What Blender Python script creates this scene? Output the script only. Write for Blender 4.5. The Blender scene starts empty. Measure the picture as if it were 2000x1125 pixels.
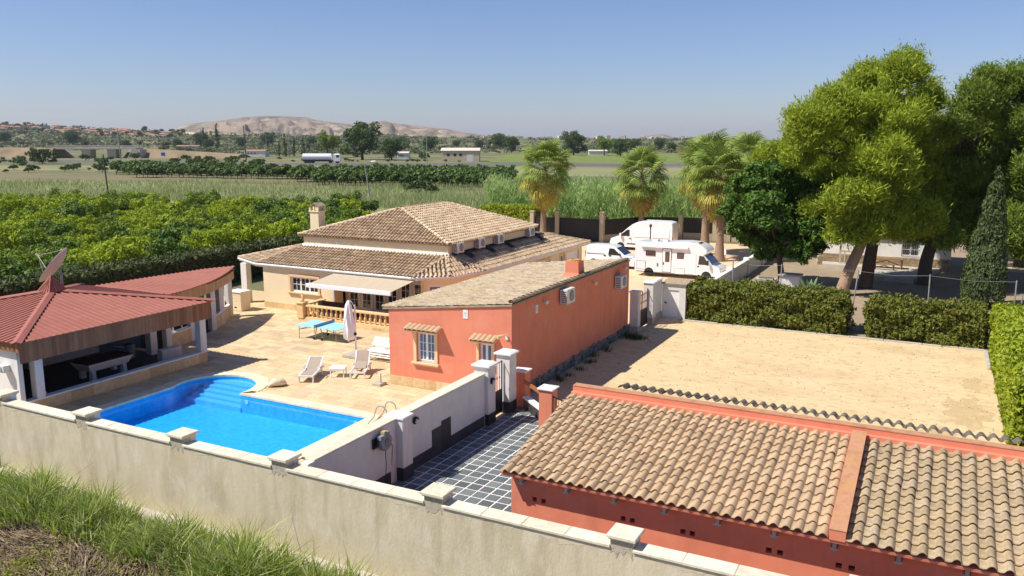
import bpy, bmesh, math, random
import numpy as np
from mathutils import Vector, Matrix
random.seed(7); rng = np.random.default_rng(11)
SC = bpy.context.scene; COL = SC.collection
# ------------------------------------------------------------------ camera, sky, sun, exposure
CAMH = 11.0; FPX = 1620.0; HOR = 272.0
PITCH = math.atan((562.5-HOR)/FPX); YAW = math.radians(27.3)
cam = bpy.data.cameras.new('camera'); camo = bpy.data.objects.new('camera', cam); COL.objects.link(camo)
camo.location = (0, 0, CAMH); camo.rotation_euler = (math.pi/2-PITCH, 0, YAW)
cam.sensor_width = 36; cam.lens = 36*FPX/2000; cam.clip_start = .5; cam.clip_end = 20000
SC.camera = camo; HAZE = .000065
SUND = Vector((.55, .47, -1)).normalized()
W = bpy.data.worlds.new('World'); SC.world = W; W.use_nodes = True
wn = W.node_tree; bgn = wn.nodes['Background']; sky = wn.nodes.new('ShaderNodeTexSky')
sky.sky_type = 'NISHITA'; sky.sun_disc = False
sky.sun_elevation = math.asin(-SUND.z); sky.sun_rotation = math.atan2(-SUND.x, -SUND.y)
sky.air_density = 1.0; sky.dust_density = .4; sky.ozone_density = 2.6; sky.altitude = 50
tint = wn.nodes.new('ShaderNodeMix'); tint.data_type = 'RGBA'; tint.blend_type = 'MULTIPLY'; tint.inputs[0].default_value = 1; tint.inputs[7].default_value = (.88, .92, 1.17, 1); wn.links.new(sky.outputs[0], tint.inputs[6]); wn.links.new(tint.outputs[2], bgn.inputs[0]); bgn.inputs[1].default_value = .08
sl = bpy.data.lights.new('sun', 'SUN'); slo = bpy.data.objects.new('sun', sl); COL.objects.link(slo)
sl.energy = 5.0; sl.angle = math.radians(.5); sl.color = (1, .95, .87)
slo.rotation_euler = SUND.to_track_quat('-Z', 'Y').to_euler(); slo.location = (-30, -20, 60)
vs = SC.view_settings; vs.view_transform = 'Standard'; vs.look = 'None'; vs.gamma = 1; vs.exposure = .32; vs.use_curve_mapping = False
SC.render.engine = 'CYCLES'; SC.cycles.max_bounces = 6; SC.cycles.transparent_max_bounces = 12; SC.cycles.volume_bounces = 0
# measuring helpers: where the line of sight through a pixel of the photograph meets the ground or an upright plane
_Fh = Vector((-math.sin(YAW), math.cos(YAW), 0)); _R = Vector((math.cos(YAW), math.sin(YAW), 0)); _U = Vector((0, 0, 1))
_F = _Fh*math.cos(PITCH)-_U*math.sin(PITCH); _V = _Fh*math.sin(PITCH)+_U*math.cos(PITCH); _C = Vector((0, 0, CAMH))
def ray(u, v): return _F*FPX+_R*(u-1000)-_V*(v-562.5)
def G(u, v, z=0.):
    d = ray(u, v); return _C+d*((z-CAMH)/d.z)
def PX(u, v, x):
    d = ray(u, v); return _C+d*(x/d.x)
def PY(u, v, y):
    d = ray(u, v); return _C+d*(y/d.y)
def DIR(u):
    d = ray(u, HOR); d.z = 0; return d.normalized()
# ------------------------------------------------------------------ mesh and object helpers
class MB:
    def __init__(s): s.v = []; s.f = []; s.m = []
    def add(s, vs_, fs, m=0):
        o = len(s.v); s.v += [tuple(v) for v in vs_]; s.f += [tuple(i+o for i in f) for f in fs]; s.m += [m]*len(fs); return s
    def box(s, x0, x1, y0, y1, z0, z1, m=0):
        return s.add([(x0,y0,z0),(x1,y0,z0),(x1,y1,z0),(x0,y1,z0),(x0,y0,z1),(x1,y0,z1),(x1,y1,z1),(x0,y1,z1)],
            [(0,3,2,1),(4,5,6,7),(0,1,5,4),(1,2,6,5),(2,3,7,6),(3,0,4,7)], m)
    def bbox(s, x0, x1, y0, y1, z0, z1, b=.01, m=0):   # box with its top edges eased
        V = [(x0,y0,z0),(x1,y0,z0),(x1,y1,z0),(x0,y1,z0),(x0,y0,z1-b),(x1,y0,z1-b),(x1,y1,z1-b),(x0,y1,z1-b),
             (x0+b,y0+b,z1),(x1-b,y0+b,z1),(x1-b,y1-b,z1),(x0+b,y1-b,z1)]
        F = [(0,3,2,1),(8,9,10,11)]
        for i in range(4):
            j = (i+1) % 4; F += [(i,j,4+j,4+i),(4+i,4+j,8+j,8+i)]
        return s.add(V, F, m)
    def prism(s, pts, z0, z1, m=0):                    # vertical prism over a plan polygon
        n = len(pts); return s.add([(p[0],p[1],z0) for p in pts]+[(p[0],p[1],z1) for p in pts],
            [tuple(range(n-1,-1,-1)), tuple(range(n,2*n))]+[(i,(i+1)%n,n+(i+1)%n,n+i) for i in range(n)], m)
    def hull(s, bot, top, m=0):                        # two matching loops joined
        n = len(bot); return s.add(list(bot)+list(top), [tuple(range(n-1,-1,-1)), tuple(range(n,2*n))]+[(i,(i+1)%n,n+(i+1)%n,n+i) for i in range(n)], m)
    def poly(s, pts, m=0): return s.add(pts, [tuple(range(len(pts)))], m)
    def slab(s, pts, t, m=0):                          # a planar polygon thickened along its normal, downwards
        p = [Vector(q) for q in pts]; n = (p[1]-p[0]).cross(p[2]-p[0]).normalized()
        return s.hull([q-n*t for q in p], p, m)
    def tube(s, path, r, k=8, m=0, cap=True):
        P = [Vector(q) for q in path]; n = len(P); rs = r if hasattr(r, '__len__') else [r]*n; V = []; F = []
        for i, q in enumerate(P):
            d = (P[min(i+1,n-1)]-P[max(i-1,0)]).normalized()
            if i == 0: a = d.cross(Vector((0,0,1)) if abs(d.z) < .93 else Vector((1,0,0))).normalized()
            else: a = (a-d*a.dot(d)).normalized()
            b = d.cross(a)
            V += [q+(a*math.cos(t)+b*math.sin(t))*rs[i] for t in [2*math.pi*j/k for j in range(k)]]
        for i in range(n-1):
            F += [(i*k+j,i*k+(j+1)%k,(i+1)*k+(j+1)%k,(i+1)*k+j) for j in range(k)]
        if cap: F += [tuple(range(k-1,-1,-1)), tuple(range((n-1)*k,n*k))]
        return s.add(V, F, m)
    def lathe(s, prof, c=(0,0,0), k=12, m=0, ax='z'):
        V = []; F = []; n = len(prof)
        for r, h in prof:
            for j in range(k):
                t = 2*math.pi*j/k; a, b = r*math.cos(t), r*math.sin(t)
                V.append((c[0]+a,c[1]+b,c[2]+h) if ax == 'z' else ((c[0]+a,c[1]+h,c[2]+b) if ax == 'y' else (c[0]+h,c[1]+a,c[2]+b)))
        for i in range(n-1): F += [(i*k+j,i*k+(j+1)%k,(i+1)*k+(j+1)%k,(i+1)*k+j) for j in range(k)]
        F += [tuple(range(k-1,-1,-1)), tuple(range((n-1)*k,n*k))]
        return s.add(V, F, m)
    def bar(s, a, b, w, h=None, m=0):                  # straight square bar
        return s.tube([a, b], [w*.7071]*2, 4, m) if h is None else s._bar(a, b, w, h, m)
    def _bar(s, a, b, w, h, m):
        a, b = Vector(a), Vector(b); d = (b-a).normalized(); x = d.cross(Vector((0,0,1)))
        x = x.normalized() if x.length > 1e-3 else Vector((1,0,0)); z = x.cross(d)
        q = [x*w/2*i+z*h/2*j for i, j in ((-1,-1),(1,-1),(1,1),(-1,1))]
        return s.hull([a+e for e in q], [b+e for e in q], m)
def mesh(name, mb, mats, smooth=False):
    me = bpy.data.meshes.new(name); me.from_pydata(mb.v, [], mb.f)
    for m in (mats if isinstance(mats, (list, tuple)) else [mats]): me.materials.append(m)
    if any(mb.m): me.polygons.foreach_set('material_index', mb.m)
    bm = bmesh.new(); bm.from_mesh(me); bmesh.ops.recalc_face_normals(bm, faces=bm.faces); bm.to_mesh(me); bm.free()
    if smooth:
        me.polygons.foreach_set('use_smooth', [True]*len(me.polygons))
        try: me.set_sharp_from_angle(angle=math.radians(smooth if smooth is not True else 40))
        except Exception: pass
    me.update(); return me
def npmesh(name, V, k, mat, idx=None):                 # V: (n*k,3): n separate faces of k corners
    n = len(V)//k; me = bpy.data.meshes.new(name); me.vertices.add(n*k); me.vertices.foreach_set('co', np.ascontiguousarray(V, dtype=np.float32).ravel())
    me.loops.add(n*k); me.loops.foreach_set('vertex_index', np.arange(n*k, dtype=np.int32))
    me.polygons.add(n); me.polygons.foreach_set('loop_start', np.arange(0, n*k, k, dtype=np.int32)); me.polygons.foreach_set('loop_total', np.full(n, k, dtype=np.int32))
    for m in (mat if isinstance(mat, (list, tuple)) else [mat]): me.materials.append(m)
    if idx is not None: me.polygons.foreach_set('material_index', np.asarray(idx, dtype=np.int32))
    me.update(); me.validate(); return me
WT = {}                                                # world offset of each object (for parenting)
def link(name, me, parent=None, loc=None, rz=None, scale=None, world=True):
    o = bpy.data.objects.new(name, me); COL.objects.link(o)
    if parent is not None:
        o.parent = parent
        if world: o.location = (Vector(loc) if loc is not None else Vector((0,0,0)))-WT.get(parent.name, Vector((0,0,0)))
        elif loc is not None: o.location = loc
    elif loc is not None: o.location = loc
    WT[o.name] = Vector(loc) if loc is not None else Vector((0,0,0))
    if rz is not None: o.rotation_euler = rz if hasattr(rz, '__len__') else (0, 0, rz)
    if scale is not None: o.scale = scale if hasattr(scale, '__len__') else (scale,)*3
    return o
def thing(name, loc, label, cat, group=None, rz=0, scale=None):
    o = link(name, None, None, loc, rz, scale); o['label'] = label; o['category'] = cat
    if group: o['group'] = group
    o.empty_display_size = .3; return o
def tag(o, label, cat, group=None):
    o['label'] = label; o['category'] = cat
    if group: o['group'] = group
    return o
def part(name, mb, mats, parent, smooth=False, world=True): return link(name, mesh(name, mb, mats, smooth), parent, None, world=world)
def lpart(name, mb, mats, parent, smooth=False): return part(name, mb, mats, parent, smooth, world=False)
def struct(name, mb, mats, smooth=False, label=None):
    o = link(name, mesh(name, mb, mats, smooth)); o['kind'] = 'structure'
    return o
def stuff(o, label=None, cat=None):
    o['kind'] = 'stuff'
    if label: o['label'] = label; o['category'] = cat
    return o
def copy_tree(o, parent=None, loc=None, rz=None, scale=None):
    c = o.copy(); COL.objects.link(c); c.parent = parent
    if loc is not None: c.location = loc
    if rz is not None: c.rotation_euler = (0, 0, rz)
    if scale is not None: c.scale = scale if hasattr(scale, '__len__') else (scale,)*3
    for ch in o.children: copy_tree(ch, c)
    return c
# ------------------------------------------------------------------ materials (all procedural)
MATS = {}
def M(name, cols, rough=.8, scale=3., src='noise', bump=0., bscale=30., spec=.3, metal=0., stain=None, sscale=(1,1,1), amt=1., transl=0., coat=0., wear=None, streak=None):
    """cols: list of base colours mixed by noise, by object ('obj') or by loose piece ('island'). stain: (colour, scale, amount)."""
    m = bpy.data.materials.new(name); m.use_nodes = True; nt = m.node_tree; N = nt.nodes; L = nt.links; p = N['Principled BSDF']
    p.inputs['Roughness'].default_value = rough; p.inputs['Metallic'].default_value = metal; p.inputs['Specular IOR Level'].default_value = spec
    if coat: p.inputs['Coat Weight'].default_value = coat; p.inputs['Coat Roughness'].default_value = .08
    tc = N.new('ShaderNodeTexCoord'); mp = N.new('ShaderNodeMapping'); mp.inputs['Scale'].default_value = sscale
    L.new(tc.outputs['Object'], mp.inputs[0]); co = mp.outputs[0]
    def noise(s, det=5, ro=.6):
        n = N.new('ShaderNodeTexNoise'); n.inputs['Scale'].default_value = s; n.inputs['Detail'].default_value = det; n.inputs['Roughness'].default_value = ro
        L.new(co, n.inputs['Vector']); return n.outputs['Fac']
    def mix(fac, a, b, mode='MIX'):
        x = N.new('ShaderNodeMix'); x.data_type = 'RGBA'; x.blend_type = mode
        for sk, val in ((0, fac), (6, a), (7, b)):
            if hasattr(val, 'is_linked'): L.new(val, x.inputs[sk])
            else: x.inputs[sk].default_value = val if sk == 0 else tuple(val)+(1,) if len(val) == 3 else val
        return x.outputs[2]
    def ramp(fac, cs, interp='LINEAR', lo=0., hi=1.):
        r = N.new('ShaderNodeValToRGB'); r.color_ramp.interpolation = interp; e = r.color_ramp.elements
        while len(e) < len(cs): e.new(.5)
        for i, c in enumerate(cs): e[i].position = lo+(hi-lo)*i/max(1, len(cs)-1); e[i].color = tuple(c)+(1,)
        L.new(fac, r.inputs[0]); return r.outputs[0]
    if src == 'noise': c = ramp(noise(scale), cols if len(cols) > 1 else cols*2, lo=.3, hi=.7)
    else:
        if src == 'obj': f = N.new('ShaderNodeObjectInfo').outputs['Random']
        else: f = N.new('ShaderNodeNewGeometry').outputs['Random Per Island']
        c = ramp(f, cols)
        c = mix(amt*.35, c, ramp(noise(scale), [(.3,.3,.3),(1.15,1.1,1.0)], lo=.3, hi=.7), 'MULTIPLY')
    if stain:
        c = mix(ramp(noise(stain[1], 6, .65), [(0,0,0),(stain[2],)*3], lo=.5, hi=.68), c, stain[0])
    if wear:                                           # second kind of mark
        c = mix(ramp(noise(wear[1], 8, .7), [(0,0,0),(wear[2],)*3], lo=.52, hi=.62), c, wear[0])
    if streak:                                         # rain runs: a noise drawn out downwards
        m2 = N.new('ShaderNodeMapping'); m2.inputs['Scale'].default_value = streak[1]; L.new(tc.outputs['Object'], m2.inputs[0]); s2 = N.new('ShaderNodeTexNoise'); s2.inputs['Scale'].default_value = 1.; s2.inputs['Detail'].default_value = 4.; L.new(m2.outputs[0], s2.inputs['Vector'])
        c = mix(ramp(s2.outputs['Fac'], [(0,0,0),(streak[2],)*3], lo=.54, hi=.72), c, streak[0])
    L.new(c, p.inputs['Base Color'])
    if bump:
        b = N.new('ShaderNodeBump'); b.inputs['Strength'].default_value = bump; b.inputs['Distance'].default_value = .02
        L.new(noise(bscale, 6), b.inputs['Height']); L.new(b.outputs[0], p.inputs['Normal'])
    if transl:
        t = N.new('ShaderNodeBsdfTranslucent'); L.new(c, t.inputs[0]); x = N.new('ShaderNodeMixShader'); x.inputs[0].default_value = transl
        L.new(p.outputs[0], x.inputs[1]); L.new(t.outputs[0], x.inputs[2]); L.new(x.outputs[0], N['Material Output'].inputs[0])
    MATS[name] = m; return m
salmon = M('salmon_render', [(.69,.225,.13),(.74,.255,.15)], .9, .8, bump=.25, bscale=60, stain=((.58,.20,.13), 1.1, .5), streak=((.52,.19,.12), (2.6,2.6,.25), .5), wear=((.74,.32,.22), .7, .35))
cream = M('cream_render', [(.80,.655,.42),(.84,.695,.46)], .9, 1., bump=.15, bscale=60)
white = M('white_render', [(.70,.67,.62),(.78,.75,.70)], .85, .9, bump=.15, bscale=50, stain=((.56,.51,.44), 1.4, .3), streak=((.50,.46,.40), (3.,3.,.3), .35))
whitep = M('white_paint', [(.78,.77,.74),(.82,.81,.78)], .5, 3)
greyrender = M('grey_cement', [(.54,.455,.30),(.62,.535,.375),(.49,.41,.265)], .95, .9, bump=.5, bscale=25, sscale=(1,1,.4), stain=((.42,.36,.23), 1.1, .6), wear=((.72,.66,.53), 2.6, .4), streak=((.34,.28,.18), (2.6,2.6,.2), .45))
capstone = M('cap_stone', [(.72,.64,.48),(.80,.73,.58)], .85, 4, 'obj', bump=.3, bscale=40, stain=((.50,.42,.28), 5., .5))
patch = M('raw_mortar', [(.50,.44,.34),(.42,.36,.27)], .95, 6, bump=.6, bscale=30, stain=((.2,.14,.1), 9., .7))
deckm = M('sandstone_tile', [(0.692,0.503,0.275),(0.752,0.568,0.326),(0.728,0.532,0.294),(0.770,0.599,0.364),(0.704,0.497,0.275),(0.602,0.448,0.262),(0.740,0.551,0.319),(0.752,0.580,0.358),(0.548,0.412,0.249),(0.692,0.545,0.352),(0.644,0.454,0.249)], .8, 2.2, 'obj', bump=.2, bscale=25, stain=((.40,.29,.16), 1.3, .55), amt=.7)
deckst = M('sandstone_tiles_far', [(0.685,0.498,0.272),(0.733,0.558,0.330),(0.697,0.521,0.298),(0.745,0.582,0.362),(0.685,0.486,0.272),(0.595,0.444,0.260),(0.547,0.413,0.253),(0.721,0.546,0.324)], .8, 2.2, 'island', stain=((.40,.29,.16), 1.3, .55), amt=.7)
mortar = M('deck_mortar', [(.52,.38,.21),(.60,.45,.26)], .95, 5)
coping = M('coping_stone', [(.82,.70,.48),(.86,.75,.54),(.78,.66,.45)], .75, 4, 'obj', bump=.2, bscale=40)
plinthm = M('plinth_stone', [(.70,.50,.27),(.80,.62,.36),(.60,.42,.21),(.76,.56,.30)], .8, 5, 'obj', bump=.2, bscale=25, amt=.9)
poolm = M('pool_lining', [(.025,.42,.82),(.045,.49,.87),(.075,.57,.92)], .6, 5)  # mosaic tone variation, with faint floor light patterns mixed into the blues
black = M('black_metal', [(.015,.015,.017),(.025,.025,.027)], .5, 6)
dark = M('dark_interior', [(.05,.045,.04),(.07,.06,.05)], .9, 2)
slate = M('slate_paver', [(.10,.12,.125),(.16,.185,.19),(.12,.14,.15),(.22,.245,.245),(.14,.16,.17)], .55, 9, 'obj', bump=.5, bscale=18, amt=1.2)
grout = M('white_grout', [(.68,.66,.61),(.78,.76,.71)], .95, 6)
slatew = M('slate_cladding', [(.035,.035,.037),(.07,.07,.07),(.05,.05,.055)], .55, 3, 'obj', bump=.2, bscale=20)
tileA = M('terracotta_tile', [(0.502,0.340,0.198),(0.558,0.386,0.234),(0.456,0.313,0.184),(0.586,0.423,0.261),(0.521,0.368,0.221),(0.428,0.304,0.189)], .9, 7, 'obj', bump=.25, bscale=60, stain=((.36,.27,.17), 3., .5), amt=.8)
tileAs = M('terracotta_tiles_far', [(0.502,0.340,0.198),(0.558,0.386,0.234),(0.456,0.313,0.184),(0.586,0.423,0.261),(0.521,0.368,0.221),(0.428,0.304,0.189)], .9, 7, 'island', bump=.25, bscale=60, stain=((.36,.27,.17), 3., .5), amt=.8)
tileB = M('weathered_tile', [(0.419,0.304,0.171),(0.484,0.359,0.216),(0.372,0.276,0.162),(0.446,0.340,0.225),(0.512,0.396,0.243)], .85, 8, 'obj', bump=.35, bscale=50, stain=((.20,.16,.10), 5., .6), wear=((.55,.45,.28), 9., .5), amt=1.)
tileBs = M('weathered_tiles_far', [(0.419,0.304,0.171),(0.484,0.359,0.216),(0.372,0.276,0.162),(0.446,0.340,0.225),(0.512,0.396,0.243)], .85, 8, 'island', stain=((.20,.16,.10), 5., .6), amt=1.)
tileG = M('grey_ridge_tile', [(.17,.135,.10),(.23,.18,.13),(.14,.115,.09)], .85, 9, 'obj', bump=.3, bscale=50, stain=((.3,.26,.2), 8., .4))
tileH = M('house_roof_tiles', [(.56,.40,.25),(.62,.45,.29),(.50,.36,.225),(.68,.51,.34),(.58,.43,.28),(.46,.335,.21),(.72,.57,.40)], .9, 3, 'island', stain=((.22,.17,.11), 2.2, .6), amt=1.)
tileO = M('mossy_roof_tiles', [(.40,.31,.20),(.47,.37,.25),(.32,.25,.16),(.52,.41,.28),(.43,.34,.24)], .95, 5, 'island', stain=((.40,.28,.12), 1.1, .6), wear=((.56,.49,.40), 7., .6), amt=1.2)
capm = M('ridge_mortar', [(.72,.55,.37),(.62,.46,.30),(.78,.62,.43)], .95, 6, 'island', bump=.3)
redm = M('red_sheet_metal', [(.32,.115,.082),(.37,.14,.10)], .6, .7, spec=.2, stain=((.46,.17,.14), 2.5, .4), wear=((.28,.07,.06), 5., .35))
woodm = M('stained_board', [(.30,.13,.06),(.36,.165,.08),(.26,.11,.05),(.40,.19,.095),(.33,.15,.07)], .7, 7, 'obj', bump=.25, bscale=30, sscale=(1,1,.12), amt=1.2)
wood2 = M('pale_board', [(.50,.32,.17),(.58,.38,.21),(.46,.28,.14)], .75, 7, 'obj', bump=.2, bscale=30, sscale=(1,1,.12))
orangewood = M('varnished_wood', [(.42,.16,.05),(.34,.12,.04)], .5, 5, sscale=(1,1,1))
sandcast = M('cast_sandstone', [(.70,.46,.22),(.78,.55,.29)], .85, 5, bump=.3)
frame_s = M('peach_surround', [(.74,.50,.27),(.80,.57,.33)], .85, 4)
glass = M('window_glass', [(.025,.03,.035),(.05,.05,.05)], .06, 1.5, spec=.8)
glassb = M('bluish_glass', [(.10,.15,.20),(.16,.21,.26)], .08, 1.2, spec=.7)
curtain = M('curtain', [(.20,.16,.10),(.28,.2,.13)], .9, 6)
pvc = M('white_pvc', [(.80,.80,.79),(.84,.84,.83)], .35, 3)
awn = M('awning_cloth', [(.46,.37,.26),(.50,.41,.29)], .9, 2, sscale=(4,.3,1))
acm = M('ac_casing', [(.66,.64,.58),(.72,.70,.65)], .5, 4)
acg = M('ac_grille', [(.16,.16,.16),(.24,.23,.22)], .6, 9)
steel = M('steel', [(.45,.45,.45),(.55,.55,.54)], .35, 8, metal=.8)
galv = M('galvanised_post', [(.32,.32,.31),(.42,.42,.40)], .5, 8, metal=.4)
iron = M('brown_iron', [(.14,.055,.035),(.19,.075,.05)], .6, 8)
concrete = M('concrete', [(.42,.37,.30),(.50,.45,.37)], .95, 3, bump=.4, stain=((.28,.25,.2), 2., .5))
peachpost = M('peach_pillar', [(.42,.34,.24),(.50,.41,.29)], .95, 2, bump=.3, stain=((.3,.25,.19), 2., .5))
beigelounge = M('taupe_fabric', [(.36,.29,.23),(.42,.34,.27)], .9, 12)
whitefab = M('white_fabric', [(.84,.84,.83),(.88,.88,.87)], .95, 4, bump=.5, bscale=6)
bluetop = M('blue_table_top', [(.32,.63,.79),(.35,.66,.82)], .5, 3)
rubber = M('rubber', [(.02,.02,.02),(.03,.03,.03)], .8, 8)
felt = M('dark_red_felt', [(.05,.012,.012),(.07,.016,.014)], .95, 9)
sofaf = M('dark_cushion', [(.035,.025,.025),(.055,.04,.04)], .95, 6)
grey = M('grey_plastic', [(.22,.23,.25),(.28,.29,.31)], .5, 6)
yellow = M('yellow_plastic', [(.8,.42,.03),(.75,.38,.02)], .5, 6)
lichen = M('lichen_plaster', [(.42,.20,.12),(.48,.25,.14),(.34,.17,.10)], .95, 3, bump=.5, stain=((.50,.27,.05), 1.6, .5))
carw = M('white_car_paint', [(.80,.80,.80),(.82,.82,.82)], .3, 2, spec=.5, coat=.6)
carg = M('car_glass', [(.012,.016,.02),(.02,.026,.03)], .05, 1, spec=.9)
carb = M('black_plastic', [(.02,.02,.022),(.035,.035,.036)], .6, 6)
brownglass = M('smoked_window', [(.10,.055,.045),(.13,.075,.06)], .12, 2, spec=.7)
redlamp = M('red_lamp', [(.35,.02,.02),(.4,.03,.03)], .25, 4, spec=.6)
silver = M('bright_metal', [(.72,.72,.72),(.8,.8,.8)], .25, 4, metal=.9)
barkp = M('pine_bark', [(.30,.185,.12),(.38,.25,.17),(.22,.13,.085)], .95, 5, bump=1., bscale=14, sscale=(1,1,.4))
barkd = M('dark_bark', [(.09,.065,.045),(.14,.10,.07)], .95, 5, bump=1., bscale=14)
barkpalm = M('palm_trunk', [(.24,.16,.105),(.33,.23,.155),(.19,.125,.085)], .95, 2, bump=1., bscale=10, sscale=(1,1,5))
barkold = M('palm_boots', [(.13,.07,.035),(.20,.11,.055),(.27,.16,.08)], .95, 3, 'island')
def leafm(name, cols, tr=.3, g=1.75): return M(name, [tuple(min(.6, q*g) for q in c) for c in cols], .6, 3., 'island', spec=.25, transl=tr, amt=.3)
lf_pine = leafm('pine_needles', [(.10,.13,.010),(.155,.185,.014),(.075,.105,.010),(.19,.215,.018),(.12,.165,.012)], .4, 2.45)
lf_pine_shade = leafm('shaded_pine_needles', [(.062,.09,.012),(.095,.13,.016),(.045,.07,.010),(.115,.15,.018)], .35, 2.4)  # pine greens darkened, the shade of the right-hand crowns put into the colour
lf_mul = leafm('mulberry_leaves', [(.024,.055,.008),(.038,.078,.010),(.018,.042,.007),(.055,.10,.012),(.08,.12,.014)], .3, 2.3)
lf_cyp = leafm('cypress_foliage', [(.040,.058,.018),(.055,.075,.022),(.03,.046,.016)], .15)
lf_hedge = leafm('cypress_hedge', [(.085,.105,.014),(.13,.15,.018),(.06,.08,.012),(.16,.17,.022),(.11,.085,.025)], .2, 1.45)
lf_hedgeR = leafm('bright_hedge', [(.15,.185,.010),(.20,.235,.014),(.11,.15,.010),(.24,.26,.020)], .25)
lf_hedgeD = leafm('dark_hedge', [(.035,.05,.012),(.055,.072,.016),(.028,.042,.012),(.09,.075,.03)], .15)
lf_lemY = leafm('lemon_leaves_yellow', [(.165,.21,.008),(.23,.265,.010),(.11,.16,.010),(.195,.235,.008),(.075,.12,.010)], .3, 1.9)
lf_lemG = leafm('citrus_leaves_green', [(.055,.10,.014),(.085,.135,.016),(.04,.075,.012),(.12,.165,.018)], .25)
lf_lemM = leafm('citrus_leaves_mixed', [(.12,.165,.010),(.08,.13,.012),(.175,.21,.010),(.055,.10,.012),(.10,.15,.010)], .3)
lf_far = leafm('distant_citrus', [(.050,.085,.018),(.07,.105,.022),(.04,.07,.016)], .2)
lf_fard = leafm('distant_tree', [(.045,.072,.014),(.032,.056,.012),(.065,.095,.018)], .2)
lf_faro = leafm('distant_olive_tree', [(.09,.105,.045),(.075,.09,.04),(.12,.125,.055)], .2)
lf_reed = leafm('cane_leaves', [(.13,.19,.055),(.18,.235,.085),(.09,.145,.04),(.19,.26,.085),(.24,.25,.10)], .4, 2.4)
lf_grass = leafm('meadow_reed', [(.20,.235,.085),(.25,.275,.115),(.155,.20,.075),(.29,.29,.14)], .35, 1.5)
lf_fg = leafm('coarse_grass', [(.085,.125,.014),(.12,.165,.020),(.055,.09,.012),(.155,.195,.03),(.22,.22,.08),(.28,.25,.12),(.06,.10,.012)], .4, 2.5)
lf_fgy = leafm('low_weed', [(.14,.165,.016),(.19,.205,.02),(.10,.13,.014)], .3)
straw = M('dead_reed', [(.22,.15,.085),(.32,.235,.145),(.15,.10,.06),(.42,.33,.22),(.10,.07,.045)], .95, 3, 'island')
lf_palm = leafm('palm_frond', [(.12,.165,.028),(.16,.20,.04),(.09,.135,.022),(.20,.225,.05)], .25, 1.95)
lf_palmy = leafm('yellow_palm_frond', [(.27,.25,.040),(.33,.28,.055),(.20,.21,.035)], .25, 1.6)
lf_palmd = leafm('dead_palm_frond', [(.30,.20,.08),(.24,.15,.06),(.36,.26,.11),(.24,.20,.05)], .2, 1.2)
sand = M('sandy_earth', [(.57,.425,.225),(.64,.485,.27),(.60,.455,.25)], .95, .5, bump=.8, bscale=9, sscale=(.6,1,1), stain=((.50,.35,.19), .33, .55), wear=((.40,.29,.165), 3.0, .6))
parking = M('parking_paving', [(.66,.44,.25),(.74,.52,.32)], .9, .4, bump=.2, stain=((.52,.36,.22), 1.3, .4))
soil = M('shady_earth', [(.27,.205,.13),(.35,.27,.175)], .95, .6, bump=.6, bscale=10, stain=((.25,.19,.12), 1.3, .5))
asphalt = M('asphalt', [(.10,.10,.10),(.14,.14,.135)], .9, .1)
# ------------------------------------------------------------------ roof helpers
def plane_axes(poly, udir):
    p = [Vector(q) for q in poly]; n = (p[1]-p[0]).cross(p[2]-p[0]).normalized()
    if n.z < 0: n = -n
    u = Vector(udir); u = (u-n*u.dot(n)).normalized(); v = n.cross(u)
    if v.z < 0: v = -v
    return p, n, u, v
def columns(poly, udir, step, off=0.):
    """yield (uc, v0, v1): where lines running up the slope cross the polygon"""
    p, n, u, v = plane_axes(poly, udir); o = p[0]; q = [((a-o).dot(u), (a-o).dot(v)) for a in p]
    a0, a1 = min(a for a, _ in q), max(a for a, _ in q); c = a0+step*.5+off
    while c < a1:
        hits = []
        for i in range(len(q)):
            (x0, y0), (x1, y1) = q[i], q[(i+1) % len(q)]
            if (x0-c)*(x1-c) < 0: hits.append(y0+(y1-y0)*(c-x0)/(x1-x0))
        if len(hits) >= 2: yield c, min(hits), max(hits), o, n, u, v
        c += step
def tile_face(mb, poly, udir, step=.24, row=.36, h=.085, seg=6, jit=.012, over=.06, barrel=0.):
    for c, v0, v1, o, n, u, v in columns(poly, udir, step):
        t = v0-over; dv = random.uniform(-.02, .02)
        while t < v1-.03:
            e = min(t+row+.03, v1); du = random.uniform(-jit, jit); up = random.uniform(0, jit); tw = random.uniform(-.012, .012)
            V = []; F = []
            for vv, lift, k in ((t+dv*(t > v0), .05+up, 1.), (e, .012+up, .9)):
                for i in range(seg+1):
                    a = i/seg; w = (a-.5)*step*k
                    z = (h*(math.cos((a-.5)*2*math.pi)*.5+.5) if not barrel else h*(max(0., 1-((a-.5)/(barrel*.5))**2)**.5 if abs(a-.5) < barrel*.5 else -.25))*k+lift
                    V.append(o+u*(c+w+du+tw*(1 if k == 1 else -1))+v*vv+n*z)
            m = seg+1; F = [(i, i+1, m+i+1, m+i) for i in range(seg)]
            mb.add(V, F); t += row
def cap_line(mb, a, b, r=.12, L=.38, lift=.07, seg=6):
    a, b = Vector(a), Vector(b); d = b-a; n = max(1, int(d.length/L)); d.normalize(); x = d.cross(Vector((0,0,1))).normalized(); z = x.cross(d)
    for i in range(n):
        V = []; F = []
        for s, k, l in ((i*L-.02, 1.1, lift+.03), ((i+1)*L+.03, .92, lift)):
            for j in range(seg+1):
                t = math.pi*j/seg; V.append(a+d*s+x*math.cos(t)*r*k+z*(math.sin(t)*r*k+l-.06+random.uniform(-.004, .004)))
        m = seg+1; mb.add(V, [(j, j+1, m+j+1, m+j) for j in range(seg)])
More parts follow.
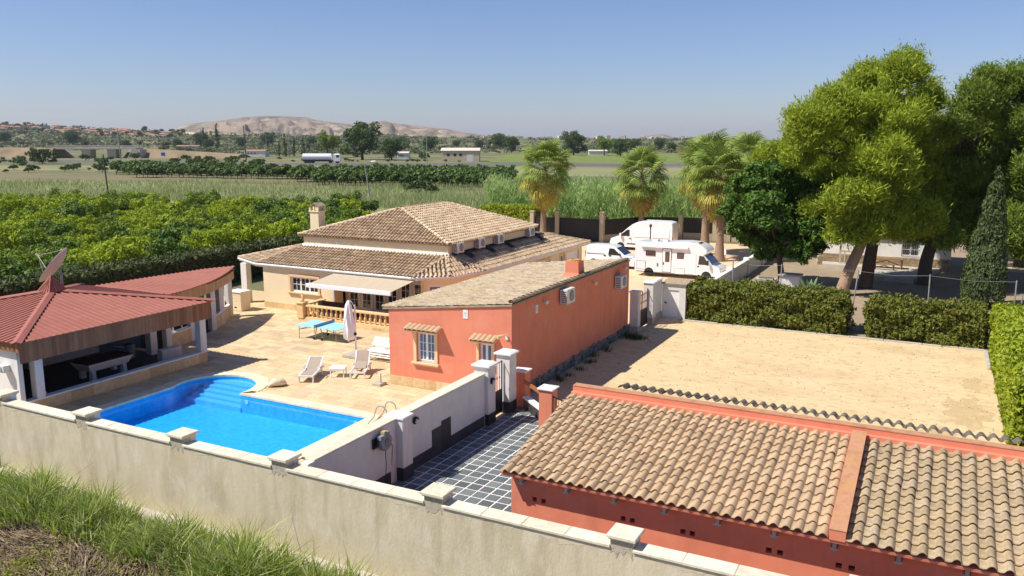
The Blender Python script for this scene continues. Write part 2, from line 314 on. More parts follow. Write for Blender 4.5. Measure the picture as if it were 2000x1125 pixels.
def ribs(mb, poly, udir, step=.28, w=.05, h=.035, m=0, over=.06):
    for c, v0, v1, o, n, u, v in columns(poly, udir, step):
        V = []
        for vv in (v0-over, v1):
            for dw, dz in ((-w, .004), (-w*.5, h), (w*.5, h), (w, .004)): V.append(o+u*(c+dw)+v*vv+n*dz)
        mb.add(V, [(0,1,5,4),(1,2,6,5),(2,3,7,6),(0,3,2,1),(4,5,6,7)], m)
# ------------------------------------------------------------------ wall and window helpers
def fbox(mb, wl, a0, a1, b0, b1, c0, c1, m=0):
    k, p = wl
    return mb.box(a0, a1, p-c1, p-c0, b0, b1, m) if k == 'y' else mb.box(p+c0, p+c1, a0, a1, b0, b1, m)
def wallhole(mb, wl, a0, a1, b0, b1, t, holes, m=0):
    A = sorted({a0, a1, *[h[0] for h in holes], *[h[1] for h in holes]}); B = sorted({b0, b1, *[h[2] for h in holes], *[h[3] for h in holes]})
    for i in range(len(A)-1):
        for j in range(len(B)-1):
            ca, cb = (A[i]+A[i+1])/2, (B[j]+B[j+1])/2
            if not any(h[0] < ca < h[1] and h[2] < cb < h[3] for h in holes): fbox(mb, wl, A[i], A[i+1], B[j], B[j+1], -t, 0, m)
def window(parent, wl, a0, a1, b0, b1, nl=2, vb=1, hb=1, c=-.12, gl=None, fw=.055, name='window', fm=None):
    mb = MB(); d = .05
    for q in ((a0,a1,b0,b0+fw),(a0,a1,b1-fw,b1),(a0,a0+fw,b0+fw,b1-fw),(a1-fw,a1,b0+fw,b1-fw)): fbox(mb, wl, *q, c, c+d)
    lw = (a1-a0-2*fw)/nl; L = []
    for i in range(nl):
        x0 = a0+fw+i*lw; x1 = x0+lw
        for q in ((x0,x1,b0+fw,b0+2*fw),(x0,x1,b1-2*fw,b1-fw),(x0,x0+fw,b0+2*fw,b1-2*fw),(x1-fw,x1,b0+2*fw,b1-2*fw)): fbox(mb, wl, *q, c+.012, c+d+.012)
        g = (x0+fw, x1-fw, b0+2*fw, b1-2*fw); L.append(g)
        for k in range(vb):
            xm = g[0]+(g[1]-g[0])*(k+1)/(vb+1); fbox(mb, wl, xm-.014, xm+.014, g[2], g[3], c+.02, c+d)
        for k in range(hb):
            zm = g[2]+(g[3]-g[2])*(k+1)/(hb+1); fbox(mb, wl, g[0], g[1], zm-.014, zm+.014, c+.022, c+d+.003)
    w = part(name, mb, fm or pvc, parent)
    for g in L:
        mb = MB(); fbox(mb, wl, *g, c+.008, c+.03); part('pane', mb, gl or glass, w)
    return w
def surround(parent, wl, a0, a1, b0, b1, w=.14, d=.05, sill=True, m=None):
    mb = MB()
    for q in ((a0-w,a0,b0,b1+w),(a1,a1+w,b0,b1+w),(a0,a1,b1,b1+w)): fbox(mb, wl, *q, 0.002, d)
    part('window_surround', mb, m or frame_s, parent)
    if sill:
        mb = MB(); fbox(mb, wl, a0-w-.08, a1+w+.08, b0-.07, b0-.003, -.1, d+.09); fbox(mb, wl, a0-w-.02, a1+w+.02, b0-.15, b0-.07, 0.002, d+.03); part('sill', mb, m or frame_s, parent)
def hood(parent, y, xc, w, z, dep=.46, n=6):
    mb = MB(); poly = [(xc-w/2,y-dep,z),(xc+w/2,y-dep,z),(xc+w/2,y,z+.19),(xc-w/2,y,z+.19)]
    mb.slab(poly, .05); h = part('window_hood', mb, frame_s, parent)
    st = w/n; me = tile_mesh(st, .5, .07)
    sl_ = math.atan2(.19, dep)
    for i in range(n):
        link('tile', me, h, (xc-w/2+st*i, y-dep-.04, z+.01), (sl_, 0, 0))
_tm = {}
def tile_mesh(w, L, h, flat=0., mat=None, seg=10, key=''):
    """S-shaped roof tile: lower edge at y=0, running up +y, w wide from x=0"""
    k = (w, L, h, flat, key)
    if k in _tm: return _tm[k]
    mb = MB(); V = []; rw = 1-flat
    for y, lift, s in ((0, .045, 1.), (L, .0, .93)):
        for i in range(seg+1):
            a = i/seg
            if a < flat: z = .012*math.cos(a/flat*2*math.pi)*.5
            else: z = h*max(0., math.sin(math.pi*(a-flat)/rw))**.8
            V.append((w*(.5+(a-.5)*(1.06 if s == 1 else .98)), y, z*s+lift))
    m = seg+1; F = [(i, i+1, m+i+1, m+i) for i in range(seg)]
    o = 2*m; V += [(x, y, z-.016) for x, y, z in V[:m]]; F += [(i, o+i, o+i+1, i+1) for i in range(seg)]
    V += [(V[i][0], L*.9, V[m+i][2]-.014) for i in range(m)]; F += [(o+i, o+m+i, o+m+i+1, o+i+1) for i in range(seg)]
    mb.add(V, F); _tm[k] = mesh('roof_tile', mb, mat or tileA, 50); return _tm[k]
# ------------------------------------------------------------------ ground sheets
def sheet(name, pts, z, m):
    mb = MB(); mb.poly([(p[0], p[1], z) for p in pts]); return struct(name, mb, m)
def rect(x0, x1, y0, y1): return [(x0,y0),(x1,y0),(x1,y1),(x0,y1)]
gm = M('open_country', [(.13,.14,.055),(.19,.175,.08),(.11,.125,.045),(.16,.15,.065)], .95, .012, stain=((.28,.22,.125), .02, .6), wear=((.08,.11,.035), .035, .7))
mb = MB(); xs = [-9000,-3000,-900,-300,-120,-60,-40,-30.5,-19.4,0,20,60,200,900,3000,9000]; ys = [-9000,-900,-60,0,8,16.55,16.70,18.0,28.2,40,100,300,900,3000,9000]
for j, y in enumerate(ys):
    for x in xs: mb.v.append((x, y, -.62 if y < 16.6 else -.06))
n = len(xs); mb.f = [(j*n+i, j*n+i+1, (j+1)*n+i+1, (j+1)*n+i) for j in range(len(ys)-1) for i in range(n-1) if not (xs[i] == -30.5 and ys[j] == 18.0)]; mb.m = [0]*len(mb.f)
struct('ground', mb, gm)
sheet('sand_yard', rect(-15.45, 2.85, 17.0, 49.45), -.03, sand)
sheet('parking', [(-24.7,44.7),(-15.2,44.7),(-13.9,49),(-13.9,89),(-46,89),(-46,61.7),(-24.7,61.7)], -.02, parking)
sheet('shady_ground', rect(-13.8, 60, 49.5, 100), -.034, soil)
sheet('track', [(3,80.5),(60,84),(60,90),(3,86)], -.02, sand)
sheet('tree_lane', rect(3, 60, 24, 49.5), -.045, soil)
damp = M('damp_earth', [(.47,.34,.175),(.53,.39,.205)], .95, .8, bump=.8, bscale=9, wear=((.60,.455,.25), 1.8, .9))
for cx, cy, rx, ry in ((1.6,37.5,1.1,2.6),(.6,33.5,1.5,1.6),(2.0,42.2,.6,1.5)):
    mb = MB(); mb.poly([(cx+rx*math.cos(t)*k, cy+ry*math.sin(t)*k, -.026) for t, k in [(2*math.pi*i/70, .8+.14*math.sin(i*.45+cx)+.1*math.sin(i*1.08+cy)+random.uniform(-.05,.05)) for i in range(70)] if cx+rx*math.cos(t)*k < 2.8]); struct('damp_patch', mb, damp)
# ------------------------------------------------------------------ swimming pool
PC = (-28.5, 25.9); PR = 1.85
def pool_outline(off=0.):
    r = PR+off; xl, xr, yb, yt = -30.1-off, -19.7+off, 18.3-off, 25.65+off
    a0 = math.pi+math.acos(min(1, (PC[0]-xl)/r)) if r > PC[0]-xl else math.pi; a1 = math.asin((yt-PC[1])/r)
    pts = [(xl, yb)]; n = 22
    for i in range(n+1):
        t = a0+(a1-a0)*i/n; pts.append((PC[0]+r*math.cos(t), PC[1]+r*math.sin(t)))
    if off > 0:   # ease the inner corner
        q = pts[-1]
    pts += [(xr, yt), (xr, yb)]
    return pts
def resample(pts, step):
    out = []
    for i in range(len(pts)-1):
        a, b = Vector(pts[i]), Vector(pts[i+1]); n = max(1, round((b-a).length/step))
        out += [tuple(a+(b-a)*k/n) for k in range(n)]
    return out+[tuple(pts[-1])]
po = pool_outline()
def inpoly(x, y, pts):
    c = False; j = len(pts)-1
    for i in range(len(pts)):
        if (pts[i][1] > y) != (pts[j][1] > y) and x < (pts[j][0]-pts[i][0])*(y-pts[i][1])/(pts[j][1]-pts[i][1])+pts[i][0]: c = not c
        j = i
    return c
pool = thing('swimming_pool', (-25, 22, 0), 'blue swimming pool with rounded step end and cream stone edge', 'swimming pool')
mb = MB(); n = len(po); D = .85
mb.add([(x,y,0.) for x,y in po]+[(x,y,-D) for x,y in po], [(i,(i+1)%n,n+(i+1)%n,n+i) for i in range(n)]+[tuple(range(n,2*n))])
part('shell', mb, poolm, pool)
wm = bpy.data.materials.new('pool_water'); wm.use_nodes = True; nt = wm.node_tree; N = nt.nodes; L = nt.links; N.remove(N['Principled BSDF'])
tr = N.new('ShaderNodeBsdfTransparent'); tr.inputs[0].default_value = (.62,.86,.96,1); gl = N.new('ShaderNodeBsdfGlossy'); gl.inputs['Roughness'].default_value = .02
fr = N.new('ShaderNodeFresnel'); fr.inputs[0].default_value = 1.33; ms = N.new('ShaderNodeMixShader'); bp = N.new('ShaderNodeBump'); bp.inputs['Strength'].default_value = .45; bp.inputs['Distance'].default_value = .02
nz = N.new('ShaderNodeTexNoise'); nz.inputs['Scale'].default_value = 7; tcn = N.new('ShaderNodeTexCoord'); L.new(tcn.outputs['Object'], nz.inputs['Vector'])
L.new(nz.outputs['Fac'], bp.inputs['Height']); L.new(bp.outputs[0], gl.inputs['Normal']); L.new(bp.outputs[0], fr.inputs['Normal'])
L.new(fr.outputs[0], ms.inputs[0]); L.new(tr.outputs[0], ms.inputs[1]); L.new(gl.outputs[0], ms.inputs[2]); L.new(ms.outputs[0], N['Material Output'].inputs[0])
mb = MB(); mb.poly([(x,y,-.13) for x,y in po]); wo = part('water', mb, wm, pool); wo.data.flip_normals() if wo.data.polygons[0].normal.z < 0 else None
stepm = M('pool_step', [(.10,.50,.84),(.14,.55,.88)], .6, 10)
for k, ys_ in enumerate((27.0, 26.65, 26.3, 25.95, 25.6)):        # wedding-cake steps of the roman end
    pts = [(PC[0]+(PR-.01)*math.cos(t), PC[1]+(PR-.01)*math.sin(t)) for t in np.linspace(math.radians(-32), math.radians(212), 60)]
    s = [p for p in pts if p[1] > ys_ and p[0] > -30.09]; xa, xb = min(p[0] for p in s), max(p[0] for p in s)
    poly = [(xb, ys_-.001)]+s+[(xa, ys_-.001)]
    mb = MB(); mb.prism(poly, -D+.001*k, -.19-.11*k-.002); part('step', mb, stepm, pool)
oo = [p for p in resample(po, .62)]
me_c = []
for i in range(len(oo)-1):
    a, b = Vector(oo[i]), Vector(oo[i+1])
    def nrm(k):
        p0, p1 = Vector(oo[max(0,k-1)]), Vector(oo[min(len(oo)-1,k+1)]); d = (p1-p0).normalized(); return Vector((-d.y, d.x))
    na, nb = nrm(i), nrm(i+1)
    if (b-a).length < .02: continue
    g = (b-a).normalized()*.004
    w0 = .52
    mb = MB(); mb.hull([(*(a-na*.03+g),-.05),(*(b-nb*.03-g),-.05),(*(b+nb*w0-g),-.05),(*(a+na*w0+g),-.05)], [(*(a-na*.03+g),.035),(*(b-nb*.03-g),.035),(*(b+nb*w0-g),.035),(*(a+na*w0+g),.035)])
    part('coping_stone', mb, coping, pool)
inl = M('pool_fitting', [(.55,.75,.70),(.6,.8,.75)], .4, 5)
for x, z in ((-26.3,-.32), (-20.35,-.32)):
    mb = MB(); mb.lathe([(.10,0),(.10,.02),(.05,.03)], (x, 25.62, z), 14, ax='y'); part('inlet', mb, inl, pool)
lad = thing('pool_ladder', (-18.6, 25.9, .035), 'bent steel handrail ladder standing at the pool edge', 'ladder')
for dx, nm in ((0, 0), (.0, 1)):
    c = Vector((-18.55, 25.0+.62*nm, .02)); path = [c+Vector((.25,0,0)), c+Vector((.2,0,.5))]+[c+Vector((-.05+.25*math.cos(t),0,.62+.2*math.sin(t))) for t in np.linspace(0,math.pi,8)]+[c+Vector((-.42,0,.3)), c+Vector((-.7,0,.03))]
    mb = MB(); mb.tube(path, .024, 8); part('rail', mb, steel, lad, True)
# ------------------------------------------------------------------ terrace paving
mb = MB()
for q in ((-45,-30.95,17,45),(-19.15,-15.4,17,45),(-30.95,-19.15,28.45,45),(-26.0,-19.15,26.25,28.45),(-30.95,-19.15,17,17.7)): mb.poly([(p[0],p[1],-.014) for p in rect(*q)])
ring = pool_outline(.3); ring2 = pool_outline(1.2)
for i in range(len(ring)-1): mb.poly([(*ring[i],-.02),(*ring[i+1],-.02),(*ring2[i+1],-.02),(*ring2[i],-.02)])
deck = struct('terrace', mb, mortar)
pin = pool_outline(.10); tiles = []
def clash(x0, x1, y0, y1):
    return any(inpoly(x, y, pin) for x in (x0, (x0+x1)/2, x1) for y in (y0, y1)) or (x1 > -21.9 and y1 > 29.75) or (x0 < -32.3 and y0 < 28.9)
y = 17.0
while y < 44:
    h = random.choice((.42, .5, .6)); x = -41.5+random.uniform(0, .6)
    while x < -15.5:
        w = random.choice((.45, .6, .75, .9, 1.1)); x1 = min(x+w, -15.45)
        if not clash(x, x1, y, y+h): tiles.append((x, x1, y, y+h))
        else:
            k = 4; s = (x1-x)/k
            for i in range(k):
                if not clash(x+i*s, x+i*s+s, y, y+h): tiles.append((x+i*s, x+i*s+s, y, y+h))
                elif not clash(x+i*s, x+i*s+s, y+h*.5, y+h): tiles.append((x+i*s, x+i*s+s, y+h*.5, y+h))
        x = x1
    y += h
tiles = [t for t in tiles if not (t[0] > -19 and t[3] < 25) and not (t[1] < -35 and t[3] < 33)]
def vis(t): return -((t[1]-t[0])*(t[3]-t[2])/((t[0]**2+t[2]**2)**1.5))+(10 if (t[2] > 38.3 or t[3] < 21 or (t[0] > -25 and t[2] > 33) or (t[0] > -19.5 and t[2] < 26)) else 0)
tiles.sort(key=vis)
ub = mesh('paving_stone', MB().bbox(-.5, .5, -.5, .5, -.5, .5, .02), deckm); rest = MB()
for i, (x0, x1, y0, y1) in enumerate(tiles):
    g = .006; c = ((x0+x1)/2, (y0+y1)/2, .0)
    if i < 300: link('paving_stone', ub, deck, (c[0], c[1], -.012+random.uniform(-.002, .003)), None, (x1-x0-2*g, y1-y0-2*g, .03))
    else: rest.box(x0+g, x1-g, y0+g, y1-g, -.013, .003)
stuff(part('paving_stones', rest, deckst, deck))
# ------------------------------------------------------------------ slate path
sheet0 = MB(); sheet0.poly([(-15.1,16.9,-.01),(-9.8,16.9,-.01),(-9.8,27.0,-.01),(-13.2,28.3,-.01),(-15.1,29.9,-.01)]); path = struct('path', sheet0, grout)
bp_ = mesh('paver', MB().bbox(-.5, .5, -.5, .5, -.5, .5, .03), slate)
j = 0; y = 17.0
while y < 29.6:
    x = -15.07
    while x < -9.9:
        if not (y > 26.9 and x > -13.4-(y-28.3)*1.15):
            link('paver', bp_, path, (x+.215, y+.215, -.004+random.uniform(-.002, .002)), random.uniform(-.012, .012), (.39+random.uniform(-.018,.01), .385+random.uniform(-.018,.01), .024))
        x += .455
    y += .455; j += 1
# ------------------------------------------------------------------ boundary wall along the front
bw = thing('boundary_wall', (-12, 16.7, -.6), 'long weathered grey rendered boundary wall with cream caps above weedy ground', 'wall')
mb = MB(); mb.box(-28.6, 9, 16.5, 16.82, -.64, 1.93); part('wall_body', mb, greyrender, bw)
mb = MB()
for i in range(40):
    x = -28.8+i*.98; mb.hull([(x,15.9,-.64),(x+.98,15.9,-.64),(x+.98,16.499,-.64),(x,16.499,-.64)], [(x,15.95+.06*random.random(),-.50+.05*random.random()),(x+.98,15.95,-.50),(x+.98,16.499,-.44),(x,16.499,-.44)])
part('footing', mb, concrete, bw)
pil = [-28.75, -24.3, -19.9, -15.85, -10.75, -5.75, -.7, 4.3]
bandm = M('fresh_mortar', [(.66,.58,.42),(.58,.50,.35)], .95, 5, bump=.5, stain=((.40,.34,.23), 4., .5))
for i, xp in enumerate(pil):
    mb = MB(); mb.box(xp-.27, xp+.27, 16.52, 17.0, -.62, 1.93); mb.box(xp-.27, xp+.27, 16.501, 17.0, 1.93, 2.18); mb.box(xp-.272, xp+.272, 16.80, 17.003, 1.9, 2.182, 1); p_ = part('pillar', mb, [greyrender, white], bw)
    mb = MB(); mb.bbox(xp-.345, xp+.345, 16.41, 17.07, 2.19, 2.265, .015); mb.box(xp-.30, xp+.30, 16.44, 17.03, 2.15, 2.19); part('pillar_cap', mb, capstone, p_)
    mb = MB(); V = [(xp-.26, 16.494, 2.14), (xp+.26, 16.494, 2.14)]+[(xp+.26-.52*k/7, 16.494, 1.9-random.uniform(.0, .22)) for k in range(8)]
    mb.poly(V); part('bare_patch', mb, patch, p_)
    xe = pil[i+1]-.27 if i+1 < len(pil) else 9; x = xp+.27
    mb = MB(); nb = 46; lo = [1.932-max(.012, .07+.16*(math.sin(k*.37+i*2.)*.5+.5)*(math.sin(k*.11+i)*.5+.5)+random.uniform(-.035,.035)) for k in range(nb+1)]
    for k in range(nb): xa, xb = x+(xe-x)*k/nb, x+(xe-x)*(k+1)/nb; mb.poly([(xa,16.497,lo[k]),(xb,16.497,lo[k+1]),(xb,16.497,1.931),(xa,16.497,1.931)])
    part('mortar_band', mb, bandm, bw)
    n = max(1, round((xe-x)/1.02)); s = (xe-x)/n
    for k in range(n):
        mb = MB(); mb.bbox(x+k*s+.004, x+k*s+s-.004, 16.455, 16.92, 1.932+random.uniform(0,.006), 1.995+random.uniform(0,.008), .012); part('cap_slab', mb, capstone, bw)
sg = thing('steel_gate', (-29.6, 16.8, -.6), 'blue grey sheet metal gate leaf beside the end of the rendered wall', 'gate')
bgm = M('blue_grey_sheet', [(.22,.26,.32),(.26,.30,.36)], .5, 2)
mb = MB(); mb.box(-31.5, -28.95, 16.75, 16.8, -.5, 1.6); part('gate_leaf', mb, bgm, sg)
mb = MB(); mb.box(-31.5, -28.95, 16.70, 16.84, -.62, -.5); part('bottom_rail', mb, galv, sg)
# ------------------------------------------------------------------ white wall beside the path
ww = thing('path_wall', (-15.2, 22, 0), 'smooth white garden wall with dark slate plinth between pool and paved path', 'wall')
mb = MB(); mb.box(-15.42, -15.12, 16.86, 27.0, 0, 2.06); part('wall_body', mb, white, ww)
mb = MB(); mb.bbox(-15.55, -15.08, 17.1, 21.05, 2.062, 2.12, .012); part('cap', mb, capstone, ww)
mb = MB(); mb.bbox(-15.55, -15.08, 21.65, 26.96, 2.062, 2.12, .012); part('cap', mb, capstone, ww)
def wpillar(nm, x0, x1, y0, y1, z, par=None, cap=.09):
    mb = MB(); mb.box(x0, x1, y0, y1, 0, z); p = part(nm, mb, white, par)
    mb = MB(); mb.hull([(x0-cap,y0-cap,z+.002),(x1+cap,y0-cap,z+.002),(x1+cap,y1+cap,z+.002),(x0-cap,y1+cap,z+.002)], [(x0-cap,y0-cap,z+.06),(x1+cap,y0-cap,z+.06),(x1+cap,y1+cap,z+.06),(x0-cap,y1+cap,z+.06)])
    mb.hull([(x0-cap,y0-cap,z+.061),(x1+cap,y0-cap,z+.061),(x1+cap,y1+cap,z+.061),(x0-cap,y1+cap,z+.061)], [(x0+.02,y0+.02,z+.12),(x1-.02,y0+.02,z+.12),(x1-.02,y1-.02,z+.12),(x0+.02,y1-.02,z+.12)])
    part('pillar_cap', mb, whitep, p)
    mb = MB(); mb.box(x0-.012, x1+.012, y0-.012, y1+.012, 0, .45); part('plinth', mb, slatew, p); return p
mb = MB(); mb.box(-15.5, -14.85, 21.07, 21.62, 0, 2.1); p_ = part('pillar', mb, white, ww)
mb = MB(); mb.bbox(-15.58, -14.8, 21.03, 21.66, 2.102, 2.17, .012); part('pillar_cap', mb, whitep, p_)
mb = MB(); mb.box(-15.1, -14.838, 21.055, 21.635, 0, .45); part('plinth', mb, slatew, p_)
wpillar('pillar', -15.6, -14.98, 27.02, 27.6, 2.35, ww)
y = 17.0
while y < 26.9:
    e = min(y+.62, 27.0)
    if not (y < 21.05 < e or 21.05 <= y < 21.6):
        hh = 1.02 if (23.2 <= y < 24.4) else .42
        mb = MB(); mb.box(-15.119, -15.095, y+.003, e-.003, 0, hh+random.uniform(-.003,.003)+(.14 if 23.8 < y < 24.4 else 0)); part('plinth_slab', mb, slatew, ww)
    y = e
gpw = thing('gate_pillar', (-15.3, 29.1, 0), 'tall white gate pillar on dark plinth against the salmon house corner', 'pillar')
wpillar('shaft', -15.55, -14.95, 28.75, 29.35, 2.42, gpw)
ig = thing('garden_gate', (-15.25, 28.2, 0), 'narrow black and brown iron gate between the two white pillars', 'gate')
mb = MB(); mb.box(-15.29,-15.25,27.66,28.7,.05,1.0); part('lower_panel', mb, black, ig)
mb = MB()
for y in (27.66, 28.68): mb.box(-15.29,-15.25,y-.02,y+.02,.05,2.2)
for z in (1.0, 2.15): mb.box(-15.286,-15.254,27.68,28.66,z,z+.03)
part('frame', mb, black, ig)
for y in (27.87,28.08,28.28,28.48):
    mb = MB(); mb.tube([(-15.27,y,1.03),(-15.27,y,2.15)], .011, 6); mb.lathe([(.008,-.06),(.035,0),(.008,.06)], (-15.27,y,1.55), 8); part('bar', mb, iron, ig)
def wlamp(x, y, z, label, parent=None):
    t = thing('wall_lamp', (x, y, z), label, 'lamp', 'black bulkhead lamps on the white path wall')
    mb = MB(); mb.lathe([(.13,0),(.13,.05),(.11,.07)], (0,0,0), 16, ax='x'); lpart('housing', mb, black, t, True)
    mb = MB(); mb.lathe([(.085,.07),(.08,.1),(.04,.13)], (0,0,-.02), 14, ax='x'); lpart('lens', mb, acm, t, True)
    mb = MB(); mb.tube([(.075,-.11*math.cos(a),.11*math.sin(a)) for a in np.linspace(0,math.pi,9)], .025, 6); lpart('hood', mb, black, t, True)
wlamp(-15.1, 22.15, 1.72, 'round black bulkhead lamp on white wall near the hose reel')
wlamp(-14.97, 27.3, 1.75, 'round black bulkhead lamp on the gate pillar beside the iron gate')
hr = thing('hose_reel', (-15.1, 20.2, 1.6), 'round grey wall mounted hose reel with yellow catch and hanging hose', 'hose reel')
mb = MB(); mb.box(0,.06,-.42,-.22,-.1,.22); mb.box(.06,.16,-.36,-.26,-.02,.14); lpart('bracket', mb, black, hr)
mb = MB(); mb.lathe([(.02,0),(.2,.0),(.27,.03),(.29,.09),(.29,.17),(.26,.22),(.2,.24),(.02,.24)], (.05,0,.05), 26, ax='x'); lpart('drum', mb, grey, hr, True)
mb = MB(); mb.lathe([(.15,.243),(.15,.26),(.06,.27),(.01,.27)], (.05,0,.05), 22, ax='x'); lpart('hub', mb, acg, hr, True)
mb = MB(); mb.box(.09,.26,-.12,.16,.30,.37); mb.box(.1,.25,-.3,-.1,.18,.3); lpart('case', mb, grey, hr)
mb = MB(); mb.box(.12,.24,-.1,.02,.372,.41); lpart('catch', mb, yellow, hr)
mb = MB(); mb.tube([(.18,.28,.02),(.2,.36,-.2),(.17,.37,-.6),(.17,.36,-.75)], .012, 6); lpart('hose_end', mb, black, hr)
mb = MB(); mb.tube([(.17,.36,-.74),(.17,.355,-.86)], .022, 6); lpart('nozzle', mb, yellow, hr)
mb = MB(); mb.tube([(.18,.02,-.22),(.19,.02,-.7),(.2,-.03,-1.2),(.26,-.12,-1.52),(.3,-.35,-1.56)], .013, 6); lpart('hose', mb, black, hr)
tp = thing('garden_tap', (-15.1, 19.0, 0), 'bent grey standpipe tap against the white wall below the hose reel', 'tap')
mb = MB(); mb.tube([(.08,0,.0),(.08,0,.62),(.08,.05,.68),(.1,.2,.66),(.12,.38,.3),(.14,.5,.02)], .016, 6); lpart('pipe', mb, galv, tp)
mb = MB(); mb.box(.03,.13,-.05,.05,.6,.67); lpart('tap_body', mb, steel, tp)
# ------------------------------------------------------------------ low red entrance pillars and rail
def redpillar(x, y, z, label):
    t = thing('red_pillar', (x, y, 0), label, 'pillar', 'salmon pillars of the yard entrance')
    mb = MB(); mb.box(-.27,.27,-.27,.27,0,z); lpart('shaft', mb, salmon, t)
    mb = MB(); mb.hull([(-.33,-.33,z+.001),(.33,-.33,z+.001),(.33,.33,z+.001),(-.33,.33,z+.001)], [(-.33,-.33,z+.05),(.33,-.33,z+.05),(.33,.33,z+.05),(-.33,.33,z+.05)])
    mb.add([(-.33,-.33,z+.05),(.33,-.33,z+.05),(.33,.33,z+.05),(-.33,.33,z+.05),(0,0,z+.12)], [(0,1,4),(1,2,4),(2,3,4),(3,0,4)]); lpart('pillar_cap', mb, whitep, t)
redpillar(-15.0, 29.95, 1.5, 'salmon pillar with white cap touching the house wall')
redpillar(-12.95, 28.15, 1.5, 'freestanding salmon pillar with white cap at the corner of the tiled shed')
lw = thing('low_wall', (-14, 29, 0), 'low diagonal white capped wall on dark slate between the salmon pillars', 'wall')
a, b = Vector((-14.7,29.72,0)), Vector((-13.22,28.4,0)); d = (b-a).normalized(); nn = Vector((-d.y, d.x, 0))*.1
mb = MB(); mb.hull([a-nn,b-nn,b+nn,a+nn], [q+Vector((0,0,.42)) for q in (a-nn,b-nn,b+nn,a+nn)]); part('wall_body', mb, slatew, lw)
nn *= 1.35; mb = MB(); mb.hull([q+Vector((0,0,.422)) for q in (a-nn,b-nn,b+nn,a+nn)], [q+Vector((0,0,.5)) for q in (a-nn,b-nn,b+nn,a+nn)]); part('cap', mb, whitep, lw)
wr = thing('wooden_rail', (-14, 29, 1.0), 'varnished wooden rail spanning the gap between the salmon pillars', 'rail')
mb = MB(); mb._bar((-14.74,29.7,1.12), (-13.2,28.36,1.12), .06, .16, 0); part('beam', mb, orangewood, wr)
yg = thing('yard_gate', (-11.8, 28.0, 0), 'black iron yard gate between the salmon pillar and the tiled shed', 'gate')
mb = MB(); mb._bar((-12.68,28.0,1.25),(-10.6,26.8,1.25),.04,.04,0); mb._bar((-12.68,28.0,.12),(-10.6,26.8,.12),.04,.04,0); part('frame', mb, black, yg)
for k in range(14):
    q = Vector((-12.66,27.99,.1)).lerp(Vector((-10.62,26.81,.1)), k/13); mb = MB(); mb.bar(q, q+Vector((0,0,1.15)), .018); part('bar', mb, black, yg)
# ------------------------------------------------------------------ red shed with tiled roof (front right)
sh = thing('tiled_shed', (-4, 20.5, 0), 'long salmon red shed with terracotta tiled lean-to roof behind the boundary wall', 'shed')
EY, EZ, RY, RZ = 18.2, 2.42, 22.95, 3.27; SX0, SX1, DV = -9.72, 7.0, -1.42
hol = []
for x in (-8.93,-8.67,-6.46,-6.22,-4.93,-4.70,-2.90,-2.65,-1.38,-1.11,.6,.85): hol.append((x-.065, x+.065, 1.55, 1.68))
mb = MB(); wallhole(mb, ('y', 18.6), SX0+.1, SX1, 0, 2.30, .2, hol)
mb.box(SX0+.1, SX0+.3, 18.801, 23.0, 0, 2.3)
mb.add([(SX0+.1,18.6,2.3),(SX0+.1,23.0,2.3),(SX0+.1,23.0,3.15),(SX0+.1,18.6,2.36),(SX0+.3,18.6,2.3),(SX0+.3,23.0,2.3),(SX0+.3,23.0,3.15),(SX0+.3,18.6,2.36)], [(0,1,2,3),(4,7,6,5),(0,3,7,4),(1,5,6,2),(3,2,6,7)])
part('wall', mb, salmon, sh)
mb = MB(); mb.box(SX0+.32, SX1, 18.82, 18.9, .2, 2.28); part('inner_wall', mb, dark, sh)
mb = MB(); mb.slab([(SX0,EY,EZ-.04),(SX1,EY,EZ-.04),(SX1,RY,RZ-.04),(SX0,RY,RZ-.04)], .07); part('roof_deck', mb, salmon, sh)
mb = MB(); mb.box(SX0+.05, SX1, 22.85, 23.12, 3.0, 3.49); mb.box(SX0+.05,SX1,22.70,22.849,3.15,3.34); part('ridge_parapet', mb, salmon, sh)
mb = MB(); mb.box(SX0+.05, SX1, 22.84, 23.13, 3.491, 3.515); part('parapet_cap', mb, lichen, sh)
slp = math.atan2(RZ-EZ, RY-EY)
mb = MB(); mb.hull([(DV-.17,EY-.02,EZ-.03),(DV+.17,EY-.02,EZ-.03),(DV+.17,22.7,RZ-.06),(DV-.17,22.7,RZ-.06)], [(DV-.17,EY-.02,EZ+.20),(DV+.17,EY-.02,EZ+.20),(DV+.17,22.7,RZ+.16),(DV-.17,22.7,RZ+.16)]); part('fire_wall', mb, salmon, sh)
mb = MB(); mb.slab([(DV-.18,EY-.03,EZ+.222),(DV+.18,EY-.03,EZ+.222),(DV+.18,22.7,RZ+.182),(DV-.18,22.7,RZ+.182)], .02); part('fire_wall_cap', mb, lichen, sh)
for i, x in enumerate([-9.22+1.29*k for k in range(10)]):
    mb = MB(); mb.box(x-.10,x+.10,18.33,18.599,2.26,2.31); mb.box(x-.04,x+.04,18.34,18.599,2.13,2.259); mb.box(x-.08,x+.08,18.35,18.599,2.07,2.129); part('corbel', mb, concrete, sh)
cand = []; nL = 31; wL = (DV-.18-SX0-.02)/nL; rows = 12; rl = (RY-.1-EY)/math.cos(slp)/rows
for j in range(rows):
    for i in range(nL):
        x = SX0+.01+i*wL; yy = EY-.04+j*rl*math.cos(slp); cand.append((x, yy, 0))
nR = 17; wR = .315; rR = 13; rlR = (RY-.1-EY)/math.cos(slp)/rR
for j in range(rR):
    for i in range(nR): cand.append((DV+.19+i*wR, EY-.04+j*rlR*math.cos(slp), 1))
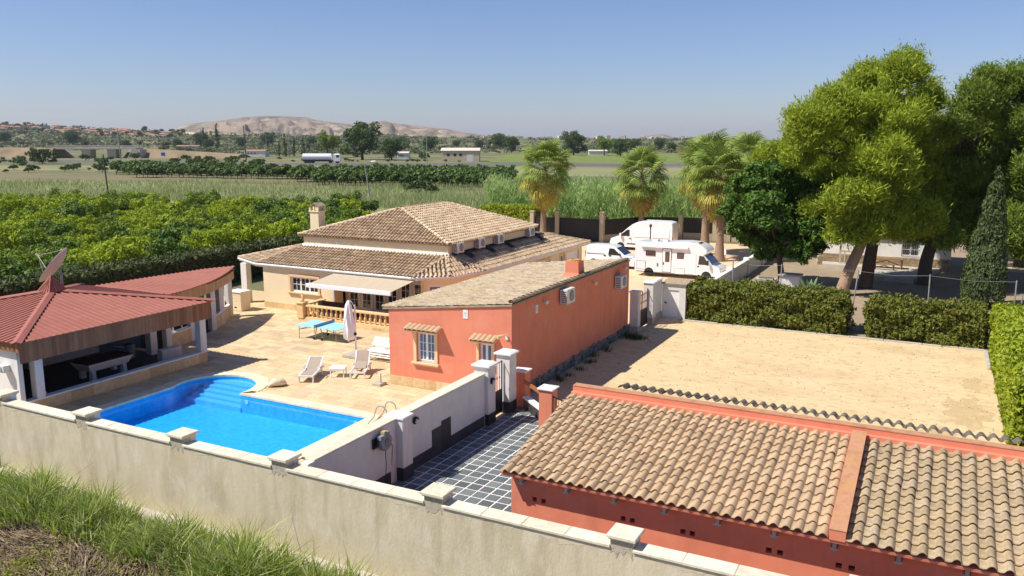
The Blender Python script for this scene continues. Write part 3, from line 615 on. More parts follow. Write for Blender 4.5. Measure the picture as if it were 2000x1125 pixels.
def ck(c):
    x, y, k = c; s = (wL*rl if k == 0 else wR*rlR)/((x*x+y*y+72)**1.5)
    pu = 1000+FPX*(Vector((x,y,2.8-CAMH)).dot(_R))/(Vector((x,y,2.8-CAMH)).dot(_F)); return -s+(10 if pu > 2005 else 0)
cand.sort(key=ck); mA = tile_mesh(wL, rl+.05, .085, .28, tileA, 10, 'A'); mB = tile_mesh(wR, rlR+.05, .10, .38, tileB, 10, 'B')
far = [MB(), MB()]
for i, (x, yy, k) in enumerate(cand):
    z = EZ+(yy-EY)*math.tan(slp)-.01; me = (mA, mB)[k]; jx, jr = random.uniform(-.009,.009), random.uniform(-.022,.022); yy -= .05*(random.random() < .025); z += random.uniform(-.003,.006)
    if i < 300: link('roof_tile', me, sh, (x+jx, yy, z), (slp+random.uniform(-.01,.01), 0, jr))
    else:
        R = Matrix.Translation((x+jx, yy, z)) @ Matrix.Rotation(slp, 4, 'X') @ Matrix.Rotation(jr, 4, 'Z')
        far[k].add([R @ v.co for v in me.vertices], [tuple(p.vertices) for p in me.polygons])
for k, m in ((0, tileAs), (1, tileBs)): stuff(part('roof_tiles', far[k], m, sh, 50))
mG = tile_mesh(.27, .62, .10, .25, tileG, 10, 'G')
for i in range(60):
    x = SX0+1.4+i*.275
    if x < SX1: link('back_tile', mG, sh, (x+.27, 23.76, 3.40+random.uniform(-.012,.012)), (math.radians(13), 0, math.pi+random.uniform(-.02,.02)))
# ------------------------------------------------------------------ salmon guest house
oh = thing('guest_house', (-18.6, 37, 0), 'salmon rendered single storey annexe with weathered lean-to tile roof', 'house')
OX0, OX1, OY0, OY1 = -21.75, -15.5, 30.0, 44.6
def oz(x): return 3.52+(x-OX0)/(OX1-OX0)*.70
w1 = (-20.26, -19.30, 1.22, 2.60); w2 = (-17.06, -16.42, 1.55, 2.45)
mb = MB(); wallhole(mb, ('y', OY0), OX0, OX1, 0, 3.45, .25, [w1, w2])
mb.hull([(OX0,OY0,3.45),(OX1,OY0,3.45),(OX1,OY0+.25,3.45),(OX0,OY0+.25,3.45)], [(OX0,OY0,oz(OX0)),(OX1,OY0,oz(OX1)),(OX1,OY0+.25,oz(OX1)),(OX0,OY0+.25,oz(OX0))])
part('front_wall', mb, salmon, oh)
mb = MB(); mb.box(OX1-.25, OX1-.001, OY0+.251, OY1, 0, oz(OX1)+.02); mb.box(OX0, OX0+.25, OY0+.251, OY1, 0, 3.5); mb.box(OX0+.25, OX1-.25, OY1-.25, OY1, 0, 3.5); part('side_wall', mb, salmon, oh)
mb = MB(); mb.box(OX0+.26, OX1-.26, OY0+.6, OY0+.65, 0, 3.3); part('inner_wall', mb, curtain, oh)
P = [(OX0-.3,OY0-.06,oz(OX0-.3)+.03),(OX1+.04,OY0-.06,oz(OX1)+.03),(OX1+.04,OY1+.05,oz(OX1)+.03),(OX0-.3,OY1+.05,oz(OX0-.3)+.03)]
mb = MB(); mb.slab(P, .07); part('roof_deck', mb, tileO, oh)
mb = MB(); tile_face(mb, P, (0,1,0), .26, .42, .075, 6, .02, .05)
cap_line(mb, (OX1-.02,OY0-.05,oz(OX1)+.08), (OX1-.02,OY1+.05,oz(OX1)+.08), .11, .4); stuff(part('roof_tiles', mb, tileO, oh))
window(oh, ('y', OY0), *w1, 2, 1, 2, -.16, glassb); surround(oh, ('y', OY0), *w1, .15, .06); hood(oh, OY0, -19.78, 1.75, 2.72, .46, 7)
window(oh, ('y', OY0), *w2, 2, 0, 0, -.16, glassb); surround(oh, ('y', OY0), *w2, .12, .06); hood(oh, OY0, -16.74, 1.22, 2.58, .40, 5)
x = OX0
while x < OX1-.05:
    e = min(x+.31, OX1); mb = MB(); mb.box(x+.003, e-.003, OY0-.025, OY0-.001, 0, .42+random.uniform(-.004,.004)); part('plinth_slab', mb, plinthm, oh); x = e
rub = M('rubble_stone', [(.16,.16,.15),(.26,.25,.23),(.10,.10,.10),(.34,.32,.29)], .9, 5, 'island')
mb = MB(); y = OY0
while y < OY1:
    z = 0
    while z < .42:
        e = random.uniform(.16,.34); h = random.uniform(.12,.2); mb.hull([(OX1-.002,y,z),(OX1+.05,y+.01,z+.01),(OX1+.05,y+e-.02,z+.01),(OX1-.002,y+e-.01,z)], [(OX1-.002,y,z+h),(OX1+random.uniform(.03,.07),y+.02,z+h-.02),(OX1+.05,y+e-.03,z+h-.02),(OX1-.002,y+e-.01,z+h)]); z += h
    y += .26
stuff(part('plinth_stones', mb, rub, oh))
mb = MB(); mb.hull([(-16.75,37.3,4.0),(-15.55,37.3,4.0),(-15.55,38.7,4.0),(-16.75,38.7,4.0)], [(-16.45,37.65,4.45),(-15.72,37.65,4.45),(-15.72,38.4,4.45),(-16.45,38.4,4.45)])
mb.hull([(-16.45,37.65,4.45),(-15.72,37.65,4.45),(-15.72,38.4,4.45),(-16.45,38.4,4.45)], [(-16.42,37.68,5.02),(-15.75,37.68,5.02),(-15.75,38.37,5.02),(-16.42,38.37,5.02)]); ch = part('chimney', mb, salmon, oh)
mb = MB(); mb.lathe([(.30,0),(.30,.05),(.2,.07),(.18,.03)], (-16.08,38.02,5.022), 14); part('chimney_ring', mb, M('mossy_ring', [(.50,.30,.06),(.42,.26,.08)], .9, 5), ch)
sg_ = M('printed_plate', [(.75,.74,.70),(.8,.79,.76)], .5, 3)
def plaque(wl, a, b, label):
    t = thing('wall_plaque', (a, wl[1], b) if wl[0] == 'y' else (wl[1], a, b), label, 'plaque'); mb = MB(); fbox(mb, wl, a-.12, a+.12, b-.19, b+.19, 0, .02); part('plate', mb, sg_, t)
    mb = MB()
    for k in (.06, .02, -.06): fbox(mb, wl, a-.06, a+.06, b+k-.008, b+k+.008, .02, .023)
    part('print', mb, grey, t)
plaque(('y', OY0), -17.72, 3.62, 'small white notice plate on the sunny salmon gable'); plaque(('x', OX1), 32.4, 3.62, 'small white notice plate on the shaded salmon side wall')
def ac(x, y, z, label, group=None, rz=0., s=1.):
    t = thing('air_conditioner', (x, y, z), label, 'air conditioner', group, rz); w, h, d = .84*s, .62*s, .32*s      # back at local x=0, facing +x
    mb = MB(); mb.bbox(.06, .06+d, -w/2, w/2, 0, h, .02); lpart('casing', mb, acm, t)
    mb = MB(); mb.lathe([(.235*s,0),(.235*s,.012),(.2*s,.02)], (.061+d,.08*s,h*.5), 22, ax='x'); lpart('fan_grille', mb, acg, t)
    for k in range(4):
        r = .05+.045*k; mb = MB(); mb.tube([(.085+d,.08*s+r*s*math.cos(q),h*.5+r*s*math.sin(q)) for q in np.linspace(0,2*math.pi,19)], .006, 5); lpart('grille_ring', mb, acm, t)
    mb = MB()
    for k in range(6): mb.box(.10, .03+d, -w/2-.006, -w/2, .07+k*h*.14, .07+k*h*.14+.05)
    lpart('side_vent', mb, acg, t)
    for q in (-.3*s, .3*s): mb = MB(); mb.box(0, .06+d, q-.02, q+.02, -.05, -.001); mb.box(0, .03, q-.02, q+.02, -.001, .3); lpart('bracket', mb, galv, t)
    mb = MB(); mb.tube([(.2,-.1,0),(.2,-.1,-.22),(.12,.05,-.35)], .012, 5); lpart('drain_hose', mb, white, t)
ac(OX1, 35.27, 3.42, 'beige air conditioner on shaded salmon wall below the roof edge, nearer the gable', None, 0, 1.12)
ac(OX1, 42.6, 2.98, 'beige air conditioner on shaded salmon wall at the end towards the parked motorhome', None, 0, 1.12)
def flood(p, ax, label):
    t = thing('flood_light', p, label, 'lamp', 'small flood lights under the salmon roof edge'); s = Vector((1,0,0)) if ax == 'x' else Vector((0,-1,0))
    mb = MB(); mb.tube([Vector((0,0,0)), s*.12], .02, 6); lpart('arm', mb, galv, t)
    mb = MB(); mb.hull([s*.1+Vector(q) for q in ((0,-.09,-.05),(0,.09,-.05),(0,.09,.04),(0,-.09,.04))], [s*.2+Vector(q) for q in ((0,-.13,-.12),(0,.13,-.12),(0,.13,.03),(0,-.13,.03))]); lpart('head', mb, acm, t)
flood((OX1,33.1,3.85),'x','flood light on salmon side wall beside the notice plate'); flood((OX1,39.0,3.8),'x','flood light on salmon side wall beneath the chimney'); flood((OX1,43.6,3.95),'x','flood light on salmon side wall above the end air conditioner')
t = thing('gable_lamp', (-15.75, OY0, 2.95), 'curved olive outdoor lamp on the gable beside the small window', 'lamp')
mb = MB(); mb.tube([(.05,0,-.1),(.05,-.12,0),(0,-.3,.02),(-.1,-.42,-.02)], .025, 6); lpart('arm', mb, acm, t); mb = MB(); mb.tube([(-.02,-.34,.0),(-.16,-.5,-.05)], [.06,.09], 8); lpart('shade', mb, sandcast, t); mb = MB(); mb.box(-.02,.1,-.05,0,-.22,-.06); lpart('box', mb, acm, t)
# ------------------------------------------------------------------ pool bar with red pyramid roof
br = thing('pool_bar', (-36.6, 24, 0), 'open sided pool bar with red corrugated pyramid roof and brown board fascia', 'pavilion')
BX0, BX1, BY0, BY1, BZ = -41.6, -31.6, 19.1, 29.0, 3.14; AP = (-36.6, 24.05, 4.03)
Cn = [(BX1,BY0,BZ),(BX1,BY1,BZ),(BX0,BY1,BZ),(BX0,BY0,BZ)]
for k, ud in ((0,(0,1,0)),(1,(1,0,0)),(2,(0,1,0)),(3,(1,0,0))):
    a, b = Cn[k], Cn[(k+1)%4]; mb = MB(); mb.slab([a, b, AP], .03); ribs(mb, [a, b, AP], ud, .29, .05, .04, 0, .05); part('roof_sheet', mb, redm, br)
for k in range(4):
    a, b = Vector(Cn[k]), Vector(AP); d = (b-a).normalized(); x = d.cross(Vector((0,0,1))).normalized()*.19; up = Vector((0,0,1))
    e0, e1 = a-d*.12, b
    mb = MB(); mb.add([e0-x+up*.045, e0+up*.12, e0+x+up*.045, e1-x+up*.045, e1+up*.12, e1+x+up*.045, e0-x+up*.03, e0+x+up*.03, e1-x+up*.03, e1+x+up*.03], [(0,1,4,3),(1,2,5,4),(0,6,7,2,1),(0,3,8,6),(2,7,9,5)]); part('hip_flashing', mb, redm, br)
mb = MB(); c = Vector(AP); B = [c+Vector((.62*math.cos(t),.62*math.sin(t),-.02)) for t in [math.pi/4+i*math.pi/2 for i in range(4)]]; T = c+Vector((0,0,.72))
mb.add(B+[T], [(0,1,4),(1,2,4),(2,3,4),(3,0,4)])
for i in range(4):
    for q in (.2,.4,.6,.8): s_ = B[i].lerp(B[(i+1)%4], q); mb.bar(s_+Vector((0,0,.02)), s_.lerp(T, .93)+Vector((0,0,.01)), .035)
    mb.bar(B[i], T, .06)
part('roof_cap', mb, redm, br)
FX = BX1-.12
y = BY0+.12
while y < BY1-.12:
    e = min(y+.195, BY1-.12); mb = MB(); mb.box(FX-.03, FX+random.uniform(0,.006), y+.003, e-.003, 2.27+random.uniform(0,.012), 3.09); part('fascia_board', mb, woodm, br); y = e
x = BX0+.1
while x < FX-.04:
    e = min(x+.195, FX-.035); mb = MB(); mb.box(x+.003, e-.003, BY0+.12, BY0+.15, 2.72+random.uniform(0,.012), 3.09); part('fascia_board', mb, redm if x < -60 else woodm, br); x = e
mb = MB(); mb.box(BX0+.2, FX-.04, BY1-.15, BY1-.12, 2.45, 3.08); part('rear_fascia', mb, woodm, br)
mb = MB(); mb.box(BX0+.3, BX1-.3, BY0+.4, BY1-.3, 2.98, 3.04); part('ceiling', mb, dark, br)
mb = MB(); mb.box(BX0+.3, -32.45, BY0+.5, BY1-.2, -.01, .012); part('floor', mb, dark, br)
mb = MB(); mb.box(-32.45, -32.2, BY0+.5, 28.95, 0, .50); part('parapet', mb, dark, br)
mb = MB(); mb.bbox(-32.52, -32.13, BY0+.5, 29.02, .502, .56, .01); part('parapet_cap', mb, whitep, br)
y = BY0+.5
while y < 28.94:
    e = min(y+random.uniform(.85,1.05), 28.95); mb = MB(); mb.box(-32.199, -32.175, y+.004, e-.004, 0, .497); part('parapet_slab', mb, plinthm, br); y = e
for (x0,x1,y0,y1) in ((-32.5,-32.15,28.55,28.93),(-32.5,-32.15,20.05,20.4)):
    mb = MB(); mb.box(x0,x1,y0,y1,.562,2.98); part('post', mb, white, br)
mb = MB(); mb.box(BX0+.3, -32.21, BY0+.3, BY0+.5, 0, 2.97); part('end_wall', mb, white, br)
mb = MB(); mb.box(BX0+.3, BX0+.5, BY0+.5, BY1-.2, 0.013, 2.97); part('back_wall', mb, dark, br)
mb = MB(); mb.box(-36.0,-35.6,28.4,28.8,.013,2.97); part('post', mb, white, br)
mb = MB(); mb.box(-39.2,-38.6,23.8,27.6,.013,1.35); part('counter', mb, white, br)
mb = MB(); mb.box(-34.3,-33.95,27.7,28.9,.013,.62); part('bench_wall', mb, white, br)
mb = MB(); mb.lathe([(.02,0),(.14,.02),(.16,.1),(.16,.16),(.1,.2)], (0,0,0), 14, ax='y'); 
hx = thing('wall_horn', (-32.9, BY0+.3, 1.9), 'white box speaker on the end wall of the bar beside its corner post', 'speaker')
mb = MB(); mb.box(-.2,.2,-.28,0,-.1,.18); lpart('case', mb, acm, hx); mb = MB(); mb.lathe([(.15,-.281),(.15,-.36),(.05,-.37)], (-.05,0,.04), 16, ax='y'); lpart('cone', mb, white, hx)
pt = thing('pool_table', (-34.65, 24.9, .013), 'white pool table with dark red cloth standing inside the bar', 'pool table')
mb = MB(); mb.hull([(-.48,-1.0,.42),(.48,-1.0,.42),(.48,1.0,.42),(-.48,1.0,.42)], [(-.66,-1.2,.80),(.66,-1.2,.80),(.66,1.2,.80),(-.66,1.2,.80)]); lpart('cabinet', mb, whitep, pt)
for a, b in ((-.36,-.82),(.36,-.82),(-.36,.82),(.36,.82)):
    mb = MB(); mb.hull([(a-.14,b-.1,0),(a+.14,b-.1,0),(a+.14,b+.1,0),(a-.14,b+.1,0)], [(a-.1,b-.09,.421),(a+.1,b-.09,.421),(a+.1,b+.09,.421),(a-.1,b+.09,.421)]); lpart('leg', mb, whitep, pt)
mb = MB(); mb.box(-.55,.55,-1.09,1.09,.802,.815); lpart('cloth', mb, felt, pt)
mb = MB()
for q in ((-.66,.66,-1.2,-1.09),(-.66,.66,1.09,1.2),(-.66,-.55,-1.09,1.09),(.55,.66,-1.09,1.09)): mb.box(*q,.802,.85)
lpart('cushion_rail', mb, felt, pt)
for a in (-.6,.6):
    for b in (-1.14,0,1.14): mb = MB(); mb.lathe([(.07,0),(.07,.008)], (a,b,.851), 10); lpart('pocket', mb, black, pt)
bk = thing('bucket', (-33.0, 20.75, .013), 'round white plastic bucket behind the low bar parapet by the corner post', 'bucket')
mb = MB(); mb.lathe([(.16,0),(.2,.42),(.22,.44),(.2,.5),(.05,.53)], k=16); lpart('body', mb, pvc, bk, True)
gb = thing('waste_bin', (-36.2, 27.6, .013), 'grey waste bin with dark lid inside the bar', 'bin'); mb = MB(); mb.lathe([(.22,0),(.27,.7),(.28,.72)], k=16); lpart('body', mb, grey, gb, True); mb = MB(); mb.lathe([(.29,.721),(.28,.8),(.1,.84)], k=16); lpart('lid', mb, black, gb, True)
# satellite dish behind the bar
dc = PY(112, 518, 28.2)
sd = thing('satellite_dish', (dc.x+.25, 28.2, 0), 'large white satellite dish on a mast behind the bar roof', 'satellite dish')
dvw = ray(112, 518).normalized(); drt = dvw.cross(Vector((0,0,1))).normalized(); ax_ = (-drt*.74+drt.cross(dvw)*.62+dvw*.15).normalized(); q_ = ax_.to_track_quat('Z', 'Y').to_matrix()
mb = MB(); V = []; F = []; nr, ns = 6, 28; R_ = 1.12
for i in range(nr+1):
    r = R_*i/nr
    for j in range(ns): V.append(q_ @ Vector((r*math.cos(2*math.pi*j/ns), r*math.sin(2*math.pi*j/ns), .28*(r/R_)**2)))
n = len(V); V2 = [v-ax_*.04 for v in V]
for i in range(nr): F += [(i*ns+j, i*ns+(j+1)%ns, (i+1)*ns+(j+1)%ns, (i+1)*ns+j) for j in range(ns)]
F2 = [tuple(n+i for i in f[::-1]) for f in F]+[(nr*ns+j, nr*ns+(j+1)%ns, n+nr*ns+(j+1)%ns, n+nr*ns+j) for j in range(ns)]
cz = dc.z-.15; mb.add([v+Vector((-.25,0,cz)) for v in V]+[v+Vector((-.25,0,cz)) for v in V2], F+F2); dishm = M('dish_white', [(.52,.46,.45),(.58,.52,.50)], .6, 2); lpart('reflector', mb, dishm, sd, True)
mb = MB(); mb.tube([(0,0,.0),(0,0,cz-.35)], .07, 10); mb.tube([(0,0,cz-.35),(-.15,0,cz-.05)], .06, 8); lpart('mast', mb, galv, sd)
fp = Vector((-.25,0,cz))+ax_*1.15; mb = MB()
for j in (0, 9, 19): mb.tube([V[nr*ns+j]+Vector((-.25,0,cz)), fp], .018, 5)
lpart('feed_arm', mb, galv, sd); mb = MB(); mb.tube([fp-ax_*.05, fp+ax_*.15], .06, 8); lpart('receiver', mb, acm, sd)
# ------------------------------------------------------------------ curved annex behind the bar
an = thing('curved_annexe', (-38, 33, 0), 'pool kitchen annexe with curved red corrugated roof and pale board fascia', 'pavilion')
fe = [G(u, v, 3.02) for u, v in ((330,575),(350,570),(372,564),(393,556.5),(412,550),(430,542),(446,533),(459,523.5))]
bk_ = [G(398, 523.5, 3.25), G(290, 540, 3.25), G(178, 557.5, 3.25)]
roofpts = [(p.x, p.y) for p in fe]+[(p.x, p.y) for p in bk_]
def rz_(x, y): return 3.02+max(0, min(.24, (-36.2-x)*.045))
mb = MB(); P = [(x, y, rz_(x, y)) for x, y in roofpts]; mb.poly(P); mb.poly([(x, y, z-.04) for x, y, z in P])
for i in range(len(P)): j = (i+1) % len(P); mb.poly([P[i], P[j], (P[j][0],P[j][1],P[j][2]-.04), (P[i][0],P[i][1],P[i][2]-.04)])
y = min(p[1] for p in P)
while y < max(p[1] for p in P):
    hs = sorted(P[i][0]+(P[(i+1)%len(P)][0]-P[i][0])*(y-P[i][1])/(P[(i+1)%len(P)][1]-P[i][1]) for i in range(len(P)) if (P[i][1]-y)*(P[(i+1)%len(P)][1]-y) < 0)
    if len(hs) >= 2:
        a, b = hs[0], hs[-1]+.04; mb.hull([(a,y-.05,rz_(a,y)+.003),(b,y-.05,rz_(b,y)+.003),(b,y+.05,rz_(b,y)+.003),(a,y+.05,rz_(a,y)+.003)], [(a,y-.025,rz_(a,y)+.04),(b,y-.025,rz_(b,y)+.04),(b,y+.025,rz_(b,y)+.04),(a,y+.025,rz_(a,y)+.04)])
    y += .29
part('roof_sheet', mb, redm, an)
fi = [Vector((p.x, p.y))for p in fe]
def inset(k, d):
    p0, p1 = fi[max(0,k-1)], fi[min(len(fi)-1,k+1)]; t = (p1-p0).normalized(); return fi[k]+Vector((-t.y, t.x))*d
ins = [inset(k, .10) for k in range(len(fi))]; rs_ = resample([tuple(p) for p in ins], .17)
for i in range(len(rs_)-1):
    a, b = Vector(rs_[i]), Vector(rs_[i+1]); t = (b-a).normalized(); nn = Vector((-t.y, t.x))*.03; a2, b2 = a+t*.003, b-t*.003
    mb = MB(); mb.prism([tuple(a2),tuple(b2),tuple(b2+nn),tuple(a2+nn)], 2.36, 2.99); part('fascia_board', mb, wood2, an)
wl_ = [inset(k, .42) for k in range(len(fi))]
def along(t):
    k = t*(len(wl_)-1); i = min(int(k), len(wl_)-2); return wl_[i].lerp(wl_[i+1], k-i)
for t in (.02,.35,.66,.80,.97):
    c = along(t); mb = MB(); mb.box(c.x-.17,c.x+.17,c.y-.17,c.y+.17,0,2.98); part('column', mb, white, an)
for t0, t1 in ((.0,.35),(.66,.97)):
    pp = [along(t0+(t1-t0)*k/6) for k in range(7)]
    for i in range(6):
        a, b = pp[i], pp[i+1]; t = (b-a).normalized(); nn = Vector((-t.y,t.x))*.2
        mb = MB(); mb.prism([tuple(a-nn*.55),tuple(b-nn*.55),tuple(b+nn*.4),tuple(a+nn*.4)], 0, .78); part('low_wall', mb, plinthm, an)
        mb = MB(); mb.prism([tuple(a-nn*.7),tuple(b-nn*.7),tuple(b+nn*.5),tuple(a+nn*.5)], .782, .85); part('ledge', mb, whitep, an)
        if t0 < .1:
            m_ = MB(); q0, q1 = a+nn*.1, b+nn*.1; t2 = Vector((-t.y,t.x))*.03
            m_.prism([tuple(q0),tuple(q1),tuple(q1+t2),tuple(q0+t2)], .852, .9); m_.prism([tuple(q0),tuple(q1),tuple(q1+t2),tuple(q0+t2)], 1.9, 1.95)
            if i % 2 == 0: m_.prism([tuple(q0),tuple(q0+t*.05),tuple(q0+t*.05+t2),tuple(q0+t2)], .9, 1.9)
            w_ = part('window', m_, pvc, an)
inn = [inset(k, 2.0) for k in range(len(fi))]
for i in range(len(inn)-1):
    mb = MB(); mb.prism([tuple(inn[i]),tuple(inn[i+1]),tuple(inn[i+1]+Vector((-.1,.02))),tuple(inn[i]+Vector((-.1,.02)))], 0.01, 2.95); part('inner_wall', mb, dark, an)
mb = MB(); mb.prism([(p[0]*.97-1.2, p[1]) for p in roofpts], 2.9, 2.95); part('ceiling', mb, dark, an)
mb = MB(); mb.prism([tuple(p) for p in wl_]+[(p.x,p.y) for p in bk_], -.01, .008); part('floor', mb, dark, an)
cb = thing('garden_cabinet', (0,0,0), 'cream slatted storage cabinet with white top beside the curved annexe', 'cabinet'); c = G(462, 607); cb.location = (c.x, c.y+.35, 0); WT[cb.name] = Vector(cb.location)
mb = MB(); mb.box(-.55,.5,-.4,.4,.02,1.22); lpart('body', mb, cream, cb); mb = MB(); mb.bbox(-.62,.57,-.46,.46,1.222,1.30,.02); lpart('top', mb, whitep, cb)
for k in range(6): mb = MB(); mb.box(-.54,.49,-.412,-.401,.06+k*.19,.23+k*.19); lpart('slat', mb, cream, cb)
mb = MB(); mb.box(-.1,.1,-.425,-.413,.2,.28); lpart('handle', mb, black, cb)
# ------------------------------------------------------------------ main villa
vh = thing('villa', (-32, 48, 0), 'cream villa with two tier terracotta tiled hip roof and awning', 'house')
Z0, Z1, Z2, ZR = 2.92, 3.95, 4.66, 6.42
E_ = [(-42.9,41.9,Z0),(-40.0,40.5,Z0),(-27.5,40.35,Z0),(-25.75,41.75,Z0),(-24.95,44.5,Z0),(-24.75,61.5,Z0)]
U1, U2, U3 = (-38,43,Z1), (-26.6,43,Z1), (-26.6,56.5,Z1)
LB, LT, BL, BT = (-42.9,54,Z0), (-38,54,Z1), (-40,61.5,Z0), (-38,56.5,Z1)
lowf = [([E_[0],E_[1],U1],(2.9,-1.4,0)),([E_[1],E_[2],U2,U1],(1,0,0)),([E_[2],E_[3],U2],(1.75,1.4,0)),([E_[3],E_[4],U2],(.8,2.75,0)),([E_[4],E_[5],U3,U2],(0,1,0)),([LB,E_[0],U1,LT],(0,1,0)),([E_[5],BL,BT,U3],(1,0,0))]
mb = MB(); mt = MB()
for P, ud in lowf: mb.slab(P, .09); tile_face(mt, P, ud, .26, .36, .12, 8, .012, .06, .64)
for a, b in ((E_[1],U1),(E_[2],U2),(E_[3],U2),(E_[4],U2),(E_[0],U1),(E_[5],U3)): cap_line(mt, a, b)
part('lower_roof_deck', mb, tileO, vh); stuff(part('lower_roof_tiles', mt, tileH, vh))
Q = [(-38.3,42.84,Z2),(-26.4,42.84,Z2),(-26.4,55.3,Z2),(-38.3,55.3,Z2)]; R1, R2 = (-32.2,46.2,ZR), (-32.2,51.8,ZR)
mb = MB(); mt = MB(); mc = MB()
for P, ud in (([Q[0],Q[1],R1],(1,0,0)),([Q[1],Q[2],R2,R1],(0,1,0)),([Q[2],Q[3],R2],(1,0,0)),([Q[3],Q[0],R1,R2],(0,1,0))): mb.slab(P, .1); tile_face(mt, P, ud, .26, .36, .12, 8, .012, .06, .64)
for a, b in ((Q[0],R1),(Q[1],R1),(Q[2],R2),(Q[3],R2),(R1,R2)): cap_line(mc, a, b, .13, .4)
part('upper_roof_deck', mb, tileO, vh); stuff(part('upper_roof_tiles', mt, tileH, vh)); stuff(part('hip_tiles', mc, capm, vh))
mb = MB(); mb.box(-38,-26.6,43,54.9,2.5,Z2+.02); part('upper_wall', mb, cream, vh)
mb = MB(); mb.hull([(-38.1,42.88,Z1-.05),(-26.5,42.88,Z1-.05),(-26.5,43,Z1-.05),(-38.1,43,Z1-.05)],[(-38.1,42.93,Z1+.14),(-26.5,42.93,Z1+.14),(-26.5,43,Z1+.14),(-38.1,43,Z1+.14)]); part('flashing', mb, whitep, vh)
tar = M('black_roof_membrane', [(.02,.02,.022),(.035,.034,.034)], .8, 6, bump=.5)
mb = MB(); mb.slab([(-26.35,43.4,Z1+.06),(-26.35,56.4,Z1+.06),(-26.62,56.4,Z1+.16),(-26.62,43.4,Z1+.16)], .03)
for y in (44.6, 47.4, 50.0, 54.8): mb.slab([(-25.85,y,Z1-.20),(-25.85,y+.5,Z1-.20),(-26.4,y+.5,Z1+.085),(-26.4,y,Z1+.085)], .03)
part('roof_membrane', mb, tar, vh)
# ground floor walls
wv = PY(563, 537, 40.5); wv2 = PY(617, 565, 40.5); ww_ = (wv.x+.08, wv2.x+.1, 1.25, 2.25)
mb = MB(); wallhole(mb, ('y', 40.62), -39.5, -33.7, 0, 2.88, .25, [ww_]); mb.box(-39.5,-39.25,40.871,54,0,2.88)
mb.box(-33.95,-33.7,40.871,41.6,0,2.88); part('front_wall', mb, cream, vh)
window(vh, ('y', 40.62), *ww_, 3, 1, 1, -.14, glass); surround(vh, ('y', 40.62), *ww_, .15, .06)
x = -39.5
while x < -33.75:
    e = min(x+random.choice((.42,.6)), -33.7); mb = MB(); mb.box(x+.003, e-.003, 40.595, 40.619, 0, .40); part('plinth_slab', mb, plinthm, vh); x = e
dr = [(-33.5+i*1.0, -33.5+i*1.0+.9, .26, 2.35) for i in range(6)]
mb = MB(); wallhole(mb, ('y', 41.85), -33.7, -27.45, 0, 2.88, .2, dr); part('recess_wall', mb, cream, vh)
for q in dr: window(vh, ('y', 41.85), *q, 1, 1, 3, -.1, glass, .075, 'french_door')
mb = MB(); mb.box(-39.2,-27,43.6,43.7,0,2.8); part('inner_wall', mb, curtain, vh)
bay = [(-27.45,41.2),(-25.95,42.25),(-25.35,44.5),(-25.2,61.0)]
mb = MB()
for i in range(2):
    a, b = Vector(bay[i]), Vector(bay[i+1]); t = (b-a).normalized(); nn = Vector((-t.y,t.x))*.2
    for f0, f1, z0, z1 in ((0,.22,0,2.88),(.78,1,0,2.88),(.22,.78,2.35,2.88)): p0, p1 = a.lerp(b,f0), a.lerp(b,f1); mb.prism([tuple(p0),tuple(p1),tuple(p1+nn),tuple(p0+nn)], z0, z1)
mb.box(-27.45,-27.2,41.2,42.05,0,2.88); part('bay_wall', mb, cream, vh)
for i in range(2):
    a, b = Vector(bay[i]), Vector(bay[i+1]); t = (b-a).normalized(); nn = Vector((-t.y,t.x)); p0, p1 = a.lerp(b,.22)+nn*.1, a.lerp(b,.78)+nn*.1
    mb = MB(); mb.prism([tuple(p0),tuple(p1),tuple(p1+nn*.04),tuple(p0+nn*.04)], 0, 2.35); d_ = part('door', mb, pvc, vh)
    q0, q1 = a.lerp(b,.30)+nn*.085, a.lerp(b,.70)+nn*.085; mb = MB(); mb.prism([tuple(q0),tuple(q1),tuple(q1+nn*.01),tuple(q0+nn*.01)], .9, 2.2); part('pane', mb, glassb, d_)
sw = [(PX(1050,517,-25.2).y, PX(1073,510,-25.2).y, 1.2, 2.35), (PX(1094,512,-25.2).y, PX(1102,509,-25.2).y, 1.3, 2.4), (58.0, 60.4, 0.02, 2.4)]
mb = MB(); wallhole(mb, ('x', -25.2), 44.5, 61, 0, 2.88, .25, sw); part('side_wall', mb, cream, vh)
window(vh, ('x', -25.2), *sw[0], 2, 1, 1, -.14, glassb); surround(vh, ('x', -25.2), *sw[0], .14, .06); window(vh, ('x', -25.2), *sw[1], 1, 0, 1, -.14, curtain); surround(vh, ('x', -25.2), *sw[1], .12, .06)
mb = MB()
for k in range(8): mb.box(-25.35,-25.31,58.0,60.4,.02+k*.297,.31+k*.297)
part('garage_door', mb, pvc, vh)
mb = MB(); mb.box(-40,-25.21,60.75,61,0,2.88); part('rear_wall', mb, cream, vh)
mb = MB()
mb.tube([Vector(p)+Vector((0,-.05,-.02)) for p in E_[:3]], .075, 8); mb.tube([Vector(p)+Vector((.04,-.04,-.02)) for p in E_[2:]], .075, 8); part('gutter', mb, whitep, vh, True)
mb = MB(); nE = len(E_)
inn_ = [(-41.9,42.4),(-39.6,41.0),(-27.6,40.9),(-26.2,42.1),(-25.5,44.5),(-25.3,61.4)]
for i in range(nE-1): mb.hull([(E_[i][0],E_[i][1]+.02,Z0-.20),(E_[i+1][0],E_[i+1][1]+.02,Z0-.20),(*inn_[i+1],Z0-.2),(*inn_[i],Z0-.2)], [(E_[i][0],E_[i][1]+.02,Z0-.1),(E_[i+1][0],E_[i+1][1]+.02,Z0-.1),(*inn_[i+1],Z0-.1),(*inn_[i],Z0-.1)])
part('soffit', mb, white, vh)
mb = MB(); mb.tube([(-33.55,40.55,2.75),(-33.55,40.55,.02)], .05, 8); part('downpipe', mb, whitep, vh)
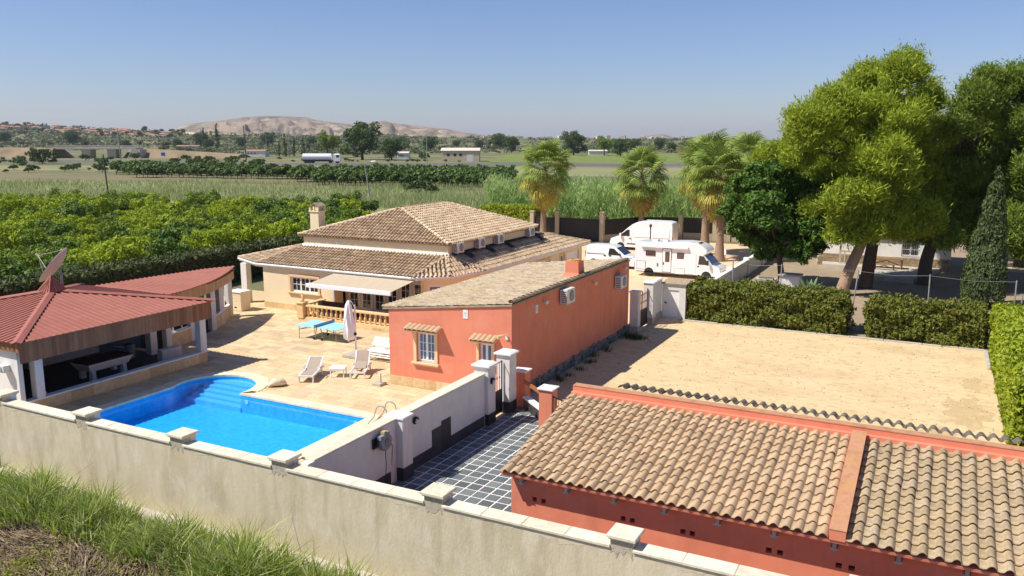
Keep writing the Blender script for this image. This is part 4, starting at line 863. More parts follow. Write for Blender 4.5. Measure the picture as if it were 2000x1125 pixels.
mb = MB(); mb.box(-42.05,-41.55,41.15,41.6,0,2.72); part('porch_column', mb, white, vh)
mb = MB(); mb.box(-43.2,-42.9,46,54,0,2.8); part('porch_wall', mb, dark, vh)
c = PX(622, 452, -38.9); mb = MB(); mb.box(-39.3,-38.55,c.y-.36,c.y+.36,3.0,6.0); ch = part('chimney', mb, cream, vh)
mb = MB(); mb.box(-39.36,-38.49,c.y-.42,c.y+.42,6.0,6.07)
for dx, dy in ((-.35,-.34),(.35,-.34),(-.35,.34),(.35,.34),(0,-.34),(0,.34)): mb.box(-38.92+dx-.06,-38.92+dx+.06,c.y+dy-.06,c.y+dy+.06,6.07,6.36)
part('chimney_head', mb, cream, ch)
mb = MB()
for s in (-1,1): mb.slab([(-38.92,c.y-.44,6.62),(-38.92,c.y+.44,6.62),(-38.92+s*.42,c.y+.44,6.36),(-38.92+s*.42,c.y-.44,6.36)], .03)
part('chimney_roof', mb, tileO, ch)
for i, (y, lb) in enumerate(((43.9,'first white air conditioner above the lower tiles, at the villa corner'),(46.6,'second white air conditioner from the villa corner above the lower tiles'),(49.2,'third white air conditioner from the villa corner above the lower tiles'),(54.0,'last white air conditioner above the lower tiles, farthest from the villa corner'))):
    ac(-26.6, y, 4.08, lb, 'air conditioners on the villa upper wall', 0, 1.)
# awning
aw = thing('awning', (-30.6, 39.6, 2.6), 'extended beige fabric awning with white front bar over the villa terrace', 'awning')
mb = MB(); mb.slab([(-33.9,38.55,2.33),(-27.75,38.55,2.33),(-27.3,40.5,2.78),(-33.3,40.5,2.78)], .012); part('cloth', mb, awn, aw)
mb = MB(); mb.bbox(-33.95,-27.7,38.40,38.548,2.14,2.38,.04); part('front_bar', mb, pvc, aw)
mb = MB(); mb.box(-33.4,-27.2,40.44,40.56,2.72,2.87); part('cassette', mb, pvc, aw)
for x in (-32.6,-28.6): mb = MB(); mb.tube([(x,40.45,2.72),(x+.6,39.6,2.48),(x-.1,38.55,2.29)], .035, 6); part('folding_arm', mb, pvc, aw)
# balustrade and terrace platform
bl = thing('balustrade', (-30, 38.4, 0), 'cast sandstone balustrade with turned balusters around the villa terrace', 'balustrade')
mb = MB(); mb.box(-34.45,-25.6,38.22,41.6,0,.24); part('platform', mb, sandcast, bl)
x = -34.45
while x < -25.6:
    e = min(x+.62, -25.6); mb = MB(); mb.box(x+.003,e-.003,38.195,38.219,0,.2); part('platform_slab', mb, plinthm, bl); x = e
mb = MB(); mb.bbox(-34.1,-25.6,38.27,38.57,.242,.32,.01); part('base_rail', mb, sandcast, bl); mb = MB(); mb.bbox(-34.42,-34.12,38.6,40.4,.242,.32,.01); part('base_rail', mb, sandcast, bl)
mb = MB(); mb.bbox(-34.1,-25.6,38.25,38.59,.962,1.06,.02); part('top_rail', mb, sandcast, bl); mb = MB(); mb.bbox(-34.44,-34.10,38.6,40.4,.962,1.06,.02); part('top_rail', mb, sandcast, bl)
bal = MB().lathe([(.075,0),(.08,.04),(.05,.07),(.075,.15),(.095,.22),(.085,.30),(.055,.42),(.045,.5),(.07,.54),(.075,.6),(.075,.638)], k=10); bme = mesh('baluster', bal, sandcast, True)
x = -33.85
while x < -25.7: link('baluster', bme, bl, (x, 38.42, .322)); x += .36
for k in range(5): link('baluster', bme, bl, (-34.27, 38.85+.34*k, .322))
mb = MB(); mb.box(-34.5,-34.04,38.15,38.6,.241,1.15); mb.bbox(-34.56,-33.98,38.09,38.66,1.151,1.22,.02); p_ = part('corner_pier', mb, sandcast, bl)
mb = MB(); mb.tube([(-34.27+.13*math.cos(t)*(1-.05*i),38.38,1.34+.09*math.sin(t)+.02*i) for i, t in enumerate(np.linspace(-2.6,2.6,11))], [.09,.1,.1,.095,.09,.085,.08,.07,.06,.055,.05], 8); part('finial', mb, sandcast, p_, True)
# ------------------------------------------------------------------ garden furniture
ts = thing('terrace_sofa', (-32.2, 39.7, .24), 'dark cushioned lounge sofa behind the stone balustrade', 'sofa')
mb = MB(); mb.bbox(-1.4,1.2,-.4,.4,.1,.45,.05); lpart('seat', mb, sofaf, ts); mb = MB(); mb.hull([(-1.4,-.55,.1),(1.2,-.55,.1),(1.2,-.38,.1),(-1.4,-.38,.1)],[(-1.4,-.62,.98),(1.2,-.62,.98),(1.2,-.48,.98),(-1.4,-.48,.98)]); lpart('backrest', mb, sofaf, ts)
for x in (-1.3,1.1):
    for y in (-.5,.3): mb = MB(); mb.box(x-.04,x+.04,y-.04,y+.04,0,.1); lpart('leg', mb, pvc, ts)
tt2 = thing('terrace_table', (-28.9, 39.8, .24), 'low grey table on the villa terrace behind the balustrade', 'table'); mb = MB(); mb.bbox(-.7,.7,-.45,.45,.66,.72,.02); lpart('table_top', mb, grey, tt2)
for x in (-.6,.6):
    for y in (-.35,.35): mb = MB(); mb.box(x-.03,x+.03,y-.03,y+.03,0,.66); lpart('leg', mb, pvc, tt2)
tn = thing('table_tennis_table', (-30.15, 35.5, .003), 'light blue outdoor table tennis table with grey net', 'table', None, 0, (1.08,1.0,1.0))
for k, (x0, x1) in enumerate(((-1.37,-.006),(.006,1.37))): mb = MB(); mb.bbox(x0,x1,-.7625,.7625,.735,.762,.004); lpart('table_top', mb, bluetop, tn)
mb = MB(); mb.box(-.006,.006,-.85,.85,.765,.92); 
netm = M('table_net', [(.22,.36,.52),(.26,.42,.6)], .9, 3); lpart('net', mb, netm, tn)
mb = MB()
for y in (-.86,.86): mb.box(-.02,.02,y-.015,y+.015,.55,.94)
lpart('net_post', mb, galv, tn)
for x in (-1.2,1.2):
    for y in (-.62,.62): mb = MB(); mb.bar((x,y,0),(x,y,.735),.035); lpart('leg', mb, galv, tn)
mb = MB()
for x in (-1.2,1.2): mb.bar((x,-.62,.5),(x,.62,.5),.03); mb.bar((x,-.62,.5),(x*.3,-.5,.7),.025)
lpart('brace', mb, galv, tn)
for x in (-.25,.25):
    mb = MB(); mb.bar((x,-.55,.12),(x,.55,.12),.05); mb.bar((x,-.5,.12),(x*.5,-.5,.73),.05); mb.bar((x,.5,.12),(x*.5,.5,.73),.05); lpart('trolley_frame', mb, galv, tn)
    for y in (-.58,.58): mb = MB(); mb.lathe([(.075,-.02),(.075,.02)], (x,y,.076), 12, ax='y'); lpart('wheel', mb, rubber, tn)
um = thing('parasol', (-26.1, 33.1, .003), 'closed white cantilever parasol tied to its pole on a square slab base', 'parasol')
mb = MB()
for a in (-.51,.01):
    for b in (-.51,.01): mb.bbox(a,a+.5,b,b+.5,.02,.16,.015)
lpart('base_slab', mb, concrete, um); mb = MB(); mb.box(-.55,.55,-.04,.04,0,.02); mb.box(-.04,.04,-.55,.55,0,.02); lpart('base_cross', mb, galv, um)
mb = MB(); mb.tube([(0,0,.16),(0,0,2.75)], .05, 10); lpart('pole', mb, pvc, um); mb = MB(); mb.lathe([(.07,0),(.07,.1),(.03,.13)], (0,0,2.74), 10); lpart('pole_cap', mb, carb, um)
V = []; F = []; zs = [.92,1.0,1.2,1.5,1.8,2.1,2.4,2.7,2.88,2.95]; rr = [.19,.27,.28,.26,.25,.23,.20,.16,.09,.03]; ns = 28
for z, r in zip(zs, rr):
    for j in range(ns): t = 2*math.pi*j/ns; k = 1+.28*math.cos(7*t+z*1.3)*min(1,(2.95-z)/1.2+.2); V.append((-.22+r*k*math.cos(t)*(.9+.1*math.sin(z*5)), -.22+r*k*math.sin(t), z+(.06*math.cos(3*t) if z < 1 else 0)))
for i in range(len(zs)-1): F += [(i*ns+j, i*ns+(j+1)%ns, (i+1)*ns+(j+1)%ns, (i+1)*ns+j) for j in range(ns)]
F.append(tuple(range(ns-1,-1,-1))); F.append(tuple(range((len(zs)-1)*ns, len(zs)*ns)))
mb = MB(); mb.add(V, F); lpart('canopy', mb, whitefab, um, 60)
mb = MB(); mb.lathe([(.07,-.06),(.09,0),(.07,.06)], (.02,-.06,1.2), 10, ax='y'); mb.tube([(.02,-.13,1.2),(.14,-.15,1.2),(.14,-.22,1.2)], .018, 6); lpart('crank', mb, carb, um); mb = MB(); mb.tube([(0,0,2.6),(-.12,-.12,2.9),(-.22,-.22,2.96)], .03, 6); lpart('arm', mb, pvc, um)
def lounger(name, x, y, rz, up, label):
    t = thing(name, (x, y, .003), label, 'sun lounger', 'sun loungers by the pool', rz)     # foot end at local -y, head at +y
    for s in (-1, 1):
        mb = MB(); mb.box(s*.33-.03, s*.33+.03, -.95, .85, .27, .35); lpart('side_rail', mb, pvc, t)
        mb = MB(); mb.hull([(s*.33-.03,-.93,0),(s*.33+.03,-.93,0),(s*.33+.03,-.85,0),(s*.33-.03,-.85,0)], [(s*.33-.03,-.93,.27),(s*.33+.03,-.93,.27),(s*.33+.03,-.78,.27),(s*.33-.03,-.78,.27)]); lpart('leg', mb, pvc, t)
        mb = MB(); mb.hull([(s*.33-.03,.5,0),(s*.33+.03,.5,0),(s*.33+.03,.58,0),(s*.33-.03,.58,0)], [(s*.33-.03,.42,.27),(s*.33+.03,.42,.27),(s*.33+.03,.6,.27),(s*.33-.03,.6,.27)]); lpart('leg', mb, pvc, t)
        mb = MB(); mb.tube([(s*.36,-.25,.35),(s*.37,-.2,.5),(s*.37,.1,.52),(s*.36,.2,.35)], .022, 6); lpart('armrest', mb, pvc, t)
    mb = MB(); mb.box(-.30,.30,-.95,-.89,.27,.345); lpart('foot_bar', mb, pvc, t)
    if up:
        a = math.radians(28); mb = MB(); mb.slab([(-.29,-.88,.345),(.29,-.88,.345),(.29,.15,.36),(-.29,.15,.36)], .02); lpart('seat', mb, beigelounge, t)
        mb = MB(); mb.slab([(-.3,.15,.362),(.3,.15,.362),(.3,.15+.82*math.cos(a),.362+.82*math.sin(a)),(-.3,.15+.82*math.cos(a),.362+.82*math.sin(a))], .03); lpart('backrest', mb, beigelounge, t)
        mb = MB(); 
        for s in (-1,1): mb._bar((s*.32,.15,.35),(s*.32,.15+.84*math.cos(a),.35+.84*math.sin(a)),.05,.05,0)
        mb._bar((-.34,.15+.84*math.cos(a),.35+.84*math.sin(a)),(.34,.15+.84*math.cos(a),.35+.84*math.sin(a)),.05,.05,0); lpart('back_frame', mb, pvc, t)
    else:
        a = math.radians(50); mb = MB(); mb.slab([(-.29,-.3,.35),(.29,-.3,.35),(.29,.15,.36),(-.29,.15,.36)], .02); lpart('seat', mb, beigelounge, t)
        mb = MB(); mb.slab([(-.3,.15,.362),(.3,.15,.362),(.3,.15+.8*math.cos(a),.362+.8*math.sin(a)),(-.3,.15+.8*math.cos(a),.362+.8*math.sin(a))], .03); lpart('backrest', mb, beigelounge, t)
        mb = MB(); mb.slab([(-.28,-.32,.36),(.28,-.32,.36),(.28,.1,.60),(-.28,.1,.60)], .03); lpart('leg_rest', mb, beigelounge, t)
        mb = MB(); 
        for s in (-1,1): mb._bar((s*.32,.15,.35),(s*.32,.15+.82*math.cos(a),.35+.82*math.sin(a)),.05,.05,0)
        lpart('back_frame', mb, pvc, t)
lounger('sun_lounger', -25.6, 29.1, math.radians(24), True, 'flat taupe and white sun lounger on the pool side of the white side table')
lounger('sun_lounger', -23.9, 30.65, math.radians(26), False, 'taupe and white sun lounger with raised folded seat near the parasol base')
st_ = thing('side_table', (-24.62, 29.85, .003), 'low square white plastic side table between the two sun loungers', 'table', None, math.radians(27))
mb = MB(); mb.bbox(-.36,.36,-.34,.34,.40,.44,.01); mb.box(-.33,.33,-.31,.31,.36,.40); lpart('table_top', mb, pvc, st_)
for a in (-.3,.3):
    for b in (-.28,.28): mb = MB(); mb.bar((a,b,0),(a,b,.36),.04); lpart('leg', mb, pvc, st_)
gs = thing('garden_sofa', (-24.3, 33.15, .003), 'white metal garden sofa with loose white cushions beside the salmon house', 'sofa')
for a in (-.95,.95):
    for b in (-.38,.38): mb = MB(); mb.bar((a,b,0),(a,b,.62),.05); lpart('leg', mb, pvc, gs)
mb = MB()
for z in (.25,.36):
    for b in (-.38,.38): mb.bar((-.95,b,z),(.95,b,z),.04)
    for a in (-.95,.95): mb.bar((a,-.38,z),(a,.38,z),.04)
for a in (-.95,.95): mb.bar((a,-.38,.62),(a,.38,.62),.04)
lpart('frame', mb, pvc, gs)
def cushion(par, x0, x1, y0, y1, z0, z1, rot=0., nm='cushion'):
    V = []; F = []; nx = ny = 6; 
    for s in (0, 1):
        for j in range(ny+1):
            for i in range(nx+1):
                a, b = i/nx*2-1, j/ny*2-1; k = (1-a**4)*(1-b**4); zc = (z0+z1)/2; V.append((x0+(x1-x0)*i/nx, y0+(y1-y0)*j/ny, zc+(z1-z0)/2*(k**.4)*(1 if s else -1)+random.uniform(-.008,.008)))
    n = (nx+1)*(ny+1)
    for j in range(ny):
        for i in range(nx): q = j*(nx+1)+i; F += [(q,q+nx+1,q+nx+2,q+1),(n+q,n+q+1,n+q+nx+2,n+q+nx+1)]
    mb = MB(); mb.add([tuple(Matrix.Rotation(rot,3,'X') @ (Vector(v)-Vector((x0,y0,z0)))+Vector((x0,y0,z0))) for v in V], F); lpart(nm, mb, whitefab, par, 60)
cushion(gs, -.92,-.02,-.36,.34,.38,.58); cushion(gs, .02,.92,-.36,.34,.38,.58); cushion(gs, -.93,-.02,.22,.72,.60,.80,math.radians(50)); cushion(gs, .02,.93,.22,.72,.60,.80,math.radians(50))
ub2 = thing('parasol_stand', (-21.95, 29.55, .003), 'empty concrete parasol stand with short pipe at the house corner', 'parasol stand'); mb = MB(); mb.bbox(-.32,.14,-.25,.25,0,.12,.02); lpart('base', mb, concrete, ub2); mb = MB(); mb.tube([(0,0,.12),(0,0,.55)], .03, 8); lpart('pipe', mb, galv, ub2)
ps = thing('rolled_cover', (-26.0, 27.25, .036), 'crumpled cream cover left lying on the pool edge', 'cover'); mb = MB(); V = []; ns = 10
for i, x in enumerate(np.linspace(-.42,.42,8)):
    r = .17*(1-abs(x/.46)**2.2)+.02
    for j in range(ns): t = 2*math.pi*j/ns; V.append((x, r*1.3*math.cos(t)*(1+.2*random.uniform(-1,1)), max(0, r*.95+r*math.sin(t)*(1+.2*random.uniform(-1,1)))))
mb.add(V, [(i*ns+j,i*ns+(j+1)%ns,(i+1)*ns+(j+1)%ns,(i+1)*ns+j) for i in range(7) for j in range(ns)]+[tuple(range(ns)), tuple(range(7*ns,8*ns))]); lpart('cloth', mb, coping, ps, 60); ps.rotation_euler = (0,0,.9)
bs = thing('blue_stool', (-39.75, 41.3, .003), 'pale blue metal stool half hidden beside the villa corner', 'stool'); mb = MB(); mb.bbox(-.25,.2,-.2,.2,.45,.49,.01); lpart('seat', mb, bluetop, bs)
for a in (-.22,.17):
    for b in (-.17,.17): mb = MB(); mb.bar((a,b,0),(a,b,.45),.03); lpart('leg', mb, bluetop, bs)
# ------------------------------------------------------------------ vehicles
def centroid(p): return Vector((sum(a for a, _ in p)/len(p), sum(b for _, b in p)/len(p)))
def body_mesh(sil, Wd, zb, k, sl=((-1,.07),(-.965,.03),(-.9,.006),(-.7,0),(0,-.012),(.7,0),(.9,.006),(.965,.03),(1,.07))):
    mb = MB(); n = len(sil); zt = max(z for _, z in sil); V = []; c = centroid(sil)
    for f, s in sl:
        for i, (x, z) in enumerate(sil):
            p0, p1 = Vector(sil[i-1]), Vector(sil[(i+1) % n]); t = (p1-p0).normalized(); nn = Vector((t.y, -t.x))
            q = Vector((x, z))-nn*s*(1. if z > zb*.9 else .5)
            V.append((q.x, f*Wd*(1-k*max(0, (z-zb)/(zt-zb))), q.y))
    m = len(sl); F = [tuple(range(n-1,-1,-1)), tuple(range((m-1)*n, m*n))]
    for j in range(m-1): F += [(j*n+i, j*n+(i+1)%n, (j+1)*n+(i+1)%n, (j+1)*n+i) for i in range(n)]
    mb.add(V, F); return mb
def vehicle(name, loc, rz, label, cat, sil, Wd, zb, k, wheels, wr, panels, front=None, extra=None):
    t = thing(name, loc, label, cat, None, rz); zt = max(z for _, z in sil)
    lpart('body', body_mesh(sil, Wd, zb, k), carw, t, 35)
    sy = lambda z: Wd*(1-k*max(0, (z-zb)/(zt-zb)))
    for nm, pts, m, e in panels:
        for s in (-1, 1):
            mb = MB(); P = [(x, s*(sy(z)+e), z) for x, z in pts]; Q = [(x, s*(sy(z)-.06), z) for x, z in pts]; mb.hull(Q, P); lpart(nm, mb, m, t)
    if front:
        for nm, x0, z0, x1, z1, w0, w1, m in front:
            d = Vector((x1-x0, z1-z0)).normalized(); nn = Vector((d.y, -d.x))*.012
            if nn.x < 0 and x0 > 1: nn = -nn
            mb = MB(); a = [(x0,-w0,z0),(x0,w0,z0),(x1,w1,z1),(x1,-w1,z1)]; b = [(x+nn.x,y,z+nn.y+.002) for x, y, z in a]; a = [(x-nn.x*3,y,z-nn.y*3) for x, y, z in a]; mb.hull(a, b); lpart(nm, mb, m, t)
    for x in wheels:
        for s in (-1, 1):
            y = s*(Wd-.11); mb = MB(); mb.lathe([(wr*.62,-.11),(wr*.95,-.11),(wr,-.08),(wr,.08),(wr*.95,.11),(wr*.62,.11)], (x,y,wr), 22, ax='y'); w_ = lpart('wheel', mb, rubber, t, 50)
            mb = MB(); mb.lathe([(wr*.62,.0),(wr*.6,.1),(wr*.3,.075),(wr*.12,.1),(.01,.1)] if s > 0 else [(.01,-.1),(wr*.12,-.1),(wr*.3,-.075),(wr*.6,-.1),(wr*.62,.0)], (x,y,wr), 18, ax='y'); lpart('rim', mb, silver, w_, 50)
            mb = MB(); r = wr*1.18; pts = [(x+r*math.cos(a), wr+r*math.sin(a)) for a in np.linspace(-.25, math.pi+.25, 16)]; P = [(a, s*(Wd+.004), b) for a, b in pts]; Q = [(a, s*(Wd-.2), b) for a, b in pts]; mb.hull(Q, P); lpart('wheel_arch', mb, carb, t)
    if extra: extra(t, sy)
    return t
def camper_extra(t, sy):
    W2 = 1.15
    def sp(nm, x0, x1, z0, z1, m, c=.012, s=-1): mb = MB(); mb.bbox(x0, x1, -W2-c if s < 0 else W2-.02, -W2+.02 if s < 0 else W2+c, z0, z1, .004); return lpart(nm, mb, m, t)
    for x0, x1, z0, z1 in ((.95,1.75,1.72,2.12),(3.55,4.1,1.62,2.08)):
        w = sp('window', x0, x1, z0, z1, carb, .014); 
        mb = MB(); mb.box(x0+.05, x1-.05, -W2-.02, -W2-.014, z0+.05, z1-.05); lpart('pane', mb, brownglass, w)
    d = sp('habitation_door', 2.35, 3.1, .45, 2.38, acg, .012); mb = MB(); mb.bbox(2.39,3.06,-W2-.02,-W2-.011,.49,2.34,.003); lpart('door_leaf', mb, pvc, d); mb = MB(); mb.box(2.58,2.95,-W2-.026,-W2-.02,1.28,2.12); lpart('pane', mb, brownglass, d); mb = MB(); mb.box(2.42,2.5,-W2-.045,-W2-.02,1.05,1.25); lpart('handle', mb, carb, d)
    for x0, x1, z0, z1 in ((.2,.95,.55,1.25),(3.35,4.2,.35,.85)):
        h = sp('locker_hatch', x0, x1, z0, z1, acg, .008); mb = MB(); mb.bbox(x0+.03,x1-.03,-W2-.016,-W2-.0075,z0+.03,z1-.03,.002); lpart('hatch_lid', mb, carw, h)
    mb = MB(); mb.bbox(.55,4.45,-W2-.16,-W2+.05,2.42,2.6,.03); lpart('awning_case', mb, pvc, t)
    for x, w in ((1.2,.5),(2.1,.45)): mb = MB(); mb.hull([(x,-.35,2.76),(x+w,-.35,2.76),(x+w,.25,2.76),(x,.25,2.76)],[(x+.05,-.3,2.93),(x+w-.05,-.3,2.93),(x+w-.05,.2,2.93),(x+.05,.2,2.93)]); lpart('roof_vent', mb, acm, t)
    mb = MB(); mb.hull([(5.05,-.5,2.86),(5.6,-.5,2.60),(5.6,.5,2.60),(5.05,.5,2.86)],[(5.07,-.48,2.90),(5.62,-.48,2.64),(5.62,.48,2.64),(5.07,.48,2.90)]); lpart('skylight', mb, brownglass, t)
    mb = MB(); mb.tube([(6.02,-1.1,1.5),(6.1,-1.32,1.5)], .03, 6); mb.box(6.02,6.14,-1.46,-1.3,1.25,1.62); lpart('mirror', mb, carb, t)
    for y in (-.85,.85): mb = MB(); mb.bbox(6.72,6.98,y-.16,y+.16,.86,1.02,.02); lpart('headlight', mb, glassb, t)
    for y in (-1.0,1.0): mb = MB(); mb.box(-.03,.02,y-.08,y+.08,.7,1.1); lpart('tail_lamp', mb, redlamp, t)
    mb = MB(); mb.lathe([(.05,-.03),(.06,0),(.04,.05)], (1.95,-W2-.02,1.12), 8); mb.box(1.9,2.0,-W2-.05,-W2,.9,1.05); lpart('porch_lamp', mb, acg, t)
cs = [(0,.42),(1.0,.36),(4.9,.36),(6.95,.32),(7.06,.45),(7.08,.75),(6.98,1.0),(6.45,1.22),(6.35,1.28),(5.72,2.02),(5.95,2.12),(6.0,2.28),(5.85,2.5),(5.5,2.72),(5.0,2.88),(4.3,2.93),(3.2,2.88),(2.6,2.80),(.5,2.78),(.12,2.74),(0,2.6)]
vehicle('motorhome', (-22.0, 65.7, -.02), 0, 'white motorhome with awning case parked beside the white garden wall', 'motorhome', cs, 1.15, 2.2, .05, (1.25, 5.95), .34,
    [('side_window', [(5.28,1.25),(6.15,1.25),(5.72,1.92),(5.35,1.95)], carg, .012), ('skirt', [(.15,.34),(4.9,.34),(4.9,.42),(.15,.42)], acg, .004), ('door_line', [(5.1,.5),(5.12,.5),(5.12,2.0),(5.1,2.0)], acg, .004), ('door_handle', [(5.2,1.05),(5.36,1.05),(5.36,1.14),(5.2,1.14)], carb, .02)],
    [('windscreen', 6.37,1.29,5.76,1.98,.98,.9,carg), ('grille', 7.07,.5,7.08,.72,.6,.6,carb)], camper_extra)
bs_ = [(0,.38),(.1,.25),(4.25,.22),(4.38,.32),(4.40,.72),(4.32,.90),(3.95,1.02),(3.42,1.10),(2.66,1.66),(2.45,1.76),(1.9,1.81),(.5,1.82),(.12,1.76),(.02,1.3)]
def small_extra(t, sy):
    for s in (-1,1):
        mb = MB(); mb.box(2.95,3.08,s*.92-.02,s*.92+.02,1.06,1.1); mb.bbox(2.94,3.1,min(s*.9,s*1.1),max(s*.9,s*1.1),1.08,1.26,.03); lpart('mirror', mb, carb, t)
        mb = MB(); mb.hull([(3.98,s*.9,.86),(4.3,s*.62,.86),(4.3,s*.62,.96),(3.98,s*.9,.96)],[(4.02,s*.95,.86),(4.37,s*.66,.84),(4.34,s*.66,.92),(4.0,s*.93,.97)]); lpart('headlight', mb, carb, t)
        mb = MB(); mb.box(-.02,.03,s*.8-.06,s*.8+.06,.8,1.3); lpart('tail_lamp', mb, redlamp, t)
    mb = MB(); mb.box(4.36,4.42,-.85,.85,.28,.62); lpart('bumper', mb, carb, t)
vehicle('small_van', (-27.5, 68.3, -.02), 0, 'small white panel van with black sill mouldings parked beside the villa', 'van', bs_, .92, 1.0, .13, (.75, 3.5), .32,
    [('side_window', [(2.02,1.1),(3.12,1.08),(2.98,1.2),(2.5,1.6),(2.1,1.62)], carg, .012), ('sill_moulding', [(1.2,.42),(3.02,.42),(2.95,.54),(1.27,.54)], carb, .02), ('door_line', [(1.95,.5),(1.965,.5),(1.965,1.66),(1.95,1.66)], acg, .003), ('slide_rail', [(.1,1.12),(1.7,1.12),(1.7,1.15),(.1,1.15)], acg, .004), ('door_handle', [(1.62,.98),(1.82,.98),(1.82,1.05),(1.62,1.05)], carb, .018), ('door_handle', [(2.08,.98),(2.28,.98),(2.28,1.05),(2.08,1.05)], carb, .018)],
    [('windscreen', 3.40,1.115,2.68,1.655,.8,.68,carg)], small_extra).scale = (1.06,1.06,1.06)
tsil = [(0,.5),(.05,.32),(6.35,.30),(6.5,.42),(6.53,.8),(6.42,1.12),(6.0,1.28),(5.6,1.42),(4.75,2.18),(4.2,2.62),(3.7,2.86),(3.1,2.96),(.4,2.98),(.08,2.9),(0,2.5)]
def van_extra(t, sy):
    for s in (-1,1):
        mb = MB(); mb.bbox(5.25,5.42,min(s*.98,s*1.26),max(s*.98,s*1.26),1.32,1.72,.04); lpart('mirror', mb, carw, t)
        mb = MB(); mb.hull([(6.05,s*.98,.98),(6.38,s*.74,.98),(6.35,s*.74,1.16),(6.0,s*.98,1.2)],[(6.1,s*1.02,.98),(6.46,s*.78,.98),(6.40,s*.78,1.16),(6.02,s*1.01,1.2)]); lpart('headlight', mb, carb, t)
        mb = MB(); mb.box(-.02,.04,s*.95-.07,s*.95+.07,.95,1.5); lpart('tail_lamp', mb, redlamp, t)
    mb = MB(); mb.box(6.46,6.56,-.95,.95,.36,.72); lpart('bumper', mb, carb, t); mb = MB(); mb.box(-.012,.0,-.012,.012,.6,2.7); lpart('rear_door_seam', mb, acg, t)
    mb = MB()
    for y in (-.7,.7): mb.box(.5,3.2,y-.02,y+.02,2.97,3.01)
    lpart('roof_rail', mb, acm, t)
vehicle('panel_van', (-23.15, 80.2, -.02), math.pi, 'tall white high roof panel van parked before the black fence panels', 'van', tsil, 1.02, 1.3, .12, (1.2, 5.35), .36,
    [('side_window', [(4.42,1.45),(5.45,1.42),(5.3,1.6),(4.72,2.06),(4.45,2.08)], carg, .012), ('pressing', [(2.3,1.4),(4.0,1.4),(4.0,2.25),(2.3,2.25)], carw, .010), ('pressing', [(.35,1.4),(2.1,1.4),(2.1,2.25),(.35,2.25)], carw, .010), ('side_moulding', [(.2,.62),(4.7,.62),(4.7,.72),(.2,.72)], carb, .012), ('door_line', [(4.2,.6),(4.215,.6),(4.215,2.3),(4.2,2.3)], acg, .003), ('door_handle', [(4.28,1.18),(4.46,1.18),(4.46,1.26),(4.28,1.26)], carb, .018)],
    [('windscreen', 5.58,1.44,4.80,2.14,.86,.74,carg)], van_extra)
lp = thing('lamp_post', (PY(1271,440,71.5).x, 71.5, -.02), 'slim black lamp post standing between the motorhome and the panel van', 'lamp post'); zt = PY(1271,437,71.5).z
mb = MB(); mb.lathe([(.12,0),(.12,.25),(.06,.35)], k=10); mb.tube([(0,0,.3),(0,0,zt-.3)], .05, 8); lpart('post', mb, black, lp); mb = MB(); mb.lathe([(.05,0),(.11,.05),(.13,.22),(.04,.3),(.01,.36)], (0,0,zt-.32), 10); lpart('lantern', mb, carb, lp)
# ------------------------------------------------------------------ back fence, gate
bf = thing('back_fence', (-30, 86, -.02), 'peach pillared fence with black sheet panels along the car park', 'fence')
FP = [(1040,84.),(1089,84.),(1176,84.),(1252,89.),(1330,90.5),(1397,91.),(1424,91.),(1500,91.)]
fpos = [(PY(u, 440, y).x, y) for u, y in FP]; hts = [3.0,3.15,3.2,2.9,2.7,2.7,2.9,2.7]
for (x, y), h in zip(fpos, hts):
    mb = MB(); mb.box(x-.23,x+.23,y-.23,y+.23,-.02,h); p_ = part('pillar', mb, peachpost, bf); mb = MB(); mb.bbox(x-.28,x+.28,y-.28,y+.28,h+.001,h+.1,.03); part('pillar_cap', mb, peachpost, p_)
for i in range(len(fpos)-1):
    if i == 1: continue
    a, b = Vector(fpos[i]), Vector(fpos[i+1]); t = (b-a).normalized(); nn = Vector((-t.y,t.x)); a, b = a+t*.29, b-t*.29
    mb = MB(); q = nn*.12; mb.prism([tuple(a-q),tuple(b-q),tuple(b+q),tuple(a+q)], -.02, .75); part('base_wall', mb, peachpost, bf)
    n = max(1, round((b-a).length/1.6))
    for k in range(n):
        c0, c1 = a.lerp(b, k/n)+t*.006, a.lerp(b, (k+1)/n)-t*.006; q = nn*.02; mb = MB(); mb.prism([tuple(c0-q),tuple(c1-q),tuple(c1+q),tuple(c0+q)], .78, 2.45); part('panel', mb, black, bf)
gt = thing('vehicle_gate', ((fpos[1][0]+fpos[2][0])/2, 84, -.02), 'wide black sheet sliding gate with spiked top between peach pillars', 'gate'); x0, x1 = fpos[1][0]+.3, fpos[2][0]-.3
mb = MB(); mb.box(x0,x1,83.97,84.02,.06,2.45); part('gate_sheet', mb, black, gt)
mb = MB()
for q in ((x0,x1,.03,.12),(x0,x1,2.4,2.48),(x0,x0+.08,.12,2.4),(x1-.08,x1,.12,2.4)): mb.box(q[0],q[1],83.93,83.965,q[2],q[3])
part('gate_frame', mb, black, gt)
for k in range(24): x = x0+.1+(x1-x0-.2)*k/23; mb = MB(); mb.tube([(x,83.99,2.45),(x,83.99,2.58),(x,83.99,2.66)], [.018,.018,.002], 5); part('spike', mb, iron, gt)
